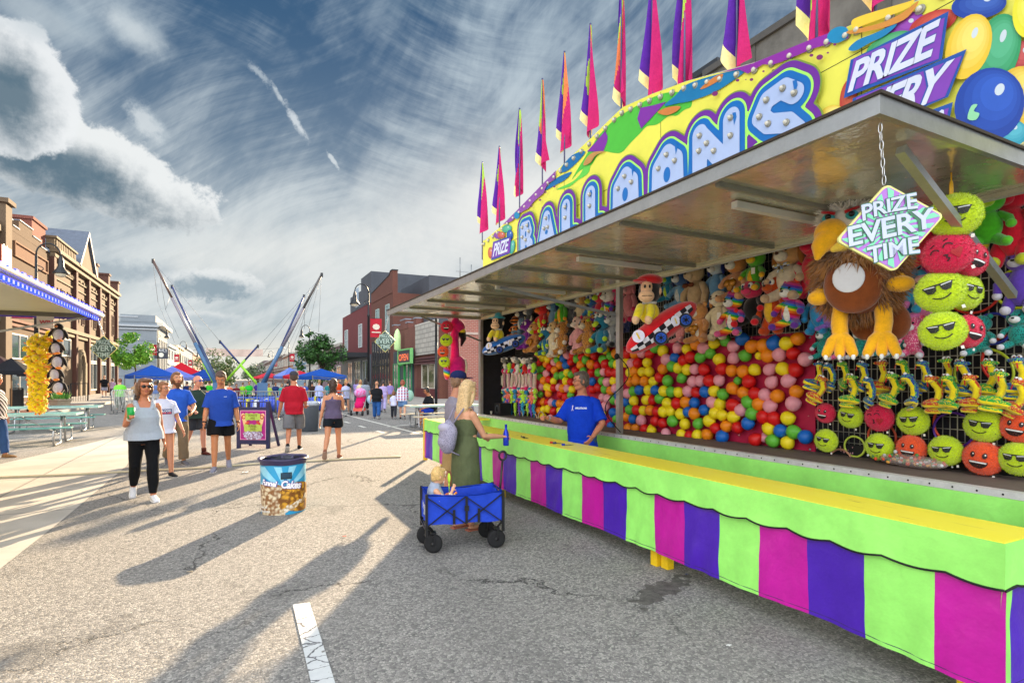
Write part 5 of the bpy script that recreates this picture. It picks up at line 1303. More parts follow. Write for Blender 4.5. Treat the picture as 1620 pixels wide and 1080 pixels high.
for sy in (-1, 1):
    y = sy*(hw+.014)
    for x_ in (-hl-.005, hl+.005): fr.box(x_-.012, y-.012, .17, x_+.012, y+.012, z1+.01)
    for a, b in (((-hl, z0-.01), (0, z1-.03)), ((-hl, z1-.02), (0, z0)), ((0, z0), (hl, z1-.02)), ((0, z1-.03), (hl, z0-.01))): fr.bar((a[0], y, a[1]), (b[0], y, b[1]), .015, .009)
for sx in (-1, 1):
    x_ = sx*(hl+.014)
    for a, b in (((-hw, .24), (hw, .24)),): fr.bar((x_, a[0], a[1]), (x_, b[0], b[1]), .014)
part('frame', fr, blk, WG)
st = MB()
for x_ in (-.11, .01, .13): st.box(x_-.012, -hw-.017, z0, x_+.012, -hw-.011, z1-(.03 if x_ == .01 else .15))
part('straps', st, blk, WG)
part('buckle', MB().box(-.012, -hw-.026, z0+.12, .032, -hw-.018, z0+.17), mat('202022', rough=.3), WG)
def wheel(x_, y_, fork, r=.088):
    w_ = part('wheel', MB().tube([(x_, y_+.0+(r-.022)*0, 0)] , .01, 4) if False else MB().lathe([(r-.028, -.024), (r-.006, -.022), (r, -.012), (r, .012), (r-.006, .022), (r-.028, .024)], (x_, y_, r), 28, axis=(sin(fork), cos(fork), 0)), mat('141416', rough=.85, bump=.4, bscale=60), WG)
    rim = MB().lathe([(.0, .012), (r-.03, .014), (r-.028, .02), (r-.028, -.02), (r-.03, -.014), (.0, -.012)], (x_, y_, r), 24, axis=(sin(fork), cos(fork), 0)); part('rim', rim, mat('6c7278', rough=.45), w_)
    hubs = MB().lathe([(.0, -.03), (.018, -.03), (.018, .03), (.0, .03)], (x_, y_, r), 12, axis=(sin(fork), cos(fork), 0)); part('hub', hubs, blk, w_)
    sp2 = MB()
    ax = Vector((sin(fork), cos(fork), 0)); tx = Vector((cos(fork), -sin(fork), 0))
    for k in range(5):
        a = k*2*pi/5; d = tx*cos(a)+Vector((0, 0, 1))*sin(a); c = Vector((x_, y_, r)); sp2.bar(c+d*.018-ax*.017, c+d*(r-.03)-ax*.017, .012, .006)
    part('spokes', sp2, mat('3c4046', rough=.45), w_)
    return w_
wheel(-.30, -.165, .35); wheel(-.335, .155, .2); wheel(.315, -.165, .05); wheel(.30, .19, .05)
for x_, y_, tp_ in ((-.30, -.165, -hl), (-.335, .155, -hl), (.315, -.165, hl), (.30, .19, hl)):
    ax_ = MB(); ax_.bar((x_, y_-.034, .088), (x_+.01, y_-.034, .19), .016, .006).bar((x_, y_+.034, .088), (x_+.01, y_+.034, .19), .016, .006).box(x_-.025, y_-.04, .185, x_+.025, y_+.04, .20)
    ax_.bar((x_, y_, .19), (tp_*.97, (hw if y_ > 0 else -hw), .25), .018)
    part('caster_fork', ax_, blk, WG)
part('axle', MB().tube([(-hl, -hw, .225), (-.33, 0, .195), (-hl, hw, .225)], .011, 8), metal('b0b2b4', .3), WG)
hd = MB().tube([(hl+.02, .03, .30), (hl+.06, .02, .82)], [.013, .011], 8); hd.tube([(hl+.063+.038*cos(a), .02, .865+.045*sin(a)) for a in np.linspace(0, 2*pi, 19)[:18]], .011, 8, closed=True)
part('handle', hd, blk, WG)
vs, fs, w = text2d('Academy', .03, .1); k = .055
part('lettering', lay(vs, fs, lambda u, v: (-hl-.004-.0, hw-.10-u*k*.75*.85+0.0, .40+v*k)), paint('e8ecf4'), body)
vs, fs, w = text2d('SPORTS+OUTDOORS', .02); part('lettering', lay(vs, fs, lambda u, v: (-hl-.004, hw-.10-u*.013, .375+v*.015)), paint('e8ecf4'), body)
pk = MB()
for x_ in (-.30, -.22): pk.box(-hl-.010, x_+.42, .44, -hl-.004, x_+.44, .55)
part('tabs', pk, blk, body)
# snack bag and lime spoon with the child
t = thing('snack_bag', 'clear bag of orange puffed snacks lying open in the wagon', 'snack bag', WG.matrix_basis @ Vector((-.17, -.11, .47)), .4)
random.seed(4); q = MB()
for k in range(60): q.ell((random.uniform(-.10, .10), random.uniform(-.05, .05), random.uniform(.0, .07)), (random.uniform(.008, .014),)*3, 6, 4, k % 3)
part('snacks', q, [mat('e8b060', rough=.8), mat('d8783a', rough=.8), mat('efe0c0', rough=.8)], t)
part('bag', MB().ell((0, 0, .02), (.13, .07, .04), 14, 8), mat('c8cdd4', rough=.15, var=.2, scale=12), t)
solo('toy_spoon', MB().ell((0, 0, .0), (.012, .03, .05), 10, 8).tube([(0, 0, -.04), (.01, .02, -.14)], .006, 6), mat('b8f040', rough=.3), 'lime green plastic spoon held up beside the child', 'spoon', origin=None).location = WG.matrix_basis @ Vector((-.125, -.02, .53))

# ------------------------------------------------------------------ stall awning at the left edge, its toys and hanging diamonds
LX, LY = -2.33, 13.5
LT_ = thing('game_stall', 'second game stall at the left edge showing its raised awning with blue lights', 'game stall', (-5.4, 9, 0))
part('cabin', MB().box(-6.9, 3.2, .1, -4.6, 13.5, 4.2), whitep, LT_, True)
la = part('awning', MB().box(-4.6, 3.2, 2.87, LX-.03, LY, 2.91), whitep, LT_, True)
part('underside', MB().box(-4.6, 3.2, 2.855, LX-.05, LY-.02, 2.869), mat('a8a68a', rough=.4, var=.1, scale=2), la, True)
part('edge_tube', MB().tube([(LX, 3.2, 2.90), (LX, LY, 2.90)], .03, 8).tube([(LX, LY, 2.88), (-4.6, LY, 2.88)], .03, 8).tube([(LX-.35, 3.2, 2.83), (LX-.1, LY, 2.83)], .012, 6), mat('d8d8d4', rough=.35), la, True)
part('fascia', MB().box(LX-.02, LY+.03, 2.74, -4.6, LY+.05, 2.86) if False else MB().box(-4.6, LY-.06, 2.80, LX-.03, LY-.04, 2.85), vinyl('4a3ab0'), la, True)
part('rear_beam', MB().box(-4.6, LY-.7, 2.78, LX-.06, LY-.64, 2.854), mat('5e5c52'), la, True)
blue_e = mat('2038ff', rough=.3, var=0, emit=1.1)
for k in range(34):
    y = 8.0+k*.16
    part('blue_light', MB().box(LX-.10, y, 2.79, LX-.05, y+.07, 2.84), blue_e, la, True)
for k in range(22): part('blue_light', MB().box(LX-.005, 8.0+k*.25, 2.925, LX+.02, 8.1+k*.25, 2.95), blue_e, la, True)
part('stay', MB().bar((-4.5, LY-.2, 2.35), (LX-.2, LY-.2, 2.84), .035), alu, LT_, True)
a, b = onY(61, 495, LY), onY(88, 512, LY)
ps = thing('price_card', 'white card with red lettering hanging under the left awning', 'sign', (0, 0, 0)); ps.location = ((a.x+b.x)/2, LY-.1, b.z)
part('card', MB().box(a.x, LY-.12, b.z-.10, b.x, LY-.10, a.z+.1), paint('d8d4d4'), ps, True)
vs, fs, w = text2d('WIN', .05); k = (b.x-a.x)*.8/w; part('lettering', lay(vs, fs, lambda u, v: (a.x+.04+u*k, LY-.125, b.z-.02+v*k)), paint('c04050'), ps, True)

def diamond(label, c4, chain_top, d, yaw_extra=0, tilt=0):
    """c4: the four corners in photo pixels: top, right, bottom, left, at distance d"""
    T, R_, B, L_ = [atD(x_, y_, d) for x_, y_ in c4]; C_ = (T+R_+B+L_)/4
    t = thing('diamond_sign', label, 'sign', C_)
    ux, uy = (R_-L_)/2, (T-B)/2; n = ux.cross(uy).normalized()
    def f(off): return lambda u, v: C_+ux*u+uy*v+n*off
    def rd(s, r=.12):
        out = []
        for cx_, cy_ in ((1, 0), (0, 1), (-1, 0), (0, -1)):
            k = s-r*1.2; a0 = atan2(cy_, cx_)
            for q_ in (-.6, -.2, .2, .6): out.append((cx_*k+r*s*cos(a0+q_), cy_*k+r*s*sin(a0+q_)))
        return out
    pl = rd(1); N_ = len(pl); vs = [f(0)(u, v) for u, v in pl]+[f(-.012)(u, v) for u, v in pl]
    part('board', MB().add(vs, [tuple(range(N_)), tuple(range(N_, 2*N_))[::-1]]+[(i, (i+1) % N_, (i+1) % N_+N_, i+N_) for i in range(N_)]), paint('e0dc84', .35), t, True)
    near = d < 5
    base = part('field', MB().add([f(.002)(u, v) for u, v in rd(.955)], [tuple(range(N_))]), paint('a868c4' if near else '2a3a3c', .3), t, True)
    m_ = MB(); nr = 22
    for k in range(nr):
        a0, a1 = 2*pi*(k+.0)/nr, 2*pi*(k+.5)/nr
        def edge_(a): r_ = .93/(abs(cos(a))+abs(sin(a))); return (cos(a)*r_, sin(a)*r_)
        m_.add([f(.004)(0, 0), f(.004)(*edge_(a0)), f(.004)(*edge_((a0+a1)/2)), f(.004)(*edge_(a1))], [(0, 1, 2, 3)])
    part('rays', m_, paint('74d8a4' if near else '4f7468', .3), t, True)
    rows_ = [('PRIZE', .36, .30, 1.04, .20), ('EVERY', -.20, .46, 1.62, .06), ('TIME', -.66, .33, .98, -.20)]
    for txt, v0, hh_, wd_, arc in rows_:
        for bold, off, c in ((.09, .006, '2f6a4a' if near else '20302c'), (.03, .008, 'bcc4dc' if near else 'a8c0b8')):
            vs, fs, w = text2d(txt, bold, 0, .95)
            def g(u, v, off=off):
                x_ = (u/w-.5)*wd_; k = 1+.35*abs(x_)*(1 if txt != 'EVERY' else -.2)
                return f(off)(x_, v0+v*hh_*k+arc*(0 if txt == 'EVERY' else -abs(x_)**1.5*2.2*(1 if arc > 0 else -1)*.35))
            part('lettering', lay(vs, fs, g), paint(c, .35), base, True)
    ch = MB(); ct_ = Vector(chain_top); n_ = 7
    for k in range(n_):
        a = T.lerp(ct_, k/n_); b = T.lerp(ct_, (k+1)/n_); c = (a+b)/2; h = (b-a).length*.62; s = Vector((.008, 0, 0)) if k % 2 else Vector((0, .008, 0))
        ch.tube([c+s*cos(q_)+Vector((0, 0, h*sin(q_))) for q_ in np.linspace(0, 2*pi, 11)[:10]], .0022 if near else .006, 5, closed=True)
    part('chain', ch, metal('c0c0c0', .3), t, True)
    return t
diamond('large PRIZE EVERY TIME diamond sign hanging from the near awning corner', [(1399, 292), (1496, 341), (1411, 429), (1328, 380)], atD(1392, 196, 2.5), 2.5)
diamond('small far diamond sign hanging from the far awning corner, before the brick fronts', [(609, 523), (626, 539), (609.5, 557), (592.5, 540)], (2.6, 10.25, 2.83), 10.3)
diamond('small diamond sign hanging from the left awning beside the lamp post', [(164, 531), (185, 551), (164, 571), (141, 551)], (-2.4, 13.4, 2.8), 10.7)
# swap ball crane light behind the awning
t = thing('floodlight', 'pair of dark floodlights on a bent arm beyond the awning corner', 'floodlight', onY(690, 470, 22)); p = onY(690, 470, 22)
part('arm', MB().tube([(0, 0, -2.0), (0, 0, -.1), (-.2, 0, .05), (-.5, 0, .0)], .05, 8), ironm, t); part('lamp_head', MB().box(-.05, -.1, -.2, .25, .1, .35).box(-.75, -.1, -.25, -.5, .1, .0), mat('3a4048', rough=.5), t)
part('mast', MB().tube([(0, 0, -p.z), (0, 0, -1.9)], .06, 8), ironm, t)
# ------------------------------------------------------------------ balloons on the crimson board
q0, q1 = onX(1291, 524, BX-.03), onX(1290, 719, BX-.03); yl = onX(846, 600, BX-.03).y
bdm = MB().box(BX-.045, q0.y, q1.z, BX-.032, yl, q0.z)
DB = thing('balloon_board', 'crimson backing board that carries the rows of dart balloons', 'board', (BX-.03, (q0.y+yl)/2, q1.z))
part('board', bdm, mat('b40f40', rough=.7, var=.08, scale=3), DB, True)
part('grommets', MB().lathe([(.012, 0), (.012, .006), (.005, .006)], (BX-.05, q0.y+.05, q0.z-.06), 10, axis=(-1, 0, 0)).lathe([(.012, 0), (.012, .006), (.005, .006)], (BX-.05, q0.y+.05, q1.z+.05), 10, axis=(-1, 0, 0)), alu, DB, True)
BALL = {'A': (840, 530, 6.747, """95,207y 125,240y 180,255y 218,225o 302,195y 278,262g 245,288p 345,248b 388,210p 448,212r 515,168o 610,180o 680,222r 795,157y 490,253g 545,232r 585,265g 430,285r 375,322b 308,320o 98,295r 160,308o 200,345r 530,318o 640,312o 710,325r 770,262g 795,305r 848,220g 905,195o 872,305g 925,315y 78,370g 120,360g 165,408p 252,375o 385,398y 430,418g 475,375r 560,385g 338,430g 280,435g 98,448g 135,487o 190,475r 243,492y 375,492y 425,498r 645,400r 722,400g 778,393p 835,390r 900,403r 115,552p 172,555y 210,568y 245,565r 300,558p 340,568o 388,568p 440,578y 655,495b 760,490g 812,503p 882,490y 100,632g 188,620o 315,632r 372,665r 425,640g 660,580r 715,558r 790,578g 848,592o 905,568p 90,720r 130,715o 175,718r 220,718p 258,728b 305,732o 350,740o 765,665p 820,680p 885,690g 935,640b 940,712p 90,805o 135,795y 185,785y 240,812r 312,808y 355,830y 795,760p 782,818Y 130,872y 172,905o 215,885p 262,895b 305,905p 380,930y 878,825b 915,885g 855,970b 945,980o"""),
 'B': (980, 510, 5.4, """65,265r 130,265o 190,262p 258,270r 305,215g 372,243y 500,215p 578,227y 655,187o 715,220p 808,178y 55,345y 100,348p 155,345r 238,343y 400,318p 472,303b 550,325r 608,295r 690,300g 778,265g 90,427y 130,418o 195,422y 255,420y 372,398o 450,375g 503,388y 578,403y 645,400p 722,402r 90,510o 145,498o 215,502o 290,503y 345,468r 413,497g 535,475g 628,505p 692,500p 768,497r 70,608p 118,587g 170,578b 250,578y 305,578b 380,585y 442,592g 508,597y 588,587p 655,597r 732,592b 808,587y 60,680b 123,668y 228,662y 285,665r 343,650g 408,688y 490,692r 565,682o 642,685b 788,680p 88,745g 148,748r 205,752y 262,750o 318,762r 375,762y 438,762y 520,780y 588,762b 640,778o 725,747b 815,775y 65,805o 118,825b 185,835p 305,845r 368,858r 453,843g 560,865y 672,865g 765,840y 78,903o 140,905o 215,910r 275,922y 398,945p 530,955y 600,967r 668,963y 752,960o 825,905r"""),
 'C': (1130, 510, 5.141, """92,150g 155,195p 225,135b 305,195o 398,188o 485,172b 585,170y 682,133o 42,300y 160,288p 252,270g 365,270Y 435,270o 530,262p 638,252r 740,300p 65,378r 145,393o 235,398o 328,383y 450,385p 555,375y 665,388r 40,472p 192,473G 283,482r 465,488p 598,475p 72,583g 148,532o 238,570o 330,577r 410,585p 515,598o 665,563o 48,663y 148,672r 275,647g 362,663o 452,682p 640,660p 65,753y 155,765y 218,713p 310,740g 400,768r 482,778r 597,778y 98,843o 190,853r 272,820b 445,862y 540,880b 645,890g 742,930b 65,928b 332,952r 410,940P 478,962g 595,978y""")}
bcol = {'y': ('f2dc1c', 'yellow'), 'o': ('f08a12', 'orange'), 'r': ('d41818', 'red'), 'g': ('62b83a', 'green'), 'p': ('e89aa8', 'pink'), 'b': ('1566c0', 'blue')}
bmesh_ = {}
for k, (c, n) in bcol.items():
    m_ = MB(); m_.ell((0, 0, 0), (1, 1, 1), 22, 14)
    def bs(p): s = 1+.26*max(0, p.z)**2.2; w_ = 1-.12*max(0, p.z)**2; return Vector((p.x*.94*w_, p.y*w_, p.z*s))
    m_.mapv(bs); m_.lathe([(.05, 1.24), (.10, 1.36), (.02, 1.30)], n=10); bmesh_[k] = m_.mesh('balloon', mat(c, rough=.42, var=.05, scale=3, spec=.4))
random.seed(11); BL = []
for z_, (ox, oy, sc, s) in BALL.items():
    for it in s.split():
        a, b = it[:-1].split(','); x_, y_ = ox+float(a)/sc, oy+float(b)/sc
        if z_ == 'A' and x_ > 981: continue
        BL.append((x_, y_, it[-1]))
BXs = []
for x_, y_, c in BL:
    r = .0735*random.uniform(.92, 1.06)*(.62 if c.isupper() else 1); c = c.lower()
    p = onX(x_, y_, BX-.05-r-random.uniform(0, .03)); BXs.append([p, r, c, x_, y_])
lo_ = min(b[0].z for b in BXs)
seen = {}
for p, r, c, x_, y_ in BXs:
    def nb(test):
        best = None
        for q, r2, c2, x2, y2 in BXs:
            dy, dz = q.y-p.y, q.z-p.z
            if (q is p) or abs(dy)+abs(dz) > .30 or not test(dy, dz): continue
            if best is None or abs(dy)+abs(dz) < best[0]: best = (abs(dy)+abs(dz), bcol[c2][1])
        return best[1] if best else None
    lf, rg = nb(lambda dy, dz: dy > .03 and abs(dz) < .07), nb(lambda dy, dz: dy < -.03 and abs(dz) < .07)
    up, dn = nb(lambda dy, dz: dz > .05 and abs(dy) < .09), nb(lambda dy, dz: dz < -.05 and abs(dy) < .09)
    bits = [w_+' '+n for w_, n in (('left', lf), ('right', rg), ('above', up), ('below', dn)) if n]
    row = int((2.16-p.z)/.118)+1
    side = 'left' if x_ < 983 else 'right'
    lab = '%s%s balloon %s of the post, height row %d, with %s' % ('small ' if r < .05 else '', bcol[c][1], side, max(1, row), ', '.join(bits[:3]) or 'none beside it')
    if len(lab.split()) > 13: lab = '%s%s balloon %s of the post, height row %d, with %s' % ('small ' if r < .05 else '', bcol[c][1], side, max(1, row), ', '.join(bits[:2]))
    seen[lab] = seen.get(lab, 0)+1
    if seen[lab] > 1: lab = lab.replace(', height row', ', second such, row' if seen[lab] == 2 else ', third such, row').replace(' of the post', ' of post')
    o = link('balloon', bmesh_[c]); o.location = p; o.scale = (r, r*random.uniform(.98, 1.06), r*random.uniform(.93, 1.0))
    o.rotation_euler = (random.choice((-1, 1))*radians(random.gauss(85, 30)), random.uniform(-.2, .2), 0)
    if x_ > 1240 and random.random() < .7: o.rotation_euler[0] = radians(80); 
    tag(o, lab, 'balloon', 'dart balloons on the crimson board')
# few burst scraps
for i, (x_, y_, s_) in enumerate(((1169, 688, .018), (1279, 658, .008), (1188, 535, .02))):
    p = onX(x_, y_, BX-.055); solo('balloon_scrap', MB().ell(p, (.008, s_, s_*.6), 8, 6).tube([p, p+Vector((-.01, -s_, s_*1.2))], .003, 4), mat('e08a8a', rough=.4), ['curled pink scrap of a burst balloon low on the board', 'tiny dark mark of a burst balloon near the right edge', 'pink ribbon scrap at the top of the board under the toys'][i], 'balloon scrap', origin=p)

# ------------------------------------------------------------------ plush toys
def lump(mb, k=.05, f=5):
    for i, v in enumerate(mb.v):
        p = Vector(v); n = noise.noise(p*f)*k; mb.v[i] = tuple(p*(1+n*.0)+Vector((noise.noise(p*f+Vector((9, 0, 0))), noise.noise(p*f+Vector((0, 9, 0))), n/k if k else 0))*k*.25)
    return mb
eyeB, eyeW = mat('0a0a0a', rough=.15, var=0), mat('e8e8e4', rough=.4, var=0)
tagm = [mat('e8e4dc', rough=.6, var=.05)]
def plushtoy(label, px, py, hpx, body, head=None, muzzle=None, belly=None, ear='round', earc=None, limb=None, paw=None, X=5.10, lean=0, turn=0, long=0, eyes='dark', ext=(), kind='plush_toy', group='plush prizes on the back wall', pose='sit', nose='1a1210'):
    hpx = hpx*1.2; d = dX(px, X); H = hpx*d/FP; p = onX(px, py+hpx/2, X); p.z = min(p.z, 3.05-H)
    t = thing(kind, label, 'plush toy', p, -pi/2+turn, group, scale=H)
    def M_(c): return c if not isinstance(c, str) else plush(c)
    body = M_(body); head = M_(head) if head else body; muzzle = M_(muzzle) if muzzle else head; limb = M_(limb) if limb else body; paw = M_(paw) if paw else limb; earc = M_(earc) if earc else head
    S_ = lambda s: lean*s
    bz = .36 if not long else .42; bh_ = .26 if not long else .30; hz_ = .76 if not long else .82; hr = .20 if not long else .165
    part('body', lump(MB().ell((S_(.2), 0, bz), (.185 if not long else .15, .16, bh_), 18, 12)), body, t)
    if belly: part('belly', MB().ell((S_(.2), -.07, bz-.01), (.12, .10, bh_*.75), 14, 10), M_(belly), t)
    hx = S_(.5)
    hd_ = part('head', lump(MB().ell((hx, -.02, hz_), (hr*1.08, hr*.95, hr), 18, 12)), head, t)
    if muzzle is not None and muzzle != 'none':
        mz = {'beak': .0}.get(ear, 1)
        part('muzzle', MB().ell((hx, -.02-hr*.85, hz_-.05), (hr*.55, hr*.5, hr*.42), 14, 10), muzzle, hd_)
        part('nose', MB().ell((hx, -.02-hr*1.32, hz_-.02), (hr*.17, hr*.1, hr*.12), 10, 6), mat(nose, rough=.3, var=0), hd_)
    for s in (-1, 1):
        if ear == 'round': part('ear', MB().ell((hx+s*hr*.85, 0, hz_+hr*.8), (hr*.34, hr*.18, hr*.34), 12, 8), earc, hd_)
        elif ear == 'floppy': part('ear', MB().ell((hx+s*hr*1.08, -.02, hz_-.03), (hr*.28, hr*.3, hr*.85), 12, 10, M=Matrix.Rotation(s*-.2, 3, 'Y')), earc, hd_)
        elif ear == 'pointy': part('ear', MB().lathe([(hr*.3, 0), (hr*.18, hr*.4), (.005, hr*.75)], (hx+s*hr*.6, 0, hz_+hr*.7), 10), earc, hd_)
        elif ear == 'horn': part('horn', MB().tube([(hx+s*hr*.5, 0, hz_+hr*.7), (hx+s*hr*1.0, 0, hz_+hr*1.0), (hx+s*hr*1.1, -.02, hz_+hr*1.5)], [hr*.2, hr*.15, .008], 8), plush('e8e0c8'), hd_)
        if eyes == 'dark': part('eye', MB().ell((hx+s*hr*.42, -.02-hr*.80, hz_+hr*.22), (hr*.13,)*3, 10, 6), eyeB, hd_)
        elif eyes == 'top':
            e = part('eye', MB().ell((hx+s*hr*.42, -.02-hr*.55, hz_+hr*.85), (hr*.30,)*3, 12, 8), eyeW, hd_); part('pupil', MB().ell((hx+s*hr*.42, -.02-hr*.80, hz_+hr*.85), (hr*.13,)*3, 10, 6), eyeB, hd_)
        elif eyes == 'big':
            part('eye', MB().ell((hx+s*hr*.42, -.02-hr*.72, hz_+hr*.25), (hr*.30, hr*.2, hr*.34), 12, 8), eyeW, hd_); part('pupil', MB().ell((hx+s*hr*.38, -.02-hr*.90, hz_+hr*.22), (hr*.14, hr*.08, hr*.16), 10, 6), mat('203a6a', rough=.2, var=0), hd_)
        sz = bz+bh_*.6; ax_ = S_(.3)+s*.15
        if long: ap = [(ax_, 0, sz), (ax_+s*.10, -.04, sz-.13), (ax_+s*.10, -.07, sz-.30)]
        else: ap = [(ax_, -.01, sz), (ax_+s*.10, -.06, sz-.07), (ax_+s*.13, -.13, sz-.17)]
        part('arm', lump(MB().tube(ap, [.062, .064, .058], 10, rnd=True)), limb, t)
        part('paw', MB().ell(ap[-1], (.066, .066, .066), 12, 8), paw, t)
        lx = s*.10
        if long: lp = [(lx, 0, bz-.16), (lx+s*.02, -.02, .16), (lx+s*.03, -.04, .06)]
        else: lp = [(lx, -.03, .17), (lx+s*.08, -.10, .11), (lx+s*.13, -.19, .075)]
        part('leg', lump(MB().tube(lp, [.085, .08, .07], 10, rnd=True)), limb, t)
        fe = Vector(lp[-1]); part('foot', MB().ell(fe+Vector((s*.01, -.05, 0)), (.072, .085, .07), 12, 8), paw, t)
    for e in ext:
        if e == 'bow': part('bow', MB().ell((hx-.07, -.17, .60), (.07, .03, .04), 10, 6).ell((hx+.07, -.17, .60), (.07, .03, .04), 10, 6).ell((hx, -.19, .60), (.025, .03, .03), 8, 6), cloth('6a3a24'), t)
        elif e == 'plaidbow': part('bow', MB().ell((hx-.08, -.18, .57), (.08, .03, .035), 10, 6).ell((hx+.08, -.18, .57), (.08, .03, .035), 10, 6).tube([(hx, -.2, .57), (hx-.05, -.2, .46)], .015, 6).tube([(hx, -.2, .57), (hx+.05, -.2, .46)], .015, 6), cloth('c8b070', kind='plaid', col2='5a4a28'), t)
        elif e == 'heart': part('heart', MB().ell((hx-.06, -.20, .36), (.09, .05, .08), 12, 8).ell((hx+.06, -.20, .36), (.09, .05, .08), 12, 8).ell((hx, -.20, .29), (.08, .045, .09), 12, 8), mat('a8701a', rough=.25, var=.5, scale=30, metal=.3), t)
        elif e == 'mouth': m1 = part('mouth', MB().ell((hx, -.16, hz_-.10), (hr*.75, hr*.4, hr*.42), 14, 8), eyeB, hd_); part('tongue', MB().ell((hx-.03, -.22, hz_-.15), (hr*.22, hr*.2, hr*.3), 10, 8), plush('c81820'), hd_); part('teeth', MB().ell((hx-.06, -.235, hz_-.04), (.014, .01, .03), 6, 4).ell((hx+.06, -.235, hz_-.04), (.014, .01, .03), 6, 4), eyeW, hd_)
        elif e == 'beak': part('beak', MB().lathe([(hr*.38, 0), (hr*.3, hr*.3), (.01, hr*.7)], (hx, -.02-hr*.8, hz_), 12, axis=(0, -1, -.15)), plush('c8d830'), hd_)
        elif e == 'tuft':
            q = MB(); random.seed(3)
            for k in range(26): a = random.uniform(-1, 1); q.tube([(hx+a*hr*.5, .0, hz_+hr*.8), (hx+a*hr*1.0, -.04, hz_+hr*random.uniform(1.2, 1.9))], [.012, .003], 4)
            part('hair', q, earc, hd_)
        elif e == 'tail': part('tail', MB().tube([(.1, .1, .2), (.25, .1, .15), (.33, .06, .3)], [.04, .035, .02], 8, rnd=True), limb, t)
        elif e == 'tag': part('tag', MB().box(.12, -.20, .38, .22, -.195, .52), tagm[0], t)
        elif e == 'wings': part('wing', MB().ell((-.22, .05, .5), (.12, .02, .16), 10, 8), earc, t); part('wing', MB().ell((.22, .05, .5), (.12, .02, .16), 10, 8), earc, t)
    return t
leo = mat('c8883a', rough=.95, kind='spots', scale=9, col2='2a1a10', sheen=.4); chT = mat('0f8f84', rough=.95, kind='spots', scale=7, col2='0a4a48', sheen=.4); chP = mat('d84a80', rough=.95, kind='spots', scale=7, col2='f0b0c4', sheen=.4)
rb = mat('ffffff', rough=.95, kind='rainbow', scale=3.2, sheen=.4); tig = mat('d8761c', rough=.95, kind='hstripe', scale=7, col2='2a1608', sheen=.4)
P5 = plushtoy
# left of the middle post, upper row
P5('orange striped tiger toy peeking beside the yellow shirted monkey', 816, 516, 30, tig, belly='e8d8b0', paw='d8761c', X=5.0)
P5('blue and white husky toy with dark head behind the tiger', 826, 500, 36, '6a8cb0', '26304a', 'e0e0dc', 'd8dce0', 'pointy', X=5.05)
P5('grey dolphin faced toy in the top row at far left', 838, 495, 40, '5c6470', '6a727c', 'd8d8d8', long=1, ear='pointy')
P5('red and orange monster toy with lime tummy', 859, 500, 44, 'd8282c', 'd8282c', 'f07a20', 'b8dc28', 'pointy', limb='d8282c', paw='c8e030', ext=('wings',), earc='e87018', X=5.0)
P5('light blue long eared dog toy by the red monster', 876, 498, 44, '7aa4c8', '5a8cbc', 'c8d8e4', ear='floppy', earc='243c7c', long=1)
P5('bright green frog toy with yellow belly and bulging eyes', 890, 491, 44, '4fae2c', belly='f0a81c', muzzle='4fae2c', ear='none', eyes='top', paw='f0a020', X=5.0, long=1)
P5('dark grey elephant toy leaning right', 905, 490, 44, '5c6068', '666a72', '8a8e94', ear='floppy', lean=.1)
P5('cream and tan puppy toy high beside the grey elephant', 921, 487, 46, 'd8c8a4', 'c89858', 'e8dcc0', ear='floppy', earc='a86a2c', long=1)
P5('blue monster toy with lime eyes and belly, arms out', 938, 488, 44, '3a86c0', '2a66a8', 'b8dc30', 'b8dc30', 'horn', eyes='big')
P5('crimson monster toy with lime snout and horns', 950, 483, 46, 'c8203c', 'c8203c', 'b4d428', ear='horn', paw='b4d428', limb='6a2a8a', eyes='big', X=5.0)
P5('rainbow zebra toy with purple paws near the post', 963, 482, 46, rb, 'e8e4dc', 'f0ece4', 'f0ece0', 'pointy', limb=rb, paw='6a2fa8', X=5.02)
P5('hot pink bird toy tucked above the post', 977, 464, 30, 'e02a70', ear='none', ext=('beak',), X=5.1)
# lower row left
P5('deep purple monster toy behind the blue race car', 836, 528, 42, '7a1a9c', ear='horn', eyes='big', X=5.0)
P5('orange and white hamster toy holding a gold heart, at far left', 847, 533, 42, 'c88a4c', 'd0945a', 'f0e8dc', ear='round', ext=('heart',), X=4.95)
P5('open mouthed blue monster toy with lime feet, smaller one', 864, 540, 38, '2478a8', '2478a8', 'b8dc28', 'b8dc28', 'horn', paw='b8e028', eyes='top', ext=('mouth',), X=4.92)
P5('cream puppy toy with tan ears beside the small blue monster', 877, 536, 48, 'e8dcc0', 'd8b888', 'f0e8d8', ear='floppy', earc='a8682c', long=1, X=4.95)
P5('leopard spotted cat toy with pale muzzle, left one of two', 891, 534, 46, leo, leo, 'f0e8dc', ear='round', limb=leo, paw='e8e0d4', X=4.95)
P5('black and brown puppy toy half hidden between leopards', 904, 530, 40, '1a1614', '2a1e18', '8a5a34', ear='floppy', X=5.05)
P5('pink bear toy with magenta hood and pale pink legs', 915, 530, 50, 'e0a0a8', 'e8c8c0', 'f0e0d8', ear='round', earc='c81858', long=1, X=4.98)
P5('large leopard toy sitting over the orange balloons', 931, 529, 52, leo, leo, 'e8d8c0', ear='round', limb=leo, paw=leo, X=4.92)
P5('big open mouthed blue monster toy with lime feet', 953, 527, 54, '1f7a9c', '1f7a9c', 'c0dc30', ear='horn', paw='b8e028', eyes='top', ext=('mouth',), X=4.9)
P5('grey wolf toy with black paws by the middle post', 971, 520, 50, '8a8e94', '9a9ea4', 'd8d8d8', 'd0d0d0', 'pointy', paw='1a1a1c', X=4.98)
P5('dusty pink plush toy hanging behind the post', 996, 470, 54, 'c87880', 'c87880', 'd89aa0', long=1, ear='floppy', paw='c01850', X=5.1)
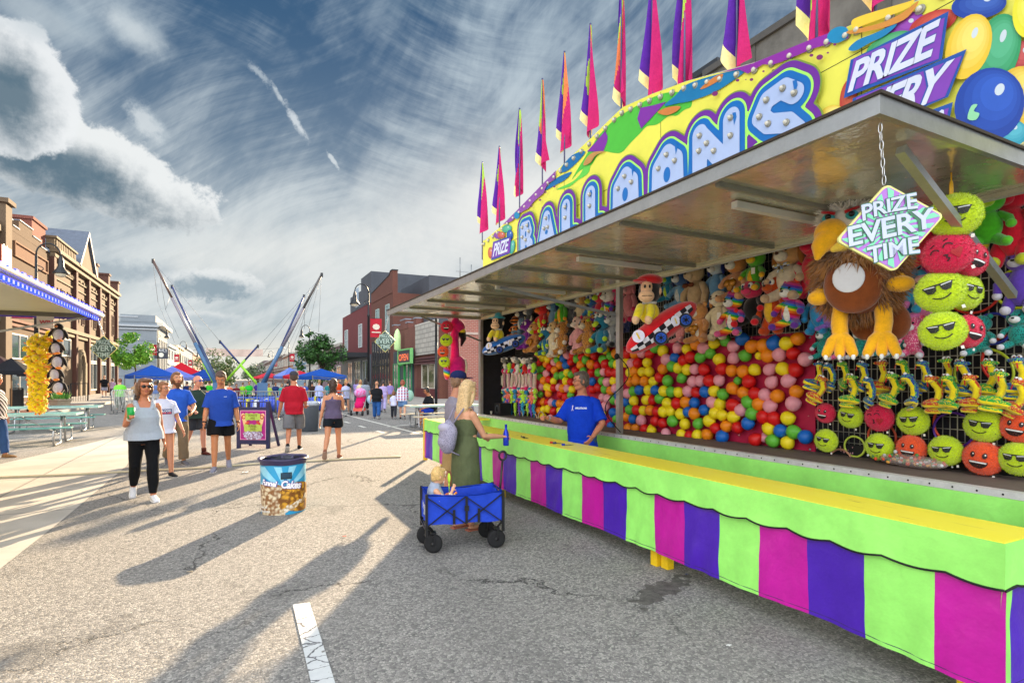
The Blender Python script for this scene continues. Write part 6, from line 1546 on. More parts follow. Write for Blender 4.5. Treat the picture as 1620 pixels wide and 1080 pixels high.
P5('navy plush toy low behind the middle post', 992, 508, 30, '1c2c5c', long=1, X=5.12)
# right of the post, upper row
P5('teal monster toy with white horn behind the monkey shoulder', 1057, 452, 40, '1a7aa0', '1a7aa0', 'b8d830', 'b8d830', 'horn', X=5.1)
P5('blue donkey toy with navy mane', 1078, 448, 54, '6a9cc4', '3a5c94', 'd8dce0', 'c8ccd0', 'floppy', earc='1c2c64', X=5.08)
P5('tall tan teddy bear with a brown ribbon', 1104, 452, 76, 'c0a480', 'c0a480', 'd0b898', ear='round', long=1, ext=('bow',), X=5.02, lean=-.12)
P5('light blue puppy toy with navy ear and eye patches', 1134, 442, 62, '6a9cc8', 'b8c8d4', 'e0e0e0', ear='floppy', earc='1a2a78', long=1, X=5.08)
P5('large hamster toy with white cheeks holding a gold heart', 1166, 436, 66, 'd0946a', 'c88448', 'f0e8e0', 'f0ece4', 'round', ext=('heart',), paw='d8a070', X=4.98)
P5('green turtle toy with yellow belly under the awning hook', 1191, 428, 58, '58b028', '58b028', 'f0c020', 'f0b81c', 'none', paw='f0b41c', X=4.95, lean=.2, ext=('tag',))
P5('smaller hamster toy with a gold heart, lower right of the red car', 1110, 510, 56, 'c88a50', 'd09458', 'f0e8e0', 'f0e8dc', 'round', ext=('heart',), X=4.92, lean=-.15)
P5('cream spotted puppy toy with brown nose, arms open', 1138, 498, 66, 'dccfae', 'e8dcc0', 'f0e8d8', ear='floppy', earc='b87a3c', long=1, X=4.98, nose='5a2a1c', ext=('tag',))
P5('rainbow zebra toy with pink paws and white face', 1162, 496, 62, rb, rb, 'f0ece8', 'f0ece8', 'pointy', limb=rb, paw='e05a94', X=4.9)
P5('black ant toy with a crimson head and pink bands', 1191, 478, 66, '141214', 'd02858', 'd83868', ear='horn', earc='e02a3a', paw='d81828', eyes='big', X=4.95)
P5('pink pig toy with dangling legs below the red car', 1076, 522, 34, 'd88a8c', 'd88a8c', 'e09a9c', ear='floppy', X=4.96)
P5('beige floppy eared puppy toy with a plaid bow', 1248, 416, 84, 'ddd0b8', 'cfa068', 'ece2cf', ear='floppy', earc='9a6226', ext=('plaidbow',), nose='4a2418', X=4.98, paw='c8a884')
P5('crimson fuzzy bird toy with yellow beak beside the eagle', 1285, 408, 84, 'd81440', 'd81440', 'none' if False else 'd81440', ear='none', ext=('beak',), long=1, X=5.0)
P5('orange monster toy with blue eyes, long arms hanging', 1224, 482, 78, 'c84a14', 'c84a14', 'd05a1c', 'f0c030', 'none', eyes='big', long=1, X=4.98)
P5('rainbow zebra toy with purple paws right of the orange monster', 1252, 482, 68, rb, rb, 'f0ece8', 'f0ece8', 'pointy', limb=rb, paw='6a2fa0', X=4.9)
P5('sky blue horse toy hanging left of the eagle feathers', 1295, 488, 68, '2a8cc4', '2a8cc4', 'a8d0e4', ear='pointy', long=1, X=5.0)
P5('lilac pony toy low beside the eagle with a card tag', 1313, 497, 44, '8a62c0', '9a72cc', 'c8b0e0', ear='pointy', ext=('tag', 'tuft'), X=4.98)
# around and right of the eagle
for i, (x_, y_, h_, m_, lb) in enumerate(((1303, 543, 44, chT, 'teal cheetah print bear at the left, beside the board corner'), (1330, 546, 40, chP, 'pink cheetah print bear behind the eagle left foot'), (1362, 542, 44, chT, 'teal cheetah print bear between the eagle feet'), (1398, 540, 40, chT, 'teal cheetah print bear behind the eagle right foot'),
        (1445, 533, 58, chP, 'large pink cheetah print bear right of the eagle foot'), (1420, 538, 46, chT, 'teal cheetah print bear right of the eagle foot'), (1552, 530, 56, chT, 'teal cheetah print bear right of the hanging round cushions'), (1611, 520, 56, chT, 'teal cheetah print bear cut by the right edge'))):
    P5(lb, x_, y_, h_, m_, m_, 'e8e8e8', None, 'round', paw='d4d4dc', X=5.02, limb=m_)
P5('bright green frog toy with big padded feet, upper right', 1562, 345, 86, '4cb81c', '4cb81c', 'b8d828', ear='none', paw='62c82a', X=4.75, turn=.3)
P5('large crimson fuzzy bird toy behind the awning stay', 1600, 352, 112, 'd81430', 'd81430', 'd81430', ear='none', ext=('beak',), paw='c8d028', X=4.95, long=1)
P5('crimson round bird toy beside the diamond sign tip', 1464, 388, 62, 'd01838', 'd01838', 'd01838', ear='none', ext=('beak',), X=5.0)
P5('pale blue horse toy hanging between eagle and cushions', 1440, 445, 86, '2a90b8', '3a9cc4', 'c8dce4', ear='pointy', long=1, X=5.05)
P5('pink haired troll style pony toy near the sunglasses cushion', 1462, 470, 66, 'd070a8', 'e0a8b0', 'e8b8b8', ear='none', earc='c84aa0', ext=('tuft', 'tag'), X=5.05)
P5('purple fuzzy toy with white paws at the right edge', 1613, 445, 86, '5a3aa8', '6a48b4', 'd8d4e4', ear='none', earc='5a3aa8', ext=('tuft',), paw='d0ccd8', X=5.0, long=1)
P5('small blue pony toy above the pink cheetah bear', 1438, 490, 40, '2a70b0', '3a80bc', 'c8dce4', ear='pointy', X=5.08)

# hoops on the wire grid
hoops = [(1615, 455, 40, 'c8d820', 'lime'), (1602, 570, 50, 'd82a14', 'red'), (1540, 460, 44, 'c82818', 'dark red'), (1555, 590, 48, 'b8c828', 'yellow green'), (1352, 706, 20, 'c8dc50', 'small lime'), (1515, 670, 42, 'd84820', 'orange red'), (1508, 680, 34, '5a2a9c', 'purple'), (1590, 740, 40, 'd83a20', 'low red'), (1330, 728, 22, 'c89070', 'small tan'), (1420, 740, 30, 'a86ac0', 'lilac'), (1395, 690, 26, 'c84a28', 'rust'), (1570, 520, 30, '2a3aa8', 'blue')]
for i, (x_, y_, r_, c, n) in enumerate(hoops):
    X = BX-.045-.004*i; p = onX(x_, y_, X); r = r_*dX(x_, X)/FP*.8
    solo('hoop', MB().tube([(p.x, p.y+r*cos(a), p.z+r*sin(a)) for a in np.linspace(0, 2*pi, 37)[:36]], .010, 7, closed=True), mat(c, rough=.45), n+' plastic hoop hung on the wire grid at the right', 'hoop', 'hoops on the wire grid', origin=(p.x, p.y, p.z-r))
for i, (x_, y_, r_) in enumerate(((803, 662, 8), (823, 660, 9), (845, 664, 10), (856, 660, 9), (776, 500, 12))):
    X = 5.0; p = onX(x_, y_, X); r = r_*dX(x_, X)/FP
    solo('hoop', MB().tube([(p.x, p.y+r*cos(a), p.z+r*sin(a)) for a in np.linspace(0, 2*pi, 25)[:24]], .010, 7, closed=True), mat('c8b890', rough=.5), ['pale hoop lying below the lizard toys, leftmost', 'pale hoop below the lizard toys, second', 'pale hoop below the lizard toys, third', 'pale hoop by the lowest yellow balloon', 'pale hoop above the blue race car monkey'][i], 'hoop', 'pale hoops at the far end', origin=(p.x, p.y, p.z-r))

# ------------------------------------------------------------------ round face cushions
def fur(r3, n, ln, seed=0, M=None, c=(0, 0, 0), skip=None, droop=0, w=.012):
    rnd = random.Random(seed); mb = MB()
    for k in range(n):
        z = rnd.uniform(-1, 1); a = rnd.uniform(0, 2*pi); s = sqrt(1-z*z); d = Vector((s*cos(a), s*sin(a), z))
        if skip and skip(d): continue
        p = Vector((d.x*r3[0], d.y*r3[1], d.z*r3[2])); nn = Vector((d.x/r3[0], d.y/r3[1], d.z/r3[2])).normalized()
        e = nn+Vector((rnd.gauss(0, .45), rnd.gauss(0, .45), rnd.gauss(0, .45)-droop)); e.normalize(); t = nn.cross(Vector((rnd.gauss(0, 1), rnd.gauss(0, 1), rnd.gauss(0, 1)))).normalized()*w
        p = p*.985+Vector(c); L_ = ln*rnd.uniform(.5, 1.2); mb.add([p-t, p+t, p+e*L_], [(0, 1, 2)])
    return mb
CUSH = {}
def cushion(kind, label, pos, R, rz, tilt=0, group='round face cushions'):
    if kind not in CUSH:
        c, face = {'cool': ('c8e01c', 0), 'smile': ('f05a28', 1), 'psmile': ('e0204c', 1), 'kiss': ('dc1c4c', 2)}[kind]
        t = thing('face_cushion', label, 'cushion'); m_ = plush(c)
        k3 = (1, .55, .97); b = MB().ell((0, 0, 0), k3, 32, 20); lump(b, .06, 2.5)
        b.merge(fur(k3, 4200, .10, 3, w=.020)); part('body', b, m_, t)
        def f(u, v, off=.05): r2 = min(.98, (u*u+v*v/.94)); return (u, -.55*sqrt(1-r2)-off, v)
        def fa(sd, c_, off=.055, name='face_print'):
            vs, fs = fill(sd, -.8, -.8, .8, .8, .03, merge=False); part(name, lay(vs, fs, lambda u, v: f(u, v, off)), mat(c_, rough=.6, var=.1), t)
        if face == 0:
            fa(lambda X, Y: np.minimum(np.minimum(sd_poly(X, Y, [(-.62, .30), (-.06, .24), (-.12, -.02), (-.26, -.10), (-.46, -.06)]), sd_poly(X, Y, [(.62, .30), (.06, .24), (.12, -.02), (.26, -.10), (.46, -.06)])), sd_seg(X, Y, (-.5, .26), (.5, .26))-.035), '10120c', name='sunglasses')
            fa(lambda X, Y: np.minimum(sd_seg(X, Y, (-.52, .245), (-.14, .20)), sd_seg(X, Y, (.52, .245), (.14, .20)))-.022, 'd8dcd8', .062, name='glass_highlight')
            fa(lambda X, Y: np.maximum(np.abs(np.hypot(X-.02, Y-.1)-.52)-.028, np.maximum(Y+.27, np.abs(X)-.42)), '1a1c10', name='smile')
        elif face == 1:
            fa(lambda X, Y: np.minimum(sd_ell(X, Y, -.3, .22, .12, .17), sd_ell(X, Y, .3, .22, .12, .17)), '1a0c0c', name='eyes')
            fa(lambda X, Y: np.maximum(sd_ell(X, Y, 0, -.14, .48, .42), Y+.14), '1a0a0a', name='mouth')
            fa(lambda X, Y: np.maximum(sd_ell(X, Y, 0, -.15, .43, .36), np.maximum(Y+.165, -.30-Y+.05)), 'e8e8e4', .062, name='teeth')
            fa(lambda X, Y: np.minimum(sd_ell(X, Y, -.27, .27, .04, .05), sd_ell(X, Y, .33, .27, .04, .05)), 'e8e8e4', .062, name='eye_glint')
        else:
            fa(lambda X, Y: np.minimum(np.maximum(np.abs(np.hypot(X+.42, Y-.10)-.16)-.03, .12-Y), np.maximum(np.abs(np.hypot(X-.12, Y-.18)-.18)-.03, .20-Y)), '2a0610', name='eyes')
            fa(lambda X, Y: np.minimum(sd_line(X, Y, [(-.16, -.12), (-.02, -.16), (-.10, -.25), (.0, -.33), (-.12, -.42)])-.03, np.minimum(sd_seg(X, Y, (-.5, .42), (-.32, .5)), sd_seg(X, Y, (.05, .52), (.22, .55)))-.025), '2a0610', name='lips')
            fa(lambda X, Y: np.minimum(sd_poly(X, Y, [(.12, -.16), (.32, -.48), (.56, -.14), (.34, -.2)]), np.minimum(sd_ell(X, Y, .23, -.12, .12, .11), sd_ell(X, Y, .45, -.10, .12, .11))), 'a80c18', name='heart')
        part('tag', MB().box(.55, -.02, -.92, .68, .0, -1.08), tagm[0], t)
        CUSH[kind] = t; KC[t.name] = [(c_, kids(c_)) for c_ in kids(t)]; r = t; r.location = pos; r.scale = (R,)*3
    else: r = dup(CUSH[kind], pos, label=label, scale=R)
    r['group'] = group; r['label'] = label
    r.rotation_euler = (0, tilt, rz); return r
wallc = [('psmile', 190, 470, 74, 'crimson smiling cushion at the upper left, touching the board'), ('cool', 355, 490, 88, 'lime sunglasses cushion in the upper row between two pink ones'), ('kiss', 545, 500, 100, 'pink winking kiss cushion in the upper wall row'), ('cool', 765, 520, 106, 'lime sunglasses cushion right of the pink kiss one, upper row'),
         ('cool', 1230, 552, 122, 'wide lime sunglasses cushion upper right beside the orange one'), ('smile', 1462, 560, 118, 'orange laughing cushion in the upper row, cut by the right edge'), ('cool', 195, 650, 84, 'lime sunglasses cushion lowest left, below the crimson one'), ('cool', 545, 690, 98, 'lime sunglasses cushion second in the bottom row'),
         ('smile', 755, 702, 100, 'orange laughing cushion, the left one in the bottom row'), ('cool', 980, 716, 110, 'lime sunglasses cushion between two orange ones, bottom row'), ('smile', 1225, 766, 124, 'orange laughing cushion, the large right one in the bottom row'), ('cool', 1460, 770, 124, 'lime sunglasses cushion at the bottom right edge')]
for kd, zx, zy, rp_, lb in wallc:
    x_, y_ = 1260+zx/4.153, 540+zy/4.153; p = onX(x_, y_, 5.06); R_ = rp_/4.153*dX(x_, 5.06)/FP/1.12
    cushion(kd, lb, p, R_, -pi/2, random.uniform(-.15, .15))
hang = [('cool', 1511, 341, 35, 'lime sunglasses cushion at the top of the hanging chain', 0), ('kiss', 1499, 401, 34, 'pink kiss cushion second in the hanging bunch', -.35), ('psmile', 1535, 410, 28, 'crimson cushion turned away behind the hanging kiss one', .3), ('cool', 1487, 461, 33, 'lime sunglasses cushion third in the hanging bunch, tilted', -.3), ('cool', 1526, 462, 29, 'lime cushion turned sideways behind the third hanging one', .2),
        ('cool', 1491, 523, 31, 'lime sunglasses cushion lowest left in the hanging bunch', -.2), ('psmile', 1531, 524, 26, 'crimson laughing cushion lowest right in the hanging bunch', .2)]
for i, (kd, x_, y_, r_, lb, tl) in enumerate(hang):
    X = 3.72+(.16 if i in (2, 4, 6) else 0); p = onX(x_, y_, X); R_ = r_*dX(x_, X)/FP
    cushion(kd, lb, p, R_, -radians(62) + (.75 if i in (2, 4, 6) else -.1), tl, 'cushions hanging in a bunch')
a = onX(1505, 288, 3.74); b = onX(1507, 312, 3.74); q = MB()
q.tube([(a.x+.012*cos(k), a.y, (a.z+b.z)/2+.05*sin(k)) for k in np.linspace(0, 6.283, 15)[:14]], .006, 6, closed=True); q.tube([(a.x, a.y, 2.85), (a.x, a.y, a.z-.02)], .004, 5).tube([b, onX(1495, 540, 3.8)], .004, 5)
solo('hanging_clip', q, mat('f0b81c', rough=.4), 'yellow plastic clip and cord carrying the bunch of cushions', 'clip')

# ------------------------------------------------------------------ snakes
def snake_mesh():
    pass
SN = {}
snk = [(145, 160, 'b'), (225, 165, 'b'), (320, 150, 'g'), (445, 160, 'b'), (555, 150, 'o'), (715, 145, 'g'), (845, 150, 'b'), (975, 132, 'g'), (1090, 155, 'b'), (1270, 150, 'g'), (1450, 132, 'b'), (175, 250, 'o'), (365, 245, 'g'), (490, 260, 'b'), (640, 232, 'g'), (750, 240, 'b'), (895, 252, 'o'), (1010, 250, 'g'), (1150, 245, 'o'), (1330, 225, 'g'), (1485, 275, 'o')]
scol = {'b': ('1c4a9c', 'blue'), 'g': ('2f9c34', 'green'), 'o': ('c8401c', 'orange')}
ordn = ['first', 'second', 'third', 'fourth', 'fifth', 'sixth', 'seventh', 'eighth', 'ninth', 'tenth', 'eleventh']
ylm = plush('f0d81c')
for i, (zx, zy, c) in enumerate(snk):
    x_, y_ = 1260+zx/4.153, 540+zy/4.153; X = 5.05 if i < 11 else 4.98; p = onX(x_, y_, X)
    row, k = ('upper', i) if i < 11 else ('lower', i-11)
    lab = '%s backed yellow snake toy, %s from left in the %s row' % (scol[c][1], ordn[k], row)
    if c not in SN:
        back = mat(scol[c][0], rough=.9, kind='spots', scale=16, col2='d8c81c' if c != 'b' else '6ac03a', sheen=.4)
        t = thing('snake_toy', lab, 'plush toy', p, -pi/2, 'snake toys in two rows')
        pth = [(0, -.02, -.01), (.015, -.01, -.05), (.03, 0, -.09), (.02, 0, -.14), (.0, 0, -.18)]
        co = [(.085*cos(a)*s-.02, -.02+.02*sin(a), -.18-.012*a/1.2) for a, s in [(q, 1) for q in np.linspace(1.2, 11.5, 26)]]
        pts = pth+co; n_ = len(pts); rr = [.026]*5+[.029-.017*k/26 for k in range(26)]
        bd_ = part('body', MB().tube(pts, rr, 9, rnd=True), ylm, t)
        part('back', MB().tube([(a+.004, b+(.012 if i_ < 5 else .001), c_+(.004 if i_ < 5 else .007)) for i_, (a, b, c_) in enumerate(pts)], [r*(1.05 if i_ < 5 else 1.03) for i_, r in enumerate(rr)], 9, rnd=True), back, t)
        hd_ = part('head', MB().ell((0, -.03, .012), (.044, .052, .030), 14, 8).ell((-.035, .0, .012), (.03, .012, .016), 8, 6).ell((.035, .0, .012), (.03, .012, .016), 8, 6), back, t)
        part('jaw', MB().ell((0, -.045, -.006), (.034, .04, .018), 14, 8), ylm, hd_)
        for s in (-1, 1):
            part('eye', MB().ell((s*.016, -.045, .036), (.017,)*3, 10, 8), eyeW, hd_); part('pupil', MB().ell((s*.014, -.060, .035), (.008,)*3, 8, 6), mat('7a1010', rough=.3), hd_)
            part('nostril', MB().ell((s*.012, -.083, .0), (.004,)*3, 6, 4), eyeB, hd_)
        part('tongue', MB().bar((0, -.08, -.01), (.004, -.088, -.055), .010, .003), mat('c01818'), hd_)
        SN[c] = t; KC[t.name] = [(c_, kids(c_)) for c_ in kids(t)]
    else: t = dup(SN[c], p, label=lab)
    s_ = random.uniform(.80, .92); t.scale = (s_*random.choice((-1, 1)) if False else s_, s_, s_); t.rotation_euler = (random.uniform(-.1, .1), random.uniform(-.3, .3), -pi/2+random.uniform(-.9, .8))

# ------------------------------------------------------------------ small toys hanging in four rows at the far end
MINI = {}
def mini(style, cols, label, p, h, i):
    k = (style, cols)
    if k not in MINI:
        t = thing('hanging_toy', label, 'plush toy', p, -pi/2, 'small toys hanging in rows at the far end'); a, b, c = [plush(q) for q in cols]
        if style == 0:
            part('body', MB().ell((0, 0, .3), (.2, .16, .26), 10, 8), a, t); part('head', MB().ell((0, -.02, .74), (.22, .2, .2), 12, 8), b, t)
            for s in (-1, 1): part('arm', MB().tube([(s*.15, 0, .45), (s*.34, -.05, .35)], .07, 8, rnd=True), c, t); part('leg', MB().tube([(s*.1, 0, .15), (s*.16, -.1, .0)], .08, 8, rnd=True), a, t)
            part('eyes', MB().ell((-.09, -.2, .8), (.06,)*3, 8, 6).ell((.09, -.2, .8), (.06,)*3, 8, 6), eyeW, t)
        elif style == 1:
            part('body', MB().tube([(-.02, 0, .9), (.04, 0, .5), (-.02, 0, .1)], [.11, .08, .11], 8, rnd=True), a, t); part('head', MB().ell((0, -.03, .95), (.15, .13, .13), 10, 8), b, t)
            part('loop', MB().tube([(.10+.07*cos(q), -.10, .5+.28*sin(q)) for q in np.linspace(0, 6.283, 15)[:14]], .022, 6, closed=True), plush('e4dccc'), t); part('foot', MB().ell((0, -.04, .05), (.15, .12, .11), 10, 8), c, t)
        else:
            part('body', MB().tube([(0, 0, .95), (.06, -.02, .7), (-.04, 0, .45), (.05, 0, .2), (.0, 0, .0)], [.08, .10, .09, .06, .02], 8, rnd=True), a, t); part('head', MB().ell((0, -.04, .98), (.12, .13, .09), 10, 8), b, t)
            part('limbs', MB().tube([(-.22, -.04, .6), (0, 0, .68), (.22, -.04, .6)], .035, 6, rnd=True).tube([(-.2, -.04, .3), (0, 0, .36), (.2, -.04, .25)], .035, 6, rnd=True), c, t)
        MINI[k] = t; KC[t.name] = [(c_, kids(c_)) for c_ in kids(t)]
    else: t = dup(MINI[k], p, label=label)
    t.scale = (h,)*3; t.rotation_euler = (0, random.uniform(-.2, .2), -pi/2+random.uniform(-.4, .4)); return t
rowsm = [(576, 26, 0, 'top', [('a8e020', '141414', 'a8e020'), ('c81818', 'e8e0d8', '141414'), ('e0dcd4', '8a8a8a', 'e0dcd4')], 10, 'critter'),
         (601, 32, 1, 'second', [('e0b0b8', 'd8186c', '2090b0'), ('f0d0c8', '2090b0', 'd8186c'), ('e8a8b8', 'd8186c', 'd8186c')], 11, 'ring holding creature'),
         (624, 24, 0, 'third', [('f07860', 'f07860', 'f09080'), ('b8e83c', 'b8e83c', 'a0d830'), ('2a8cc0', '2a8cc0', '2478b0')], 11, 'chick'),
         (645, 28, 2, 'bottom', [('6a3ab0', '7a48c0', '5a2aa0'), ('2a9cc4', '2a9cc4', '2080b0'), ('a8dc30', 'b0e038', '98cc28')], 11, 'lizard')]
cn = {'a8e020': 'lime', 'c81818': 'red', 'e0dcd4': 'pale grey', 'e0b0b8': 'pink', 'f0d0c8': 'cream', 'e8a8b8': 'rose', 'f07860': 'coral', 'b8e83c': 'lime', '2a8cc0': 'blue', '6a3ab0': 'purple', '2a9cc4': 'turquoise', 'a8dc30': 'lime'}
random.seed(21)
for (yc, hp_, st_, rn_, pal, n, nm) in rowsm:
    for i in range(n):
        x_ = 786+i*(66/n)+random.uniform(-1, 1); X = 5.0-.04*(i % 2); c = pal[i % 3]
        h = hp_*dX(x_, X)/FP; p = onX(x_, yc+hp_/2+random.uniform(-1.5, 1.5), X)
        mini(st_, c, 'small %s %s toy, %s in the %s hanging row' % (cn[c[0]], nm, ordn[i] if i < 11 else 'last', rn_), p, h, i)
# orange masks, radio and control box in the far end corner
for i, (x_, y_, r_) in enumerate(((777, 516, 8), (777, 583, 9), (782, 500, 5), (770, 601, 5), (790, 651, 5))):
    p = onX(x_, y_, 5.0); r = r_*dX(x_, 5)/FP
    solo('orange_ring_toy', MB().tube([(p.x, p.y+r*.7*cos(a), p.z+r*sin(a)) for a in np.linspace(0, 6.283, 19)[:18]], r*.32, 8, closed=True), plush('e07428'), ['orange ring toy behind the blue race car', 'orange ring toy below the blue race car nose', 'small orange ring toy high in the far corner', 'small orange ring toy above the control box', 'small orange ring toy by the speaker'][i], 'plush toy', 'orange ring toys', origin=(p.x, p.y, p.z-r))
p = onX(776, 636, 4.85); t = thing('control_box', 'grey switch box on the far end wall inside the trailer', 'control box', p)
part('box', MB().box(-.05, -.12, 0, .05, .12, .46), mat('7c7468', rough=.5), t); part('switches', MB().box(-.06, -.06, .1, -.051, -.02, .16).box(-.06, .02, .1, -.051, .06, .16).box(-.06, -.06, .26, -.051, -.02, .32).box(-.06, .02, .26, -.051, .06, .32), black, t)
p = onX(795, 662, 4.8); t = thing('speaker', 'small black speaker on the trailer floor at the far end', 'speaker', (p.x, p.y, FZ+.002))
part('case', MB().box(-.12, -.14, 0, .12, .14, .24), mat('16161a', rough=.5), t); part('cone', MB().lathe([(.09, 0), (.08, .01), (.03, -.01), (.0, .01)], (-.12, 0, .12), 18, axis=(-1, 0, 0)), mat('3a4046', rough=.4), t)
p = onX(776, 660, 4.7); solo('paper_cup', MB().lathe([(.03, 0), (.04, .13), (.035, .13)], p, 12), mat('e0dcc8', rough=.5), 'white cup standing in the far end corner of the trailer', 'cup')
# bag of small prizes on the floor
p = onX(1443, 745, 5.0); t = thing('prize_bag', 'clear bag of small orange and green prizes on the trailer floor', 'bag', (p.x, p.y, FZ+.004), -pi/2)
random.seed(6); q = MB()
for k in range(130): q.ell((random.gauss(0, .13), random.gauss(0, .04), .03+abs(random.gauss(0, .03))), (random.uniform(.008, .018),)*3, 6, 4, k % 4)
part('prizes', q, [mat('d84a28', rough=.5), mat('4a8a4a', rough=.5), mat('e0a040', rough=.5), mat('c8c8c8', rough=.5)], t); part('bag', MB().ell((0, 0, .05), (.26, .09, .055), 16, 8), mat('c8b8b0', rough=.15, var=.3, scale=14, alpha=.35), t)

# ------------------------------------------------------------------ the eagle
p = onX(1358, 553, 3.9); EG = thing('eagle_toy', 'huge bald eagle plush with brown fur and yellow feet hanging under the awning', 'plush toy', p, radians(-62))
fb = mat('94602a', rough=.95, var=.45, scale=7, sheen=.5); fyl = plush('f2ae12'); fwt = mat('f0ece4', rough=.95, var=.12, scale=12, sheen=.4)
core = MB().ell((0, 0, .50), (.255, .20, .27), 28, 18); lump(core, .05, 5); part('body', core, plush('7a3c12'), EG)
part('fur', fur((.255, .20, .27), 9000, .10, 5, c=(0, 0, .50), droop=1.0, w=.006, skip=lambda d: d.y < -.35 and abs(d.x+.15) < .62 and d.z < .45), fb, EG)
part('shoulder_fur', fur((.27, .21, .14), 5000, .11, 6, c=(0, 0, .61), droop=1.4, w=.006, skip=lambda d: d.y < -.3 and abs(d.x+.15) < .5 and d.z < -.2), mat('a06c30', rough=.95, var=.45, scale=7, sheen=.5), EG)
part('chest', MB().ell((-.02, -.15, .44), (.18, .075, .20), 20, 12), plush('7a3c12'), EG)
part('chest_patch', MB().ell((-.045, -.222, .475), (.095, .012, .10), 20, 12), mat('d4d4d8', rough=.9, var=.05), EG)
part('tail', MB().ell((.17, .10, .20), (.13, .06, .15), 16, 10, M=Matrix.Rotation(-.4, 3, 'Y')).ell((.04, .12, .19), (.10, .05, .12), 14, 10), plush('7a3c12'), EG)
hh_ = MB().ell((-.06, -.02, .92), (.13, .12, .11), 20, 14); H_ = part('head', hh_, fwt, EG)
part('head_fur', fur((.135, .125, .115), 6000, .085, 8, c=(-.06, -.02, .925), w=.009, skip=lambda d: d.y < -.5 and d.z < .3), fwt, H_)
bk = MB().ell((-.155, -.15, .80), (.105, .10, .105), 20, 14).tube([(-.17, -.18, .76), (-.215, -.235, .69), (-.225, -.24, .63)], [.085, .055, .022], 14, rnd=True); part('beak', bk, fyl, H_)
part('lower_beak', MB().tube([(-.02, -.16, .73), (-.09, -.20, .70), (-.13, -.22, .68)], [.05, .045, .025], 12, rnd=True), plush('f6ce4a'), H_)
part('teeth', MB().box(-.10, -.262, .715, -.01, -.2, .74), eyeW, H_)
for s in (-1, 1):
    part('eye_patch', MB().ell((-.10+s*.07, -.14, .915), (.04, .025, .032), 12, 8), plush('3aa8b0'), H_)
    part('eye', MB().ell((-.10+s*.07, -.163, .917), (.020,)*3, 10, 8), eyeB, H_)
    part('brow', MB().tube([(-.10+s*.03, -.16, .935), (-.10+s*.11, -.13, .965)], .012, 6), plush('b81820'), H_)
part('fist', MB().ell((-.235, -.10, .37), (.07, .06, .055), 14, 10).tube([(-.20, -.05, .45), (-.235, -.10, .38)], .05, 10), fyl, EG)
part('fist', MB().ell((.235, -.12, .42), (.085, .07, .055), 14, 10).tube([(.20, -.05, .5), (.235, -.1, .44)], .05, 10), fyl, EG)
for s, x0, zt in ((-1, -.10, .30), (1, .14, .33)):
    L_ = part('leg', MB().tube([(x0, -.04, zt), (x0+s*.01, -.07, .18), (x0, -.10, .09)], [.055, .052, .05], 12, rnd=True), fyl, EG)
    for k, a in enumerate((-.55, 0, .55)):
        part('toe', MB().tube([(x0, -.10, .10), (x0+.09*sin(a), -.14, .05), (x0+.15*sin(a), -.17, -.03)], [.042, .040, .032], 10, rnd=True), fyl, L_)
        part('claw', MB().ell((x0+.155*sin(a), -.19, -.055), (.014, .014, .022), 8, 6), eyeW, L_)
part('hanger', MB().tube([(0, .05, .95), (0, .05, 1.0)], .006, 5), black, EG)

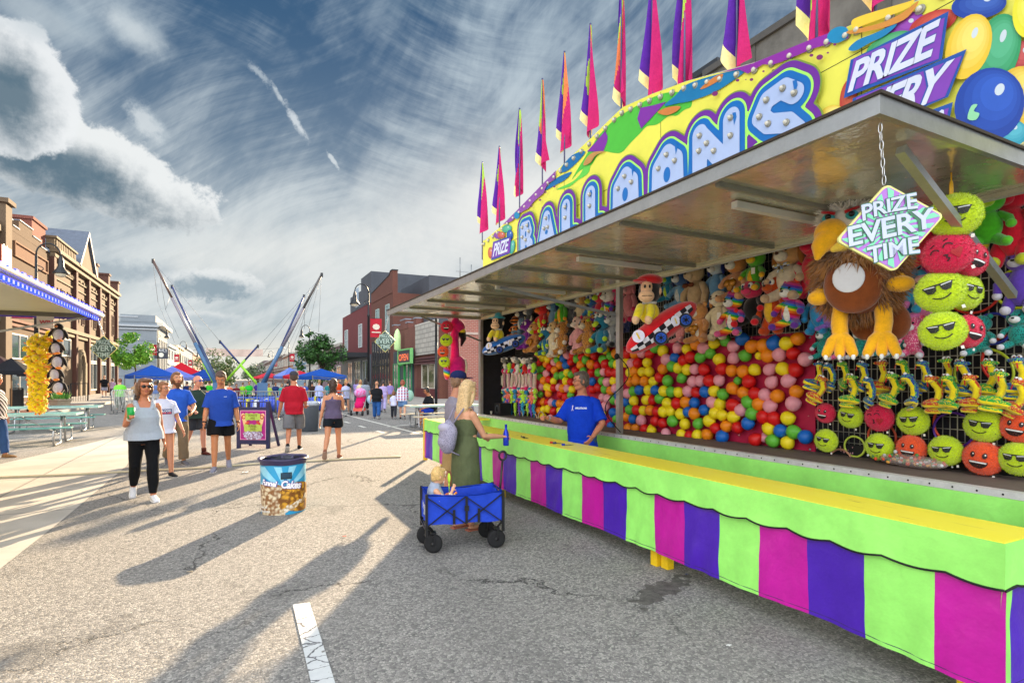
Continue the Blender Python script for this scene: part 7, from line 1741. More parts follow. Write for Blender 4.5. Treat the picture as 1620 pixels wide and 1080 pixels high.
# ------------------------------------------------------------------ monkeys in race cars
def monkey_car(label, px, py, d, L_, tilt, c, capc, cap, num, wheelc='1a50b8'):
    p = atD(px, py, d); t = thing('monkey_car_toy', label, 'plush toy', p, -YAW-.05, 'monkey race car toys', scale=L_)
    R = Matrix.Rotation(tilt, 3, 'Y')      # negative tilt lifts the right end
    R = Matrix.Rotation(-tilt, 3, 'Y'); m_ = plush(c)
    def E(u, a, k=1.0):   # point on the torpedo
        s = (1-abs(u)**2.4)**.5 if abs(u) < 1 else 0
        return R @ Vector((u*.5, -.17*s*cos(a)*k, .155*s*sin(a)*k+.02*u))
    nu, nv = 28, 20
    b = MB(); b.loft([[E(u, 2*pi*j/nv) for j in range(nv)] for u in np.linspace(-.995, .995, nu)]); part('car_body', b, m_, t)
    ck = MB(); 
    for i in range(11):
        for j in range(2):
            u0, u1 = -.92+1.74*i/11, -.92+1.74*(i+1)/11; a0 = -.62+.38*j; vs = [E(u, a+.25*(u+.3), 1.03) for a in (a0, a0+.19, a0+.38) for u in (u0, (u0+u1)/2, u1)]
            ck.add(vs, [(0, 1, 4, 3), (1, 2, 5, 4), (3, 4, 7, 6), (4, 5, 8, 7)], (i+j) % 2, True)
    part('checker_band', ck, [plush('16121e'), plush('d4d0da')], t)
    def disc(u, a, r, k, col, name='number_disc'):
        c0 = E(u, a, k); e1 = (E(u+.05, a, k)-E(u-.05, a, k)).normalized(); e2 = (E(u, a+.05, k)-E(u, a-.05, k)).normalized()
        return c0, e1, e2, MB().add([c0+e1*r*cos(q_)+e2*r*sin(q_)*1.15 for q_ in np.linspace(0, 6.283, 21)[:20]], [tuple(range(20))])
    for (u, a, r) in ((-.62, .55, .075), (.28, -.12, .055)):
        c0, e1, e2, m1 = disc(u, a, r, 1.09, 'c'); dd = part('number_disc', m1, mat('d8d4e8', rough=.8), t)
        vs, fs, w = text2d('1', .06, .2); n_ = e1.cross(e2).normalized(); n_ = n_ if n_.y < 0 else -n_
        part('number', lay(vs, fs, lambda x_, y_: c0+n_*.012+e1*(x_-w/2)*r*.95+e2*(y_-.5)*r*1.15), mat('d8b820', rough=.7), dd)
    for u in (-.22, .50):
        c0 = E(u, -.55, 1.12); w_ = part('wheel', MB().lathe([(.01, -.03), (.075, -.03), (.085, .0), (.075, .03), (.01, .03)], c0, 20, axis=(0, -1, 0)), plush('14141c'), t)
        sp = MB()
        for k in range(6): a = k*pi/3; sp.ell(c0+Vector((.032*cos(a), -.035, .032*sin(a))), (.013, .006, .013), 8, 6)
        sp.tube([c0+Vector((.052*cos(a), -.033, .052*sin(a))) for a in np.linspace(0, 6.283, 19)[:18]], .010, 6, closed=True); part('rim', sp, plush(wheelc), w_)
    # driver
    S0 = R @ Vector((-.08, 0, .14))
    part('torso', lump(MB().ell(S0+Vector((0, 0, .10)), (.12, .10, .13), 16, 10)), plush('e8d41c'), t)
    part('collar', MB().tube([S0+Vector((.07*cos(a), .07*sin(a)-.01, .22)) for a in np.linspace(0, 6.283, 13)[:12]], .02, 6, closed=True), plush('c8c8cc'), t)
    for s, dx_ in ((-1, -.12), (1, .03)):
        part('arm', MB().tube([S0+Vector((-.06+s*.06, -.07, .16)), S0+Vector((dx_-.04, -.15, .08)), S0+Vector((dx_-.07, -.17, .02))], [.05, .05, .042], 10, rnd=True), plush('e8d41c') , t)
        part('hand', MB().ell(S0+Vector((dx_-.075, -.18, .0)), (.045, .04, .055), 12, 8), plush('e0b48c'), t)
    hc = S0+Vector((.0, -.02, .36)); H_ = part('head', MB().ell(hc, (.13, .13, .16), 20, 14), plush('1a1618'), t)
    part('face', MB().ell(hc+Vector((-.05, -.09, .02)), (.075, .06, .10), 16, 10), plush('d8aa84'), H_)
    part('muzzle', MB().ell(hc+Vector((-.06, -.11, -.075)), (.095, .075, .075), 16, 10), plush('e0b48c'), H_)
    part('mouth', MB().tube([hc+Vector((-.125+.12*k, -.175-.008*sin(k*3), -.08)) for k in np.linspace(0, 1, 6)], .004, 4), eyeB, H_)
    for s in (-1, 1): part('eye', MB().ell(hc+Vector((-.055+s*.028, -.145, .035)), (.014, .01, .022), 8, 6), eyeB, H_)
    part('ear', MB().ell(hc+Vector((.11, -.06, -.01)), (.02, .04, .045), 10, 8), plush('d8aa84'), H_)
    if cap == 'beret': part('cap', lump(MB().ell(hc+Vector((.0, -.02, .13)), (.155, .14, .075), 18, 10)).ell(hc+Vector((-.13, -.10, .11)), (.09, .08, .02), 14, 8), plush(capc), H_)
    else: part('cap', MB().lathe([(.15, .06), (.15, .085), (.10, .10), (.07, .17), (.02, .2)], hc+Vector((0, 0, .03)), 16).ell(hc+Vector((-.10, -.08, .10)), (.11, .09, .014), 14, 8), plush(capc), H_)
    part('hanger', MB().tube([hc+Vector((.02, 0, .17)), hc+Vector((.02, 0, .23))], .005, 5), black, t)
    return t
monkey_car('large monkey toy in a red race car with checkered band by the middle post', 1046, 518, 5.45, .82, radians(32), 'c80c1c', 'b80c18', 'beret', '1')
monkey_car('smaller monkey toy in a blue race car with teal hat at the far end', 797, 545, 8.6, .72, radians(17), '145ca8', '148898', 'hat', '1', '143a90')

# ------------------------------------------------------------------ flamingo and cushions hanging from the far awning corner
def hx(x_, y_, dd=0): return onY(x_, y_, 10.15+dd)
a = hx(722, 603); FL = thing('flamingo_toy', 'magenta flamingo plush hanging from the far end of the awning', 'plush toy', a, -YAW)
def fl(x_, y_, dd=0): return hx(x_, y_, dd)
mg = plush('d0107c')
part('neck', MB().tube([fl(721, 508), fl(719, 530), fl(720, 550), fl(720, 568)], [.075, .085, .085, .10], 14, rnd=True), mg, FL, True)
part('body', lump(MB().ell(fl(722, 582), (.20, .17, .26), 18, 12)), mg, FL, True)
part('head', MB().ell(fl(725, 517), (.14, .11, .13), 16, 10).tube([fl(720, 505), fl(719, 512)], [.04, .09], 10, rnd=True), mg, FL, True)
part('beak', MB().tube([fl(730, 526), fl(733, 536), fl(730, 546)], [.09, .06, .02], 12, rnd=True), plush('16121a'), FL, True)
part('beak_base', MB().ell(fl(730, 524), (.09, .10, .07), 12, 8), plush('e0c83c'), FL, True)
part('wing', MB().ell(fl(707, 585), (.06, .12, .20), 14, 10), mat('ffffff', rough=.95, kind='rainbow', scale=5, sheen=.4), FL, True)
part('wing', MB().ell(fl(734, 580), (.06, .12, .17), 14, 10), plush('e8e0d0'), FL, True)
part('hanger', MB().tube([fl(721, 506), (fl(721, 500).x, 10.15, 2.83)], .006, 5), black, FL, True)
part('leg', MB().tube([fl(720, 598), fl(719, 622)], .05, 8, rnd=True), plush('2a1c28'), FL, True)
for i, (x_, y_, r_, kd, lb) in enumerate(((707, 517, 10, 'psmile', 'crimson cushion at the top of the stack beside the flamingo'), (706, 538, 10, 'cool', 'lime sunglasses cushion in the stack beside the flamingo'), (701, 556, 9, 'smile', 'orange laughing cushion in the stack beside the flamingo'), (703, 572, 9, 'cool', 'lime cushion at the bottom of the stack beside the flamingo'))):
    p = onY(x_, y_, 10.0); cushion(kd, lb, p, r_*10.2/FP, -YAW-.1, 0, 'cushions beside the flamingo')

# ------------------------------------------------------------------ ducks and penguins under the left awning
random.seed(13); DK = None
top, bot = onY(62, 532, 13.5), onY(60, 655, 13.5)
hb = ['topmost', 'upper', 'middle', 'lower', 'bottom']; sb = ['left', 'front', 'right', 'back']
for i in range(54):
    v = i/53; a = i*2.4; w_ = .115*(1-.45*v**3); c = top.lerp(bot, v*.93+.02); p = c+Vector((w_*cos(a), w_*sin(a)*.8, 0))
    side = 'left' if cos(a) < -.4 else 'right' if cos(a) > .4 else ('front' if sin(a) < 0 else 'back')
    lab = 'yellow duck toy in the hanging bunch, %s side, number %d counting down' % (side, i+1)
    if DK is None:
        DK = thing('duck_toy', lab, 'plush toy', p, 0, 'duck toys in the hanging bunch'); ym = plush('ecd010'); om = plush('ee7c14')
        part('body', MB().ell((0, 0, 0), (.10, .12, .095), 12, 9), ym, DK); h_ = part('head', MB().ell((0, -.09, .10), (.075, .075, .072), 12, 9), ym, DK)
        part('beak', MB().ell((0, -.158, .09), (.032, .032, .013), 10, 6), om, h_)
        for s in (-1, 1):
            part('wing', MB().ell((s*.10, .02, .0), (.025, .07, .05), 8, 6), ym, DK); part('foot', MB().ell((s*.045, -.05, -.095), (.024, .034, .012), 8, 6), om, DK); part('eye', MB().ell((s*.035, -.155, .125), (.012,)*3, 6, 4), eyeB, h_)
        o = DK
    else: o = dup(DK, p, label=lab)
    o.rotation_euler = (random.uniform(-.9, .9), random.uniform(-.9, .9), a+pi/2+random.uniform(-.7, .7)); s_ = random.uniform(.6, .8); o.scale = (s_,)*3
solo('string', MB().tube([(top.x, top.y, 2.84), tuple(bot)], .008, 5), mat('d0ccc0'), 'string that carries the bunch of duck toys', 'string')
PN = None
for i, (x_, y_, s_, tl) in enumerate(((94, 529, 1, .15), (91, 551, .95, -.1), (92, 572, 1.0, .12), (89, 592, .95, -.05), (93, 612, .95, .2))):
    p = onY(x_, y_, 13.35); lab = 'black and white penguin toy, %s in the hanging string' % ['topmost', 'second from top', 'middle one', 'fourth from top', 'lowest'][i]
    if PN is None:
        PN = thing('penguin_toy', lab, 'plush toy', p, -.5, 'penguin toys on a string'); bm_, wm_, om = plush('16161a'), plush('c8c8d4'), plush('f08a1c')
        part('body', MB().ell((0, 0, 0), (.13, .12, .16), 14, 10), bm_, PN); part('belly', MB().ell((.02, -.06, -.01), (.10, .08, .13), 14, 10), wm_, PN); h_ = part('head', MB().ell((-.02, -.02, .17), (.09, .09, .08), 12, 9), bm_, PN)
        part('beak', MB().lathe([(.03, 0), (.005, .07)], (-.02, -.10, .17), 8, axis=(0, -1, 0)), om, h_)
        for s in (-1, 1): part('wing', MB().ell((s*.15, -.02, .02), (.035, .05, .12), 10, 8, M=Matrix.Rotation(s*-.5, 3, 'Y')), bm_, PN); part('foot', MB().ell((s*.11, -.12, -.13), (.065, .05, .028), 10, 6), om, PN)
        o = PN
    else: o = dup(PN, p, label=lab)
    o.rotation_euler = (0, tl, -.5+tl); o.scale = (s_*.86,)*3
solo('string', MB().tube([(onY(93, 600, 13.4).x, 13.45, 2.84), onY(93, 612, 13.45)], .008, 5), mat('d0ccc0'), 'string that carries the penguin toys', 'string')
# ------------------------------------------------------------------ people
def remesh(mb, vox, smooth=2, name='m'):
    me = mb.mesh(name, black); o = bpy.data.objects.new(name, me); COL.objects.link(o)
    m1 = o.modifiers.new('r', 'REMESH'); m1.mode = 'VOXEL'; m1.voxel_size = vox; m1.use_smooth_shade = True
    if smooth: m2 = o.modifiers.new('s', 'SMOOTH'); m2.factor = .5; m2.iterations = smooth
    dg = bpy.context.evaluated_depsgraph_get(); r = bpy.data.meshes.new_from_object(o.evaluated_get(dg))
    bpy.data.objects.remove(o); r.materials.clear(); return r
def soft(me, m_, name, parent, wr=0, f=9, label=None):
    if wr:
        n = len(me.vertices); co = np.empty(n*3); no = np.empty(n*3); me.vertices.foreach_get('co', co); me.vertices.foreach_get('normal', no)
        co = co.reshape(-1, 3); no = no.reshape(-1, 3)
        w_ = np.sin(co[:, 2]*f*2.3+co[:, 0]*f*1.4+2*np.sin(co[:, 0]*f+co[:, 1]*f*.8))*np.sin(co[:, 1]*f*1.2+co[:, 0]*f*1.7+co[:, 2]*4)
        co += no*(w_*wr)[:, None]; me.vertices.foreach_set('co', co.ravel())
    me.materials.append(m_); me.polygons.foreach_set('use_smooth', [True]*len(me.polygons)); me.update()
    me.name = name; o = link(name, me, parent)
    if label: o['label'] = label
    return o
def ring(c, rx, ry, R, n=20, sq=2.4):
    out = []
    for k in range(n):
        a = 2*pi*k/n; cs, sn = cos(a), sin(a); q = (abs(cs)**sq+abs(sn)**sq)**(-1/sq)
        out.append(c+R @ Vector((rx*q*cs, ry*q*sn, 0)))
    return out
def person(label, pos, rz, H=1.72, sex='m', pose=None, top=None, bottom=None, shoe=None, hair=None, skn='c98f70', vox=.012, fat=1.0, extra=(), group=None, far=False, name='person', seat=None):
    P = dict(legs=((12, 8), (-14, 10)), arms=((-8, 8, 14, 0), (8, 8, 14, 0)), lean=0, head=(0, 0), pelvis=.93); P.update(pose or {})
    k = H/1.75; t = thing(name, label, 'person', pos, rz, group); sk = skin(skn)
    child = H < 1.3; hs = 1.0 if not child else 1.25
    legs = []
    for s, (a, b) in zip((-1, 1), P['legs']):
        hip = Vector((s*.09, 0, 0)); a, b = radians(a), radians(b)
        kn = hip+Vector((s*.01, -sin(a), -cos(a)))*.44*Vector((1, 1, 1)).x; kn = Vector((s*.095, -sin(a)*.44, -cos(a)*.44)); c = a-b
        an = kn+Vector((0, -sin(c), -cos(c)))*.42; legs.append((hip, kn, an, c))
    pz = max(-l[2].z for l in legs)+.075
    if seat is not None: pz = seat
    O = Vector((0, 0, pz)); L_ = radians(P['lean']); RL = Matrix.Rotation(L_, 3, 'X')      # leans towards -Y
    U = lambda x_, y_, z_: O+RL @ Vector((x_, y_, z_))
    f = sex == 'f'; fm = fat
    tor = [(-.13, .085, .085, 0), (-.06, .155 if f else .15, .115, .01), (.04, (.168 if f else .155)*fm, .115*fm, .01), (.15, (.135 if f else .148)*fm, .098*fm, -.01*fm), (.26, (.138 if f else .158)*fm, .105*fm, -.01), (.35, .155 if f else .175, .115 if f else .115, -.005), (.41, .155 if f else .175, .10, .005), (.455, .115 if f else .13, .085, .01), (.49, .07 if f else .085, .068, .01), (.53, .056, .06, .005)]
    if child: tor = [(z*.9, a*.95, b*1.05, c) for z, a, b, c in tor]
    sh = .16 if f else .185; shz = .432*(1 if not child else .9)
    B = MB()
    B.loft([ring(U(0, y_, z_), rx, ry, RL) for z_, rx, ry, y_ in tor])
    hp, hy = radians(P['head'][0]), radians(P['head'][1])
    nb = U(0, .005, tor[-1][0]-.03); RH = RL @ Matrix.Rotation(hy, 3, 'Z') @ Matrix.Rotation(hp, 3, 'X')
    hc = U(0, -.015, tor[-1][0])+RL @ Vector((0, -.02-.05*sin(hp), .155*(1 if not child else .85)))
    B.tube([nb, nb.lerp(hc, .55)], [.062 if not f else .052, .058 if not f else .048], 14)
    HH = lambda x_, y_, z_: hc+RH @ Vector((x_*hs, y_*hs, z_*hs))
    def hell(mb, c, r, mi=0, n=16, m_=10): return mb.ell(HH(*c), tuple(q*hs for q in r), n, m_, mi, M=RH)
    hell(B, (0, 0, .02), (.077, .097, .105), n=20, m_=14); hell(B, (0, -.022, -.055), (.058, .068, .062)); hell(B, (0, -.045, -.085), (.036, .042, .030))
    hell(B, (0, -.098, -.012), (.014, .020, .026)); hell(B, (0, -.082, .038), (.055, .016, .012))
    for s in (-1, 1): hell(B, (s*.078, .005, -.005), (.014, .020, .032)); hell(B, (s*.036, -.072, -.03), (.026, .022, .022))
    hands = []
    for s, ar in zip((-1, 1), P['arms']):
        sw, ab, el, inn = [radians(q) for q in ar[:4]]
        S0 = U(s*sh, .005, shz-.02); d1 = RL @ Vector((s*sin(ab), -sin(sw)*cos(ab), -cos(sw)*cos(ab))); E = S0+d1*.285
        fw = sw+el; d2 = RL @ Vector((s*sin(ab-inn), -sin(fw)*cos(ab-inn), -cos(fw)*cos(ab-inn))); d2.normalize(); Wr = E+d2*.245
        r0 = (.046 if f else .054)*(.8+.2*fm)
        B.tube([S0-d1*.0, S0.lerp(E, .35), E, E.lerp(Wr, .3), Wr], [r0*1.02, r0*.96, r0*.76, r0*.78, r0*.50], 12, rnd=True)
        hands.append((Wr, d2, S0, E, d1))
        # hand: palm, four bent fingers, thumb leaving its side
        side = Vector((s, 0, 0))-d2*d2.dot(Vector((s, 0, 0)));
        side = side.normalized() if side.length > .2 else perp(d2)[0]
        pn = d2.cross(side).normalized(); inner = -side if not (len(ar) > 4) else pn      # palm faces the thigh
        across = d2.cross(inner).normalized()
        if across.dot(RL @ Vector((0, -1, 0))) < 0: across = -across
        Pm = Wr+d2*.045; Mx = Matrix((across, inner, d2)).transposed()
        B.ell(Pm, (.038, .017, .052), 12, 8, M=Mx)
        if not far:
            grip = 1 if len(ar) > 4 else 0
            for q, ln in zip((-.027, -.009, .009, .027), (.062, .074, .078, .070)):
                b0 = Pm+d2*.040+across*q; cu = .55+.9*grip
                b1 = b0+(d2*cos(cu*.5)+inner*sin(cu*.5))*ln*.45; b2 = b1+(d2*cos(cu*1.3)+inner*sin(cu*1.3))*ln*.32; b3 = b2+(d2*cos(cu*2)+inner*sin(cu*2))*ln*.25
                B.tube([b0, b1, b2, b3], [.0095, .009, .008, .0065], 8, rnd=True)
            t0 = Pm-d2*.015+across*.030; t1 = t0+(across*.8+d2*.5+inner*.3)*.035; B.tube([t0, t1, t1+(d2*.8+inner*.5+across*.1)*.032], [.012, .010, .008], 8, rnd=True)
        else: B.ell(Pm+d2*.06, (.030, .016, .035), 8, 6, M=Mx)
    for s, (hip, kn, an, c) in zip((-1, 1), legs):
        r0 = (.088 if f else .085)*(.75+.25*fm); a_, b_, c_ = O+hip, O+kn, O+an
        B.tube([a_-Vector((0, 0, .03)), a_.lerp(b_, .4), b_, b_.lerp(c_, .32)+Vector((0, .012, 0)), c_], [r0*1.02, r0*.88, r0*.62, r0*.62, r0*.40], 14, rnd=True)
    B.mapv(lambda p: p*k); bo = soft(remesh(B, vox, 2), sk, 'body', t)
    K = lambda p: p*k
    # garments
    def garment(name, mb, m_, v=None, wr=.004, label=None): mb.mapv(K); return soft(remesh(mb, v or vox*1.1, 1), m_, name, t, wr if not far else 0)
    fo = (.014 if not far else .012)
    made = {}
    if top:
        q = MB(); hem = top.get('hem', -.10); lo = top.get('loose', 1.0); inf = top.get('inf', .024)
        rs = [(hem, (tor[2][1]+inf)*lo+.006, (tor[2][2]+inf)*lo+.026, -.008)]+[(z_, (rx+inf)*(lo if z_ < .3 else 1), (ry+inf)*(lo if z_ < .3 else 1), y_) for z_, rx, ry, y_ in tor if z_ > hem+.03 and z_ < .42]
        nk = top.get('neck', .49)
        if top.get('strap'):
            q.loft([ring(U(0, r[3], r[0]), r[1], r[2], RL) for r in rs if r[0] < top['strap']]+[ring(U(0, 0, top['strap']), .155, .112, RL)])
            for s in (-1, 1): q.tube([U(s*.085, -.10, top['strap']-.03), U(s*.10, -.07, .43), U(s*.105, 0, .475), U(s*.08, .06, .44), U(s*(.03 if top.get('racer') else .09), .105, top['strap']-.03)], top.get('sw', .022), 10)
            if top.get('racer'): q.ell(U(0, .09, .33), (.05, .025, .12), 10, 8)
        else:
            q.loft([ring(U(0, r[3], r[0]), r[1], r[2], RL) for r in rs]+[ring(U(0, .008, .452), .125 if f else .142, .097, RL), ring(U(0, .008, .485), .088 if f else .10, .085, RL), ring(U(0, .005, nk+.012), .068, .074, RL)])
            sl = top.get('sleeve', .5)
            if sl:
                for (Wr, d2, S0, E, d1) in hands:
                    s_ = [S0-d1*.02+RL @ Vector((0, 0, -.005)), S0.lerp(E, .5)]; rr = [.062, .066]
                    if sl <= 1: s_.append(S0.lerp(E, sl*1.3 if sl*1.3 < 1 else 1)); rr.append(.068*top.get('slw', 1))
                    else: s_ += [E, E.lerp(Wr, .5), Wr]; rr += [.058, .05, .042]
                    q.tube([S0.lerp(U(0, 0, shz), .4)+RL @ Vector((0, 0, .012)), S0+RL @ Vector((0, 0, -.002))]+s_[1:], [.060, .062]+rr[1:], 14, rnd=False)
        made['top'] = garment(top.get('name', 'shirt'), q, top['mat'], wr=top.get('wr', .004))
    if bottom:
        q = MB(); tp_ = bottom.get('top', .06); inf = .012
        if bottom.get('kind') == 'dress':
            zz = bottom['len']; ty = bottom.get('bust', .36)
            q.loft([ring(U(0, 0, -zz), .20, .16, RL), ring(U(0, 0, -zz*.55), .195, .15, RL), ring(U(0, .01, -.05), .185, .14, RL), ring(U(0, 0, .06), .175, .13, RL), ring(U(0, -.005, .16), .142, .108, RL), ring(U(0, -.01, .28), .155, .122, RL), ring(U(0, -.005, ty), .165, .118, RL), ring(U(0, 0, ty+.02), .16, .11, RL)])
            for s in (-1, 1): q.tube([U(s*.09, -.10, ty), U(s*.11, 0, .475), U(s*.09, .10, ty)], .008, 8)
        else:
            q.loft([ring(U(0, .01, tp_-.03), tor[2][1]+.004, tor[2][2]+.004, RL), ring(U(0, .01, 0), tor[2][1]+.006, tor[2][2]+.006, RL), ring(U(0, .01, -.07), .165, .124, RL), ring(U(0, .0, -.12), .14, .11, RL)])
            ln = bottom['len']; w_ = bottom.get('w', 1.0)
            for s, (hip, kn, an, c) in zip((-1, 1), legs):
                a_, b_, c_ = O+hip, O+kn, O+an; r0 = .092*(.75+.25*fm)
                if ln <= .5: e = a_.lerp(b_, ln*2); q.tube([a_-Vector((0, 0, .02)), a_.lerp(e, .5), e], [r0*1.12, r0*1.10*w_, r0*1.08*w_], 16)
                else:
                    e = b_.lerp(c_, (ln-.5)*2); q.tube([a_-Vector((0, 0, .02)), a_.lerp(b_, .5), b_, b_.lerp(e, .5)+Vector((0, .008, 0)), e], [r0*1.12, r0*1.0*w_, r0*.82*w_, r0*.80*w_, r0*bottom.get('cuff', .66)*w_], 16)
        made['bottom'] = garment(bottom.get('name', 'trousers'), q, bottom['mat'], wr=bottom.get('wr', .004))
    if shoe:
        for s, (hip, kn, an, c) in zip((-1, 1), legs):
            A = O+an; pitch = min(0.0, c)*.9 if seat is None else 0
            R = Matrix.Rotation(-pitch*1.0, 3, 'X') @ Matrix.Rotation(s*.12, 3, 'Z'); lift = 0
            F_ = lambda x_, y_, z_: A+R @ Vector((x_, y_, z_))
            q = MB()
            secs = [(.055, .028, .03), (.04, .036, .045), (0, .040, .048), (-.06, .043, .036), (-.12, .047, .028), (-.17, .040, .020), (-.195, .02, .012)]
            q.loft([[F_(w_*cos(a), y_, -.075+h_+h_*sin(a)) for a in np.linspace(0, 2*pi, 15)[:14]] for y_, w_, h_ in secs])
            if shoe.get('high'): q.tube([A, A+Vector((0, .0, .08))], .05, 12)
            if shoe.get('sandal'): continue
            q.mapv(K); so_ = part('shoe', q, shoe['mat'], t)
            q = MB(); q.loft([[F_(w_*1.06*cos(a), y_, -.082+.014*(.5+.5*sin(a))) for a in np.linspace(0, 2*pi, 15)[:14]] for y_, w_, h_ in secs]); q.mapv(K); part('sole', q, shoe.get('sole', paint('d8d8d8')), so_)
            if shoe.get('sock'): q = MB().tube([A-Vector((0, 0, .03)), A.lerp(O+kn, shoe.get('sockh', .18))], [.045, .048], 12); q.mapv(K); part('sock', q, shoe['sock'], t)
        if shoe.get('sandal'):
            for s, (hip, kn, an, c) in zip((-1, 1), legs):
                A = O+an; q = MB().box(A.x-.042, A.y-.19, A.z-.078, A.x+.042, A.y+.06, A.z-.062); q.tube([(A.x-.04, A.y-.09, A.z-.06), (A.x, A.y-.10, A.z-.03), (A.x+.04, A.y-.09, A.z-.06)], .008, 6); q.mapv(K); part('sandal', q, shoe['mat'], t)
                q = MB().ell(A+Vector((0, -.06, -.04)), (.036, .11, .026), 12, 8); 
                for n_, x_ in enumerate((-.024, -.010, .003, .015, .026)): q.ell(A+Vector((x_*s, -.155+.006*n_, -.048)), (.009, .018, .010), 8, 6)
                q.mapv(K); part('foot', q, sk, t)
    # face and hair
    if not far or P.get('face'):
        for s in (-1, 1):
            q = MB(); hell(q, (s*.031, -.0885, .012), (.0125, .006, .0065), n=10, m_=6); q.mapv(K); e = part('eye', q, eyeW, t)
            q = MB(); hell(q, (s*.031, -.0940, .012), (.0055, .003, .0058), n=8, m_=6); q.mapv(K); part('iris', q, mat('2a1c14', rough=.2, var=0), e)
            q = MB().tube([HH(s*.016, -.094, .032), HH(s*.032, -.096, .037), HH(s*.048, -.088, .032)], .0035, 6); q.mapv(K); part('eyebrow', q, mat('3a2618', rough=.8, var=0), t)
        q = MB(); hell(q, (0, -.093, -.052), (.022, .008, .005), n=12, m_=6); hell(q, (0, -.090, -.060), (.018, .008, .006), n=12, m_=6); q.mapv(K); part('lips', q, mat('a85a50', rough=.5, var=.05), t)
    hm = hair['mat'] if hair else None
    def strands(mb, n, base, tip, w_, sd=1):
        r_ = random.Random(sd)
        for i in range(n):
            b0, t0 = base(r_), tip(r_); m0 = (b0+t0)/2+Vector((r_.gauss(0, .006), r_.gauss(0, .006), .0)); mb.tube([b0, m0, t0], [w_, w_*.9, w_*.3], 5)
    if hair:
        st = hair.get('style', 'short'); q = MB()
        if st != 'bald':
            hell(q, (0, .018, .040), (.086, .097, .098), n=20, m_=14)
            for s in (-1, 1): hell(q, (s*.066, .022, .0), (.022, .062, .06))
            hell(q, (0, .062, -.015), (.066, .048, .07))
            hell(q, (0, -.055, .092), (.055, .042, .028))
        if st in ('bald',):
            for s in (-1, 1): hell(q, (s*.072, .02, -.01), (.012, .05, .035))
            hell(q, (0, .085, -.02), (.06, .018, .04))
        if st == 'bob':
            for s in (-1, 1): hell(q, (s*.080, .01, -.015), (.034, .066, .085)); hell(q, (s*.07, .05, -.06), (.04, .05, .06))
            hell(q, (0, .075, -.05), (.075, .04, .09)); hell(q, (.03, -.05, .10), (.06, .05, .03))
        if st == 'long':
            ln = hair.get('len', .30); q.loft([ring(HH(0, .045, .03), .085, .075, RH), ring(HH(0, .065, -.08), .092, .055, RH), ring(HH(0, .085, -.08-ln*.5), .10, .040, RH), ring(HH(0, .095, -.08-ln), .06, .022, RH)])
            for s in (-1, 1): q.tube([HH(s*.07, -.02, .02), HH(s*.085, .0, -.08), HH(s*.075, .03, -.20)], [.022, .024, .012], 8, rnd=True)
        if st == 'pony': hell(q, (0, .105, .03), (.03, .03, .03)); q.tube([HH(0, .11, .03), HH(0, .135, -.03), HH(0, .12, -.12), HH(.005, .11, -.17)], [.026, .034, .026, .008], 10, rnd=True)
        if st == 'tied': hell(q, (0, .10, -.03), (.03, .03, .05))
        if st == 'beardlong':
            for s in (-1, 1): q.tube([HH(s*.078, -.01, .06), HH(s*.092, .0, -.03), HH(s*.080, .02, -.10)], [.022, .026, .014], 8, rnd=True)
        if hair.get('beard'):
            pass
        q.mapv(K); ho = soft(remesh(q, vox if vox < .011 else vox*.9, 1), hm, 'hair', t, .003 if not far else 0, 40)
        if not far and st in ('long', 'bob', 'pony'):
            q = MB(); ln = hair.get('len', .30) if st == 'long' else .1
            strands(q, 90, lambda r_: HH(r_.uniform(-.085, .085), .075+r_.uniform(-.03, .02), r_.uniform(-.05, .06)), lambda r_: HH(r_.uniform(-.10, .10), .10+r_.uniform(-.02, .02), -.10-ln*r_.uniform(.5, 1.1)), .0035, 4); q.mapv(K); part('strands', q, hm, ho)
    if hair and hair.get('beard'):
        q = MB(); hell(q, (0, -.055, -.105), (.052, .045, .048)); hell(q, (0, -.06, -.15), (.032, .03, .045))
        for s in (-1, 1): hell(q, (s*.055, -.025, -.06), (.022, .04, .05))
        hell(q, (0, -.098, -.04), (.03, .01, .007)); q.mapv(K); soft(remesh(q, vox, 1), mat('5a3a22', rough=.9, var=.3, scale=60), 'beard', t, .002, 60)
    for e in extra:
        if e[0] == 'shades':
            q = MB()
            for s in (-1, 1): hell(q, (s*.034, -.098, .012), (.030, .008, .020), n=14)
            q.tube([HH(-.07, -.085, .020), HH(-.03, -.102, .022), HH(.03, -.102, .022), HH(.07, -.085, .020)], .004, 6)
            for s in (-1, 1): q.tube([HH(s*.068, -.085, .02), HH(s*.083, .0, .012)], .003, 5)
            q.mapv(K); part('sunglasses', q, mat(e[1], rough=.1, var=0), t)
        if e[0] == 'specs':
            q = MB()
            for s in (-1, 1): q.tube([HH(s*.034+.026*cos(a), -.104, .008+.018*sin(a)) for a in np.linspace(0, 6.283, 13)[:12]], .0022, 5, closed=True); q.tube([HH(s*.062, -.10, .012), HH(s*.084, .0, .008)], .0025, 5)
            q.tube([HH(-.008, -.106, .010), HH(.008, -.106, .010)], .002, 4); q.mapv(K); part('glasses', q, mat('20201e', rough=.3, var=0), t)
        if e[0] == 'cap':
            q = MB(); hell(q, (0, .01, .065), (.094, .108, .075), n=20, m_=12)
            br_ = MB(); hell(br_, (0, (.12 if len(e) > 2 else -.125), .045), (.068, .075, .008), n=16, m_=6); q.mapv(K); br_.mapv(K); c_ = part('cap', q, cloth(e[1]), t); part('brim', br_, cloth(e[1]), c_)
        if e[0] == 'watch':
            Wr, d2 = hands[e[1]][0], hands[e[1]][1]; q = MB().tube([Wr-d2*.035, Wr-d2*.012], .033, 12); q.mapv(K); part('wristwatch', q, mat(e[2], rough=.35, var=0), t)
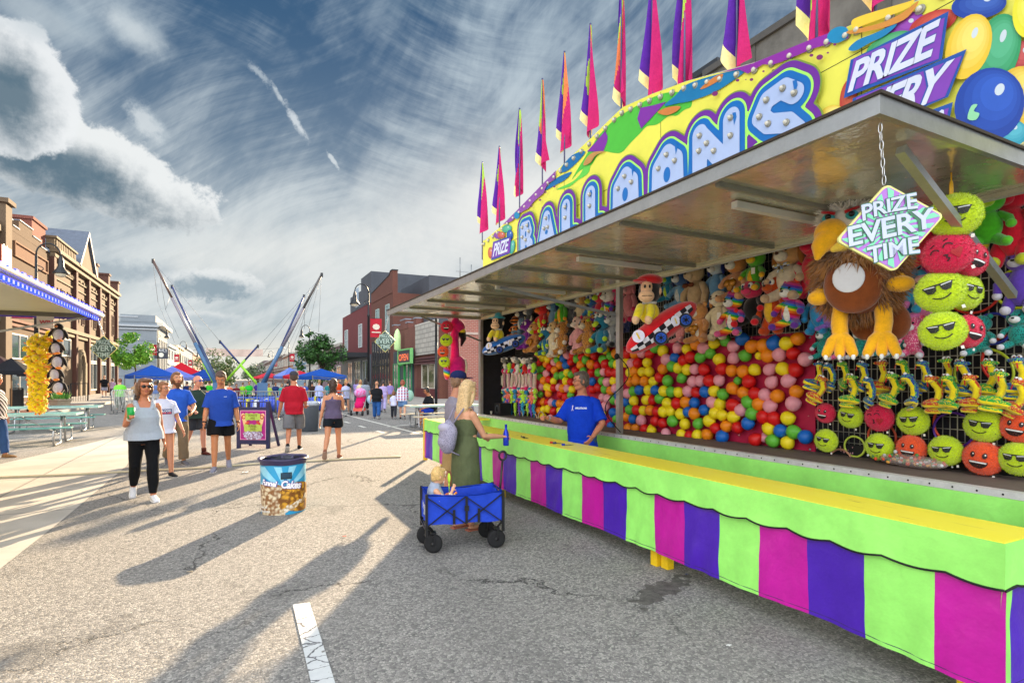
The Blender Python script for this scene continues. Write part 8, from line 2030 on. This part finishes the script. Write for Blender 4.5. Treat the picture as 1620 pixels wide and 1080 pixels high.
        if e[0] == 'graphic':
            bvh = BVHTree.FromObject(made['top'], bpy.context.evaluated_depsgraph_get()); 
            for (kind_, vs, fs, u0, v0, sx_, sy_, m_, off) in e[1](k):
                q = MB(); back = len(e) > 2
                def g(u, v):
                    x_, z_ = u0+u*sx_, (pz+v0)*k+v*sy_
                    h = bvh.ray_cast(Vector((x_, -1 if not back else 1, z_)), Vector((0, 1 if not back else -1, 0)))
                    y_ = h[0].y if h[0] is not None else -.12*k
                    return (x_, y_-off, z_)
                lay(vs, fs, g, q); part('shirt_print', q, m_, made['top'])
    t['_h'] = 0; del t['_h']
    t_hands = [(t.location+Matrix.Rotation(rz, 3, 'Z') @ (K(h[0]+h[1]*.06)), Matrix.Rotation(rz, 3, 'Z') @ h[1]) for h in hands]
    return t, t_hands, (K(hc), pz*k)
def facecam(p, turn=0): return atan2(-p[0], p[1])+radians(turn)
def txt(s, bold=.03, shear=0): return text2d(s, bold, shear)
denim, blackc, khaki = cloth('3a5a8c'), cloth('121317'), cloth('8a7c62')
wsh = dict(mat=cloth('dcdce0'), sole=paint('f0f0f0')); dsh = dict(mat=cloth('24242a'), sole=paint('c8c8c8')); gsh = dict(mat=cloth('6a6a70'), sole=paint('e0e0e0'))
HR = lambda c: mat(c, rough=.55, var=.35, scale=60, sheen=.2)

# woman with the green cup
p = G(228, 790); t, h, _ = person('woman in pale grey tank top, black leggings and sunglasses walking with green cup', p, facecam(p, 6), 1.66, 'f', dict(legs=((-14, 22), (12, 6)), arms=((16, 14, 104, 22, 1), (-6, 9, 16, 0)), head=(0, 10)),
    dict(mat=cloth('aab2be', var=.04), strap=.40, hem=-.06, loose=1.14, sw=.034, name='tank_top'), dict(mat=blackc, len=.97, w=.98, cuff=.52, name='leggings'), wsh, dict(mat=HR('6a4426'), style='bob'), 'c07a58', .0085, 1.12, (('shades', '141212'), ('watch', 0, 'd8d4c8')))
c = h[0][0]+Vector((0, 0, .03)); solo('cup', MB().lathe([(.001, -.06), (.037, -.06), (.047, .085), (.043, .085), (.034, -.05)], c, 20).tube([c+Vector((.041*cos(a), .041*sin(a), -.0)) for a in np.linspace(0, 6.28, 19)[:18]], .002, 5, closed=True), mat('12a84a', rough=.35, var=.05), 'green plastic cup held by the woman in the tank top', 'cup')
# girl in white tee
def bl_gr(k):
    a = txt('BLOOD', .05); b = txt('GIVE LIFE', .06); out = [('b', [(-1, 0), (1, 0), (1, 1), (-1, 1)], [(0, 1, 2, 3)], 0, .22, .10*k, .085*k, cloth('1a3a78'), .004)]
    out[0] = ('b', [(x_/6-1, y_/3) for y_ in range(4) for x_ in range(13)], [(r*13+i, r*13+i+1, (r+1)*13+i+1, (r+1)*13+i) for r in range(3) for i in range(12)], 0, .22, .10*k, .095*k, cloth('2a4a86'), .004)
    out.append(('t', [(u-a[2]/2, v) for u, v in a[0]], a[1], 0, .265, .17*k/a[2], .036*k, paint('e8e8f0'), .007)); out.append(('t', [(u-b[2]/2, v) for u, v in b[0]], b[1], 0, .228, .18*k/b[2], .030*k, paint('e05a60'), .007)); return out
p = G(258, 753); t, h, _ = person('young woman in printed white T-shirt and red shorts with glasses', p, facecam(p, 18), 1.60, 'f', dict(legs=((-16, 26), (10, 4)), arms=((-16, 8, 8, 0), (12, 12, 14, 0)), head=(2, 22)),
    dict(mat=cloth('d4d6e8', var=.04), hem=-.13, loose=1.08, sleeve=.55, slw=1.15, name='tshirt'), dict(mat=cloth('c02838'), len=.16, w=1.05, name='shorts'), dsh, dict(mat=HR('8a5a34'), style='tied'), 'c8896a', .0095, 1.0, (('specs',), ('graphic', bl_gr)))
# bearded man
p = G(279, 734); person('bearded long haired man in royal blue T-shirt and khaki trousers', p, facecam(p, 12), 1.78, 'm', dict(legs=((-10, 16), (12, 8)), arms=((10, 10, 30, 0), (6, 22, 62, 42)), head=(-2, 6)),
    dict(mat=cloth('2a5cc4'), hem=-.12, sleeve=.6, slw=1.1, name='tshirt'), dict(mat=cloth('7a6c58'), len=.97, w=1.15, cuff=.8, name='trousers'), gsh, dict(mat=HR('7a5230'), style='beardlong', beard=1), 'c8906c', .010, 1.05)
# older man in sunglasses
p = G(311, 719); person('older man in dark green polo, grey shorts and blue wraparound sunglasses', p, facecam(p, 28), 1.72, 'm', dict(legs=((-12, 20), (12, 8)), arms=((14, 10, 58, 14, 1), (-6, 12, 20, 0)), head=(0, 22)),
    dict(mat=cloth('2c4038'), hem=-.12, sleeve=.6, loose=1.06, name='polo_shirt'), dict(mat=cloth('3c4048'), len=.42, w=1.2, name='shorts'), dict(mat=cloth('5a2c24'), sole=paint('3a3a3a'), sock=cloth('2a2a2c'), high=1), dict(mat=HR('9a8a7c'), style='bald'), 'd09078', .010, 1.18, (('shades', '1a50b0'),))
# young man in blue
def lg(k): a = txt('coastal', .03, .3); return [('t', [(u-a[2]/2, v) for u, v in a[0]], a[1], .075*k, .36, .05*k/a[2], .014*k, paint('c8d4e8'), .006)]
p = G(350, 742); person('young man in blue T-shirt and black shorts looking down while walking', p, facecam(p, -4), 1.80, 'm', dict(legs=((14, 6), (-12, 20)), arms=((8, 9, 18, 4), (-4, 9, 14, 0)), head=(28, -4), lean=3),
    dict(mat=cloth('2448a4'), hem=-.14, sleeve=.66, slw=1.22, loose=1.08, name='tshirt'), dict(mat=blackc, len=.36, w=1.25, name='shorts'), dict(mat=cloth('8c8ea0'), sole=paint('f0f0f0')), dict(mat=HR('4a3020'), style='short'), 'c08058', .0095, 1.03, (('watch', 1, '101014'), ('watch', 0, '18181a'), ('graphic', lg)))
# man in red polo, back view
p = G(465, 712); person('man in red polo, grey shorts and dark cap seen from behind', p, facecam(p, 176), 1.84, 'm', dict(legs=((18, 8), (-12, 30)), arms=((4, 9, 70, 10, 1), (2, 13, 12, 0)), head=(0, 4)),
    dict(mat=cloth('a4182c'), hem=-.12, sleeve=.7, slw=1.15, loose=1.08, name='polo_shirt'), dict(mat=cloth('6a6c72'), len=.5, w=1.25, name='shorts'), dict(mat=cloth('1c1c20'), sole=paint('c0c0c0')), dict(mat=HR('3a2a20'), style='short'), 'b87858', .010, 1.04, (('cap', '3c3e48'),))
# ponytailed woman
p = G(527, 726); person('ponytailed woman in grey purple racerback vest and black shorts walking away', p, facecam(p, 172), 1.66, 'f', dict(legs=((14, 4), (-18, 34)), arms=((22, 9, 76, 14, 1), (-14, 10, 10, 0)), head=(0, 4)),
    dict(mat=cloth('5e5470'), strap=.36, hem=-.04, racer=1, sw=.018, name='racerback_vest'), dict(mat=cloth('141c24'), len=.26, w=1.12, name='shorts'), dict(mat=cloth('8a5a48'), sole=paint('b09080')), dict(mat=HR('3a2418'), style='pony'), 'c88a68', .0095, 1.0)
# attendant
def mill(k):
    a = txt('#MILLSTRONG', .06); out = [('t', [(u, v) for u, v in a[0]], a[1], -.035*k, .335, .15*k/a[2], .022*k, paint('d8e0f4'), .006)]
    vs, fs = fill(lambda X, Y: np.minimum(sd_seg(X, Y, (-.5, -1), (.35, .7)), np.minimum(sd_seg(X, Y, (.5, -1), (-.35, .7)), sd_line(X, Y, [(-.35, .7), (0, 1), (.35, .7)])))-.14, -.8, -1.2, .8, 1.3, .08, merge=False)
    out.append(('r', vs, fs, -.075*k, .345, .022*k, .032*k, paint('d8d0ec'), .006)); return out
p = Vector((4.0, onX(921, 600, 4.0).y, 0)); t, hA, _ = person('grey haired stall attendant with glasses in a royal blue T-shirt behind counter', p, facecam(p, -22), 1.74, 'm', dict(legs=((2, 2), (-2, 2)), arms=((22, 20, 82, 6, 1), (12, 22, 38, 36)), head=(2, -48)),
    dict(mat=cloth('0c3cc0'), hem=-.16, sleeve=.68, slw=1.2, loose=1.04, name='tshirt'), dict(mat=denim, len=.97, name='jeans'), dsh, dict(mat=HR('5a4c44'), style='short'), 'c07c60', .0085, 1.1, (('specs',), ('watch', 0, 'a0a0a4'), ('graphic', mill)))
# woman in the olive dress
p = G(737, 836); t, hW, hd = person('blonde woman in a long olive sundress standing beside the wagon', p, facecam(p, 122), 1.63, 'f', dict(legs=((3, 4), (-3, 4)), arms=((28, 8, 58, 6, 1), (4, 10, 30, 0)), head=(4, 8)),
    None, dict(kind='dress', mat=cloth('5a6244'), len=.62, bust=.34, name='sundress', wr=.005), dict(sandal=1, mat=cloth('b8705c')), dict(mat=HR('c8a878'), style='long', len=.26), 'cc9474', .0075, 1.02)
c = hW[0][0]+Vector((0, 0, .0)); solo('bottle', MB().lathe([(.001, -.10), (.031, -.10), (.033, -.09), (.033, .03), (.026, .05), (.014, .085), (.013, .13), (.015, .135), (.001, .136)], c, 18), mat('1430b8', rough=.2, var=.1, metal=.3), 'blue aluminium bottle in the hand of the woman in the dress', 'bottle')
br_ = Matrix.Rotation(facecam(p, 122), 3, 'Z'); bp_ = p+br_ @ Vector((.02, .22, 1.02)); t = thing('backpack', 'small grey patterned backpack slung on the back of the dress', 'backpack', bp_, facecam(p, 122))
bm_ = mat('9a96ac', rough=.85, kind='spots', scale=22, col2='6a6478'); q = MB().ell((0, 0, 0), (.14, .09, .185), 18, 12); part('bag', lump(q, .08, 8), bm_, t)
part('flap', MB().ell((0, .03, .10), (.105, .065, .055), 16, 8), cloth('b0acc0'), t); part('pocket', MB().ell((0, .06, -.05), (.085, .04, .07), 14, 8), bm_, t)
part('strap', MB().tube([(-.06, -.03, .14), (-.10, -.14, .30), (-.10, -.26, .32), (-.10, -.30, .10)], .009, 6).tube([(.06, -.03, .14), (.10, -.14, .30), (.10, -.26, .32), (.10, -.30, .10)], .009, 6).tube([(-.07, .02, -.14), (-.1, -.1, -.2)], .007, 5), cloth('8a8498'), t)
# man in cap behind her
p = atD(722, 598, 6.75); p.z = 0; person('man in grey long sleeved shirt, khaki shorts and navy cap behind the blonde woman', p, facecam(p, 110), 1.74, 'm', dict(legs=((3, 2), (-5, 4)), arms=((12, 10, 50, 20), (6, 12, 40, 10)), head=(0, 8)),
    dict(mat=cloth('857f8c'), hem=-.12, sleeve=2, loose=1.06, name='henley_shirt'), dict(mat=cloth('a88a5c'), len=.48, w=1.2, name='shorts'), dict(mat=cloth('7a6a5a'), sole=paint('a09080')), dict(mat=HR('7a5a40'), style='short'), 'b87c60', .010, 1.05, (('cap', '1a2450'), ('shades', '141414')))
# toddler in the wagon
wp = WG.matrix_basis @ Vector((-.27, .02, 0)); wp.z = 0
t, hT, _ = person('fair haired toddler in grey and lime vest sitting in the blue wagon, eating', wp, radians(79), .97, 'm', dict(legs=((91, 0), (89, 0)), arms=((40, 14, 118, 26), (20, 14, 60, 10)), head=(4, 18), lean=4),
    dict(mat=cloth('9aa4b8'), hem=-.06, sleeve=0, name='vest'), dict(mat=cloth('b8c8d0'), len=.3, name='shorts'), wsh, dict(mat=HR('d0aa68'), style='short'), 'd8a080', .0075, 1.12, seat=.64)
t['label'] = 'fair haired toddler in a grey vest sitting in the blue wagon, eating'
# man cut by the left edge
p = atD(-9, 598, 11.3); p.z = 0; person('grey haired man in black and white striped shirt and jeans at the left edge', p, facecam(p, 55), 1.76, 'm', dict(legs=((-8, 12), (12, 6)), arms=((-6, 10, 24, 0), (-8, 14, 18, 0)), head=(0, 0)),
    dict(mat=cloth('c8c4c4', kind='hstripe', col2='1a1a1e') if False else mat('16161a', rough=.9, kind='dstripe', scale=11, col2='c8c4c8'), hem=-.12, sleeve=.66, loose=1.1, name='shirt'), dict(mat=cloth('34558c'), len=.97, w=1.1, name='jeans'), dict(mat=cloth('8a6a48'), sole=paint('d0d0d0')), dict(mat=HR('a8a09a'), style='short'), 'c08060', .012, 1.2)
# seated man at the right table
p = G(682, 671); p2 = Vector((p.x, p.y, 0)); person('man in black T-shirt and blue shorts sitting sideways on the picnic bench', p2, facecam(p2, -62), 1.76, 'm', dict(legs=((82, 84), (74, 66)), arms=((34, 10, 62, 26), (28, 12, 58, 16)), head=(4, -10), lean=12),
    dict(mat=cloth('16181e'), hem=-.10, sleeve=.6, name='tshirt'), dict(mat=cloth('1c3ca8'), len=.42, w=1.2, name='shorts'), dict(mat=cloth('2a2a2e'), sole=paint('d8d8d8')), dict(mat=HR('1c1612'), style='short'), 'a86c4c', .012, 1.1, (('shades', '101010'),), seat=.53)
# people across the middle distance
FARP = [
 (596, 663, 602, 'm', 178, 'broad man in black T-shirt and blue jeans walking away on the right', '16191e', '24508c', .97, '8a6a54', 'bald', 1.3),
 (637, 663, 600, 'f', 178, 'red haired woman in plaid shirt and denim shorts carrying a bag', 'PLAID', '5a7aa4', .42, '8a4024', 'bob', 1.1),
 (623, 663, 617, 'f', 178, 'small child in pale top and dark leggings beside the plaid shirt', 'c8cce8', '2a2c34', .95, '7a4a2c', 'tied', 1.0),
 (606, 652, 601, 'f', 178, 'woman in lilac top and lilac trousers walking away', 'b0a0d4', 'a8a0d0', .97, '3a2c28', 'tied', 1.2),
 (547, 655, 600, 'f', 30, 'girl in pale blue T-shirt and denim shorts by the barriers', 'b4bce4', '4a6a9c', .2, 'b08850', 'pony', 1.0),
 (578, 651, 598, 'f', 176, 'woman with long black hair in grey top by the pink pushchair', '8a94a4', '1c1e24', .9, '16141a', 'long', 1.05),
 (165, 631, 593, 'm', 178, 'man in black T-shirt and grey shorts on the left pavement', '14161a', '9a9cae', .45, '8a6a54', 'bald', 1.15),
 (178, 632, 598, 'f', 170, 'woman in mauve top half hidden by the slim dark post', 'a890a8', '2a2a30', .9, '6a4a34', 'bob', 1.0),
 (190, 652, 598, 'm', 175, 'man in bright green T-shirt leaning behind the rope wound barrier', '7ee04a', '3a4a34', .9, '7a4a30', 'short', 1.2),
 (26, 640, 604, 'm', 40, 'dark haired man sitting out on the patio by the solid panel', '3a3438', '2a2a30', .9, '1a1412', 'short', 1.0),
 (505, 650, 600, 'f', 150, 'person in pale violet top behind the ponytailed woman', 'a8b4e8', '3a4a6a', .9, '9a7a4c', 'short', 1.1),
 (535, 640, 599, 'm', 20, 'man in orange T-shirt under the right tent', 'd8481c', '2a3a78', .5, '3a2a20', 'short', 1.1),
 (548, 642, 597, 'm', -20, 'man in black shirt with grey cap near the shop door', '1a1a1e', '1a1a20', .9, '5a5a60', 'short', 1.1),
 (564, 640, 599, 'f', 160, 'woman in light purple top near the canopy post', '9a8cc8', '3a3a50', .9, '4a2a20', 'long', 1.0),
 (570, 643, 600, 'f', 15, 'blonde woman in cream top behind the pushchair', 'd8c8a8', '3a4a6a', .9, 'c0985c', 'long', 1.0),
 (617, 645, 602, 'm', 175, 'person in patterned purple top ahead of the plaid shirt', '8a7ab8', '8a7a50', .6, '6a3a28', 'short', 1.1),
 (482, 640, 604, 'm', 10, 'man in blue T-shirt under the bright blue tent', '3a5cb0', '2a2a34', .9, '5a4030', 'short', 1.1),
 (494, 641, 603, 'm', 190, 'person in dark brown shirt under the bright blue tent', '3a2a28', '22222a', .9, '2a2020', 'short', 1.0),
 (455, 640, 602, 'm', 170, 'man in dark shirt and cap left of the red shirted man', '2a2a38', '3a3a44', .9, '2a2020', 'short', 1.1),
 (446, 642, 606, 'f', 5, 'woman in turquoise top left of the red shirted man', '3aa09c', '2a3a5a', .9, '8a6a44', 'bob', 1.0),
 (436, 640, 604, 'm', 0, 'man in navy T-shirt by the right bungee base', '24386c', '3a3a3a', .5, '4a3020', 'short', 1.0),
 (425, 642, 606, 'm', 30, 'child in lime yellow top beside the right bungee base', 'c0d860', '2a3c78', .5, '6a4a2c', 'short', 1.0),
 (408, 640, 601, 'm', 160, 'man in violet T-shirt behind the board top', '4a3a9c', '2a2a34', .9, '3a2a20', 'short', 1.1),
 (394, 641, 602, 'm', 20, 'man in bright green T-shirt between the crossed poles', '2ac43c', '22242c', .9, '5a3a28', 'short', 1.15),
 (384, 641, 604, 'f', 170, 'person in lime top beside the man in bright green', '9ad83c', '2a2a3c', .9, '7a5a3c', 'short', 1.0),
 (374, 644, 606, 'm', 0, 'person in dark red shirt near the left crossed pole', '6a2030', '2a2a30', .9, '3a2a20', 'short', 1.0),
 (331, 642, 602, 'f', 165, 'person in bright green top behind the man in sunglasses', '3cc83a', '2a3048', .9, '5a3a2c', 'short', 1.1),
 (320, 645, 603, 'm', 10, 'man in black top left of the left bungee pole', '1c1c22', '3a3c48', .9, '2a201c', 'short', 1.1),
 (296, 640, 603, 'm', 175, 'man in navy top between bearded man and man in sunglasses', '1e2c5c', '2a2a30', .9, '3a2a20', 'short', 1.0),
 (301, 646, 609, 'm', 0, 'dark haired boy in white top low behind the bearded man', 'd0d0d8', '2a3a6a', .5, '2a1c14', 'short', 1.0),
 (246, 640, 602, 'f', 160, 'woman in blue and white top under the royal blue tent', '6a88c8', 'd0d0d8', .9, '6a4a34', 'bob', 1.0),
 (214, 642, 603, 'm', 20, 'man in tan shirt at the left end of the royal blue tent', 'b89a74', '3a3c44', .9, '4a3020', 'short', 1.0),
 (347, 645, 606, 'm', 180, 'man in olive shirt between the left poles', '5c6a3c', '2a2c30', .9, '3a2a20', 'short', 1.0),
 (363, 643, 605, 'f', 190, 'woman in coral top behind the bowed young man', 'e07a5a', '2a3a5a', .9, '8a6a44', 'bob', 1.0),
 (466, 638, 603, 'f', 40, 'woman in rose top hidden behind the red shirted man', 'c86a88', '2a2a34', .9, '4a3424', 'long', 1.0),
 (520, 643, 602, 'm', 190, 'man in teal shirt right of the ponytailed woman', '2a7a80', '2a2a34', .9, '3a2a1c', 'short', 1.0)]
random.seed(31)
for x_, yf, yt, sx, turn, lab, tc, bc, ln, hcx, st, ft in FARP:
    p = G(x_, yf); d = FP*CH/(yf-598); H = min(1.95, max(1.05, (yf-yt)*d/FP)); ph = random.choice((-1, 1))
    tm = mat('b83048', rough=.9, kind='plaid', scale=9, col2='e8e0e8') if tc == 'PLAID' else cloth(tc)
    zb = .13 if (p.x < -7.3 and p.y > 22) or (p.x > 7.4 and p.y > 21.5) else 0; p.z = zb
    person(lab, p, facecam(p, turn), H-zb, sx, dict(legs=((14*ph, 8 if ph > 0 else 22), (-12*ph, 22 if ph > 0 else 8)), arms=((random.uniform(-14, 20), 10, random.uniform(8, 50), 0), (random.uniform(-14, 20), 10, random.uniform(8, 50), 0)), head=(random.uniform(-4, 14), random.uniform(-20, 20))),
        dict(mat=tm, hem=-.12, sleeve=.6 if tc != 'PLAID' else 1.5, loose=1.08, name='shirt'), dict(mat=cloth(bc), len=ln, w=1.15, name='trousers' if ln > .6 else 'shorts'), dict(mat=cloth(random.choice(('2a2a30', 'd0d0d4', '5a5a60'))), sole=paint('c8c8c8')), dict(mat=HR(hcx), style=st), random.choice(('c08868', 'b87c5c', 'cf9a7c')), .024, ft, (), 'people in the middle distance', True)
# carrier bag and pushchair
p = G(647, 655); solo('shopping_bag', MB().ell((p.x, p.y-.1, .85), (.20, .12, .26), 14, 10).tube([(p.x-.1, p.y-.1, 1.05), (p.x-.15, p.y-.1, 1.4), (p.x, p.y-.1, 1.1)], .015, 5), cloth('9ac4b4'), 'pale green cloth bag slung from the plaid shirted woman', 'bag')
p = G(586, 652); solo('carrier_bag', MB().ell((p.x, p.y, .62), (.17, .12, .22), 12, 8), mat('a8c8dc', rough=.4), 'pale blue carrier bag beside the man in black', 'bag')
p = G(569, 657); t = thing('pushchair', 'pink pushchair with patterned canopy by the last barrier', 'pushchair', p, 2.6)
part('seat', MB().tube([(0, .1, .45), (0, -.05, .5), (0, -.25, .85)], [.2, .22, .2], 12, rnd=True), cloth('d81868'), t); part('canopy', MB().ell((0, -.1, 1.0), (.27, .3, .22), 14, 8), mat('c8b0e0', rough=.9, kind='mottle', scale=9, col2='e05a9c'), t)
part('basket', MB().box(-.2, -.2, .2, .2, .25, .34), cloth('e06a5a'), t)
part('frame', MB().tube([(-.22, .35, .12), (-.22, -.1, .6), (-.22, -.5, 1.05), (.22, -.5, 1.05), (.22, -.1, .6), (.22, .35, .12)], .018, 6).tube([(-.22, -.35, .12), (-.22, .1, .6)], .016, 6).tube([(.22, -.35, .12), (.22, .1, .6)], .016, 6), alu, t)
for x_ in (-.25, .25):
    for y_ in (-.35, .35): part('wheel', MB().lathe([(.02, -.02), (.11, -.02), (.12, 0), (.11, .02), (.02, .02)], (x_, y_, .12), 16, axis=(1, 0, 0)), mat('2a2a2e', rough=.8), t)
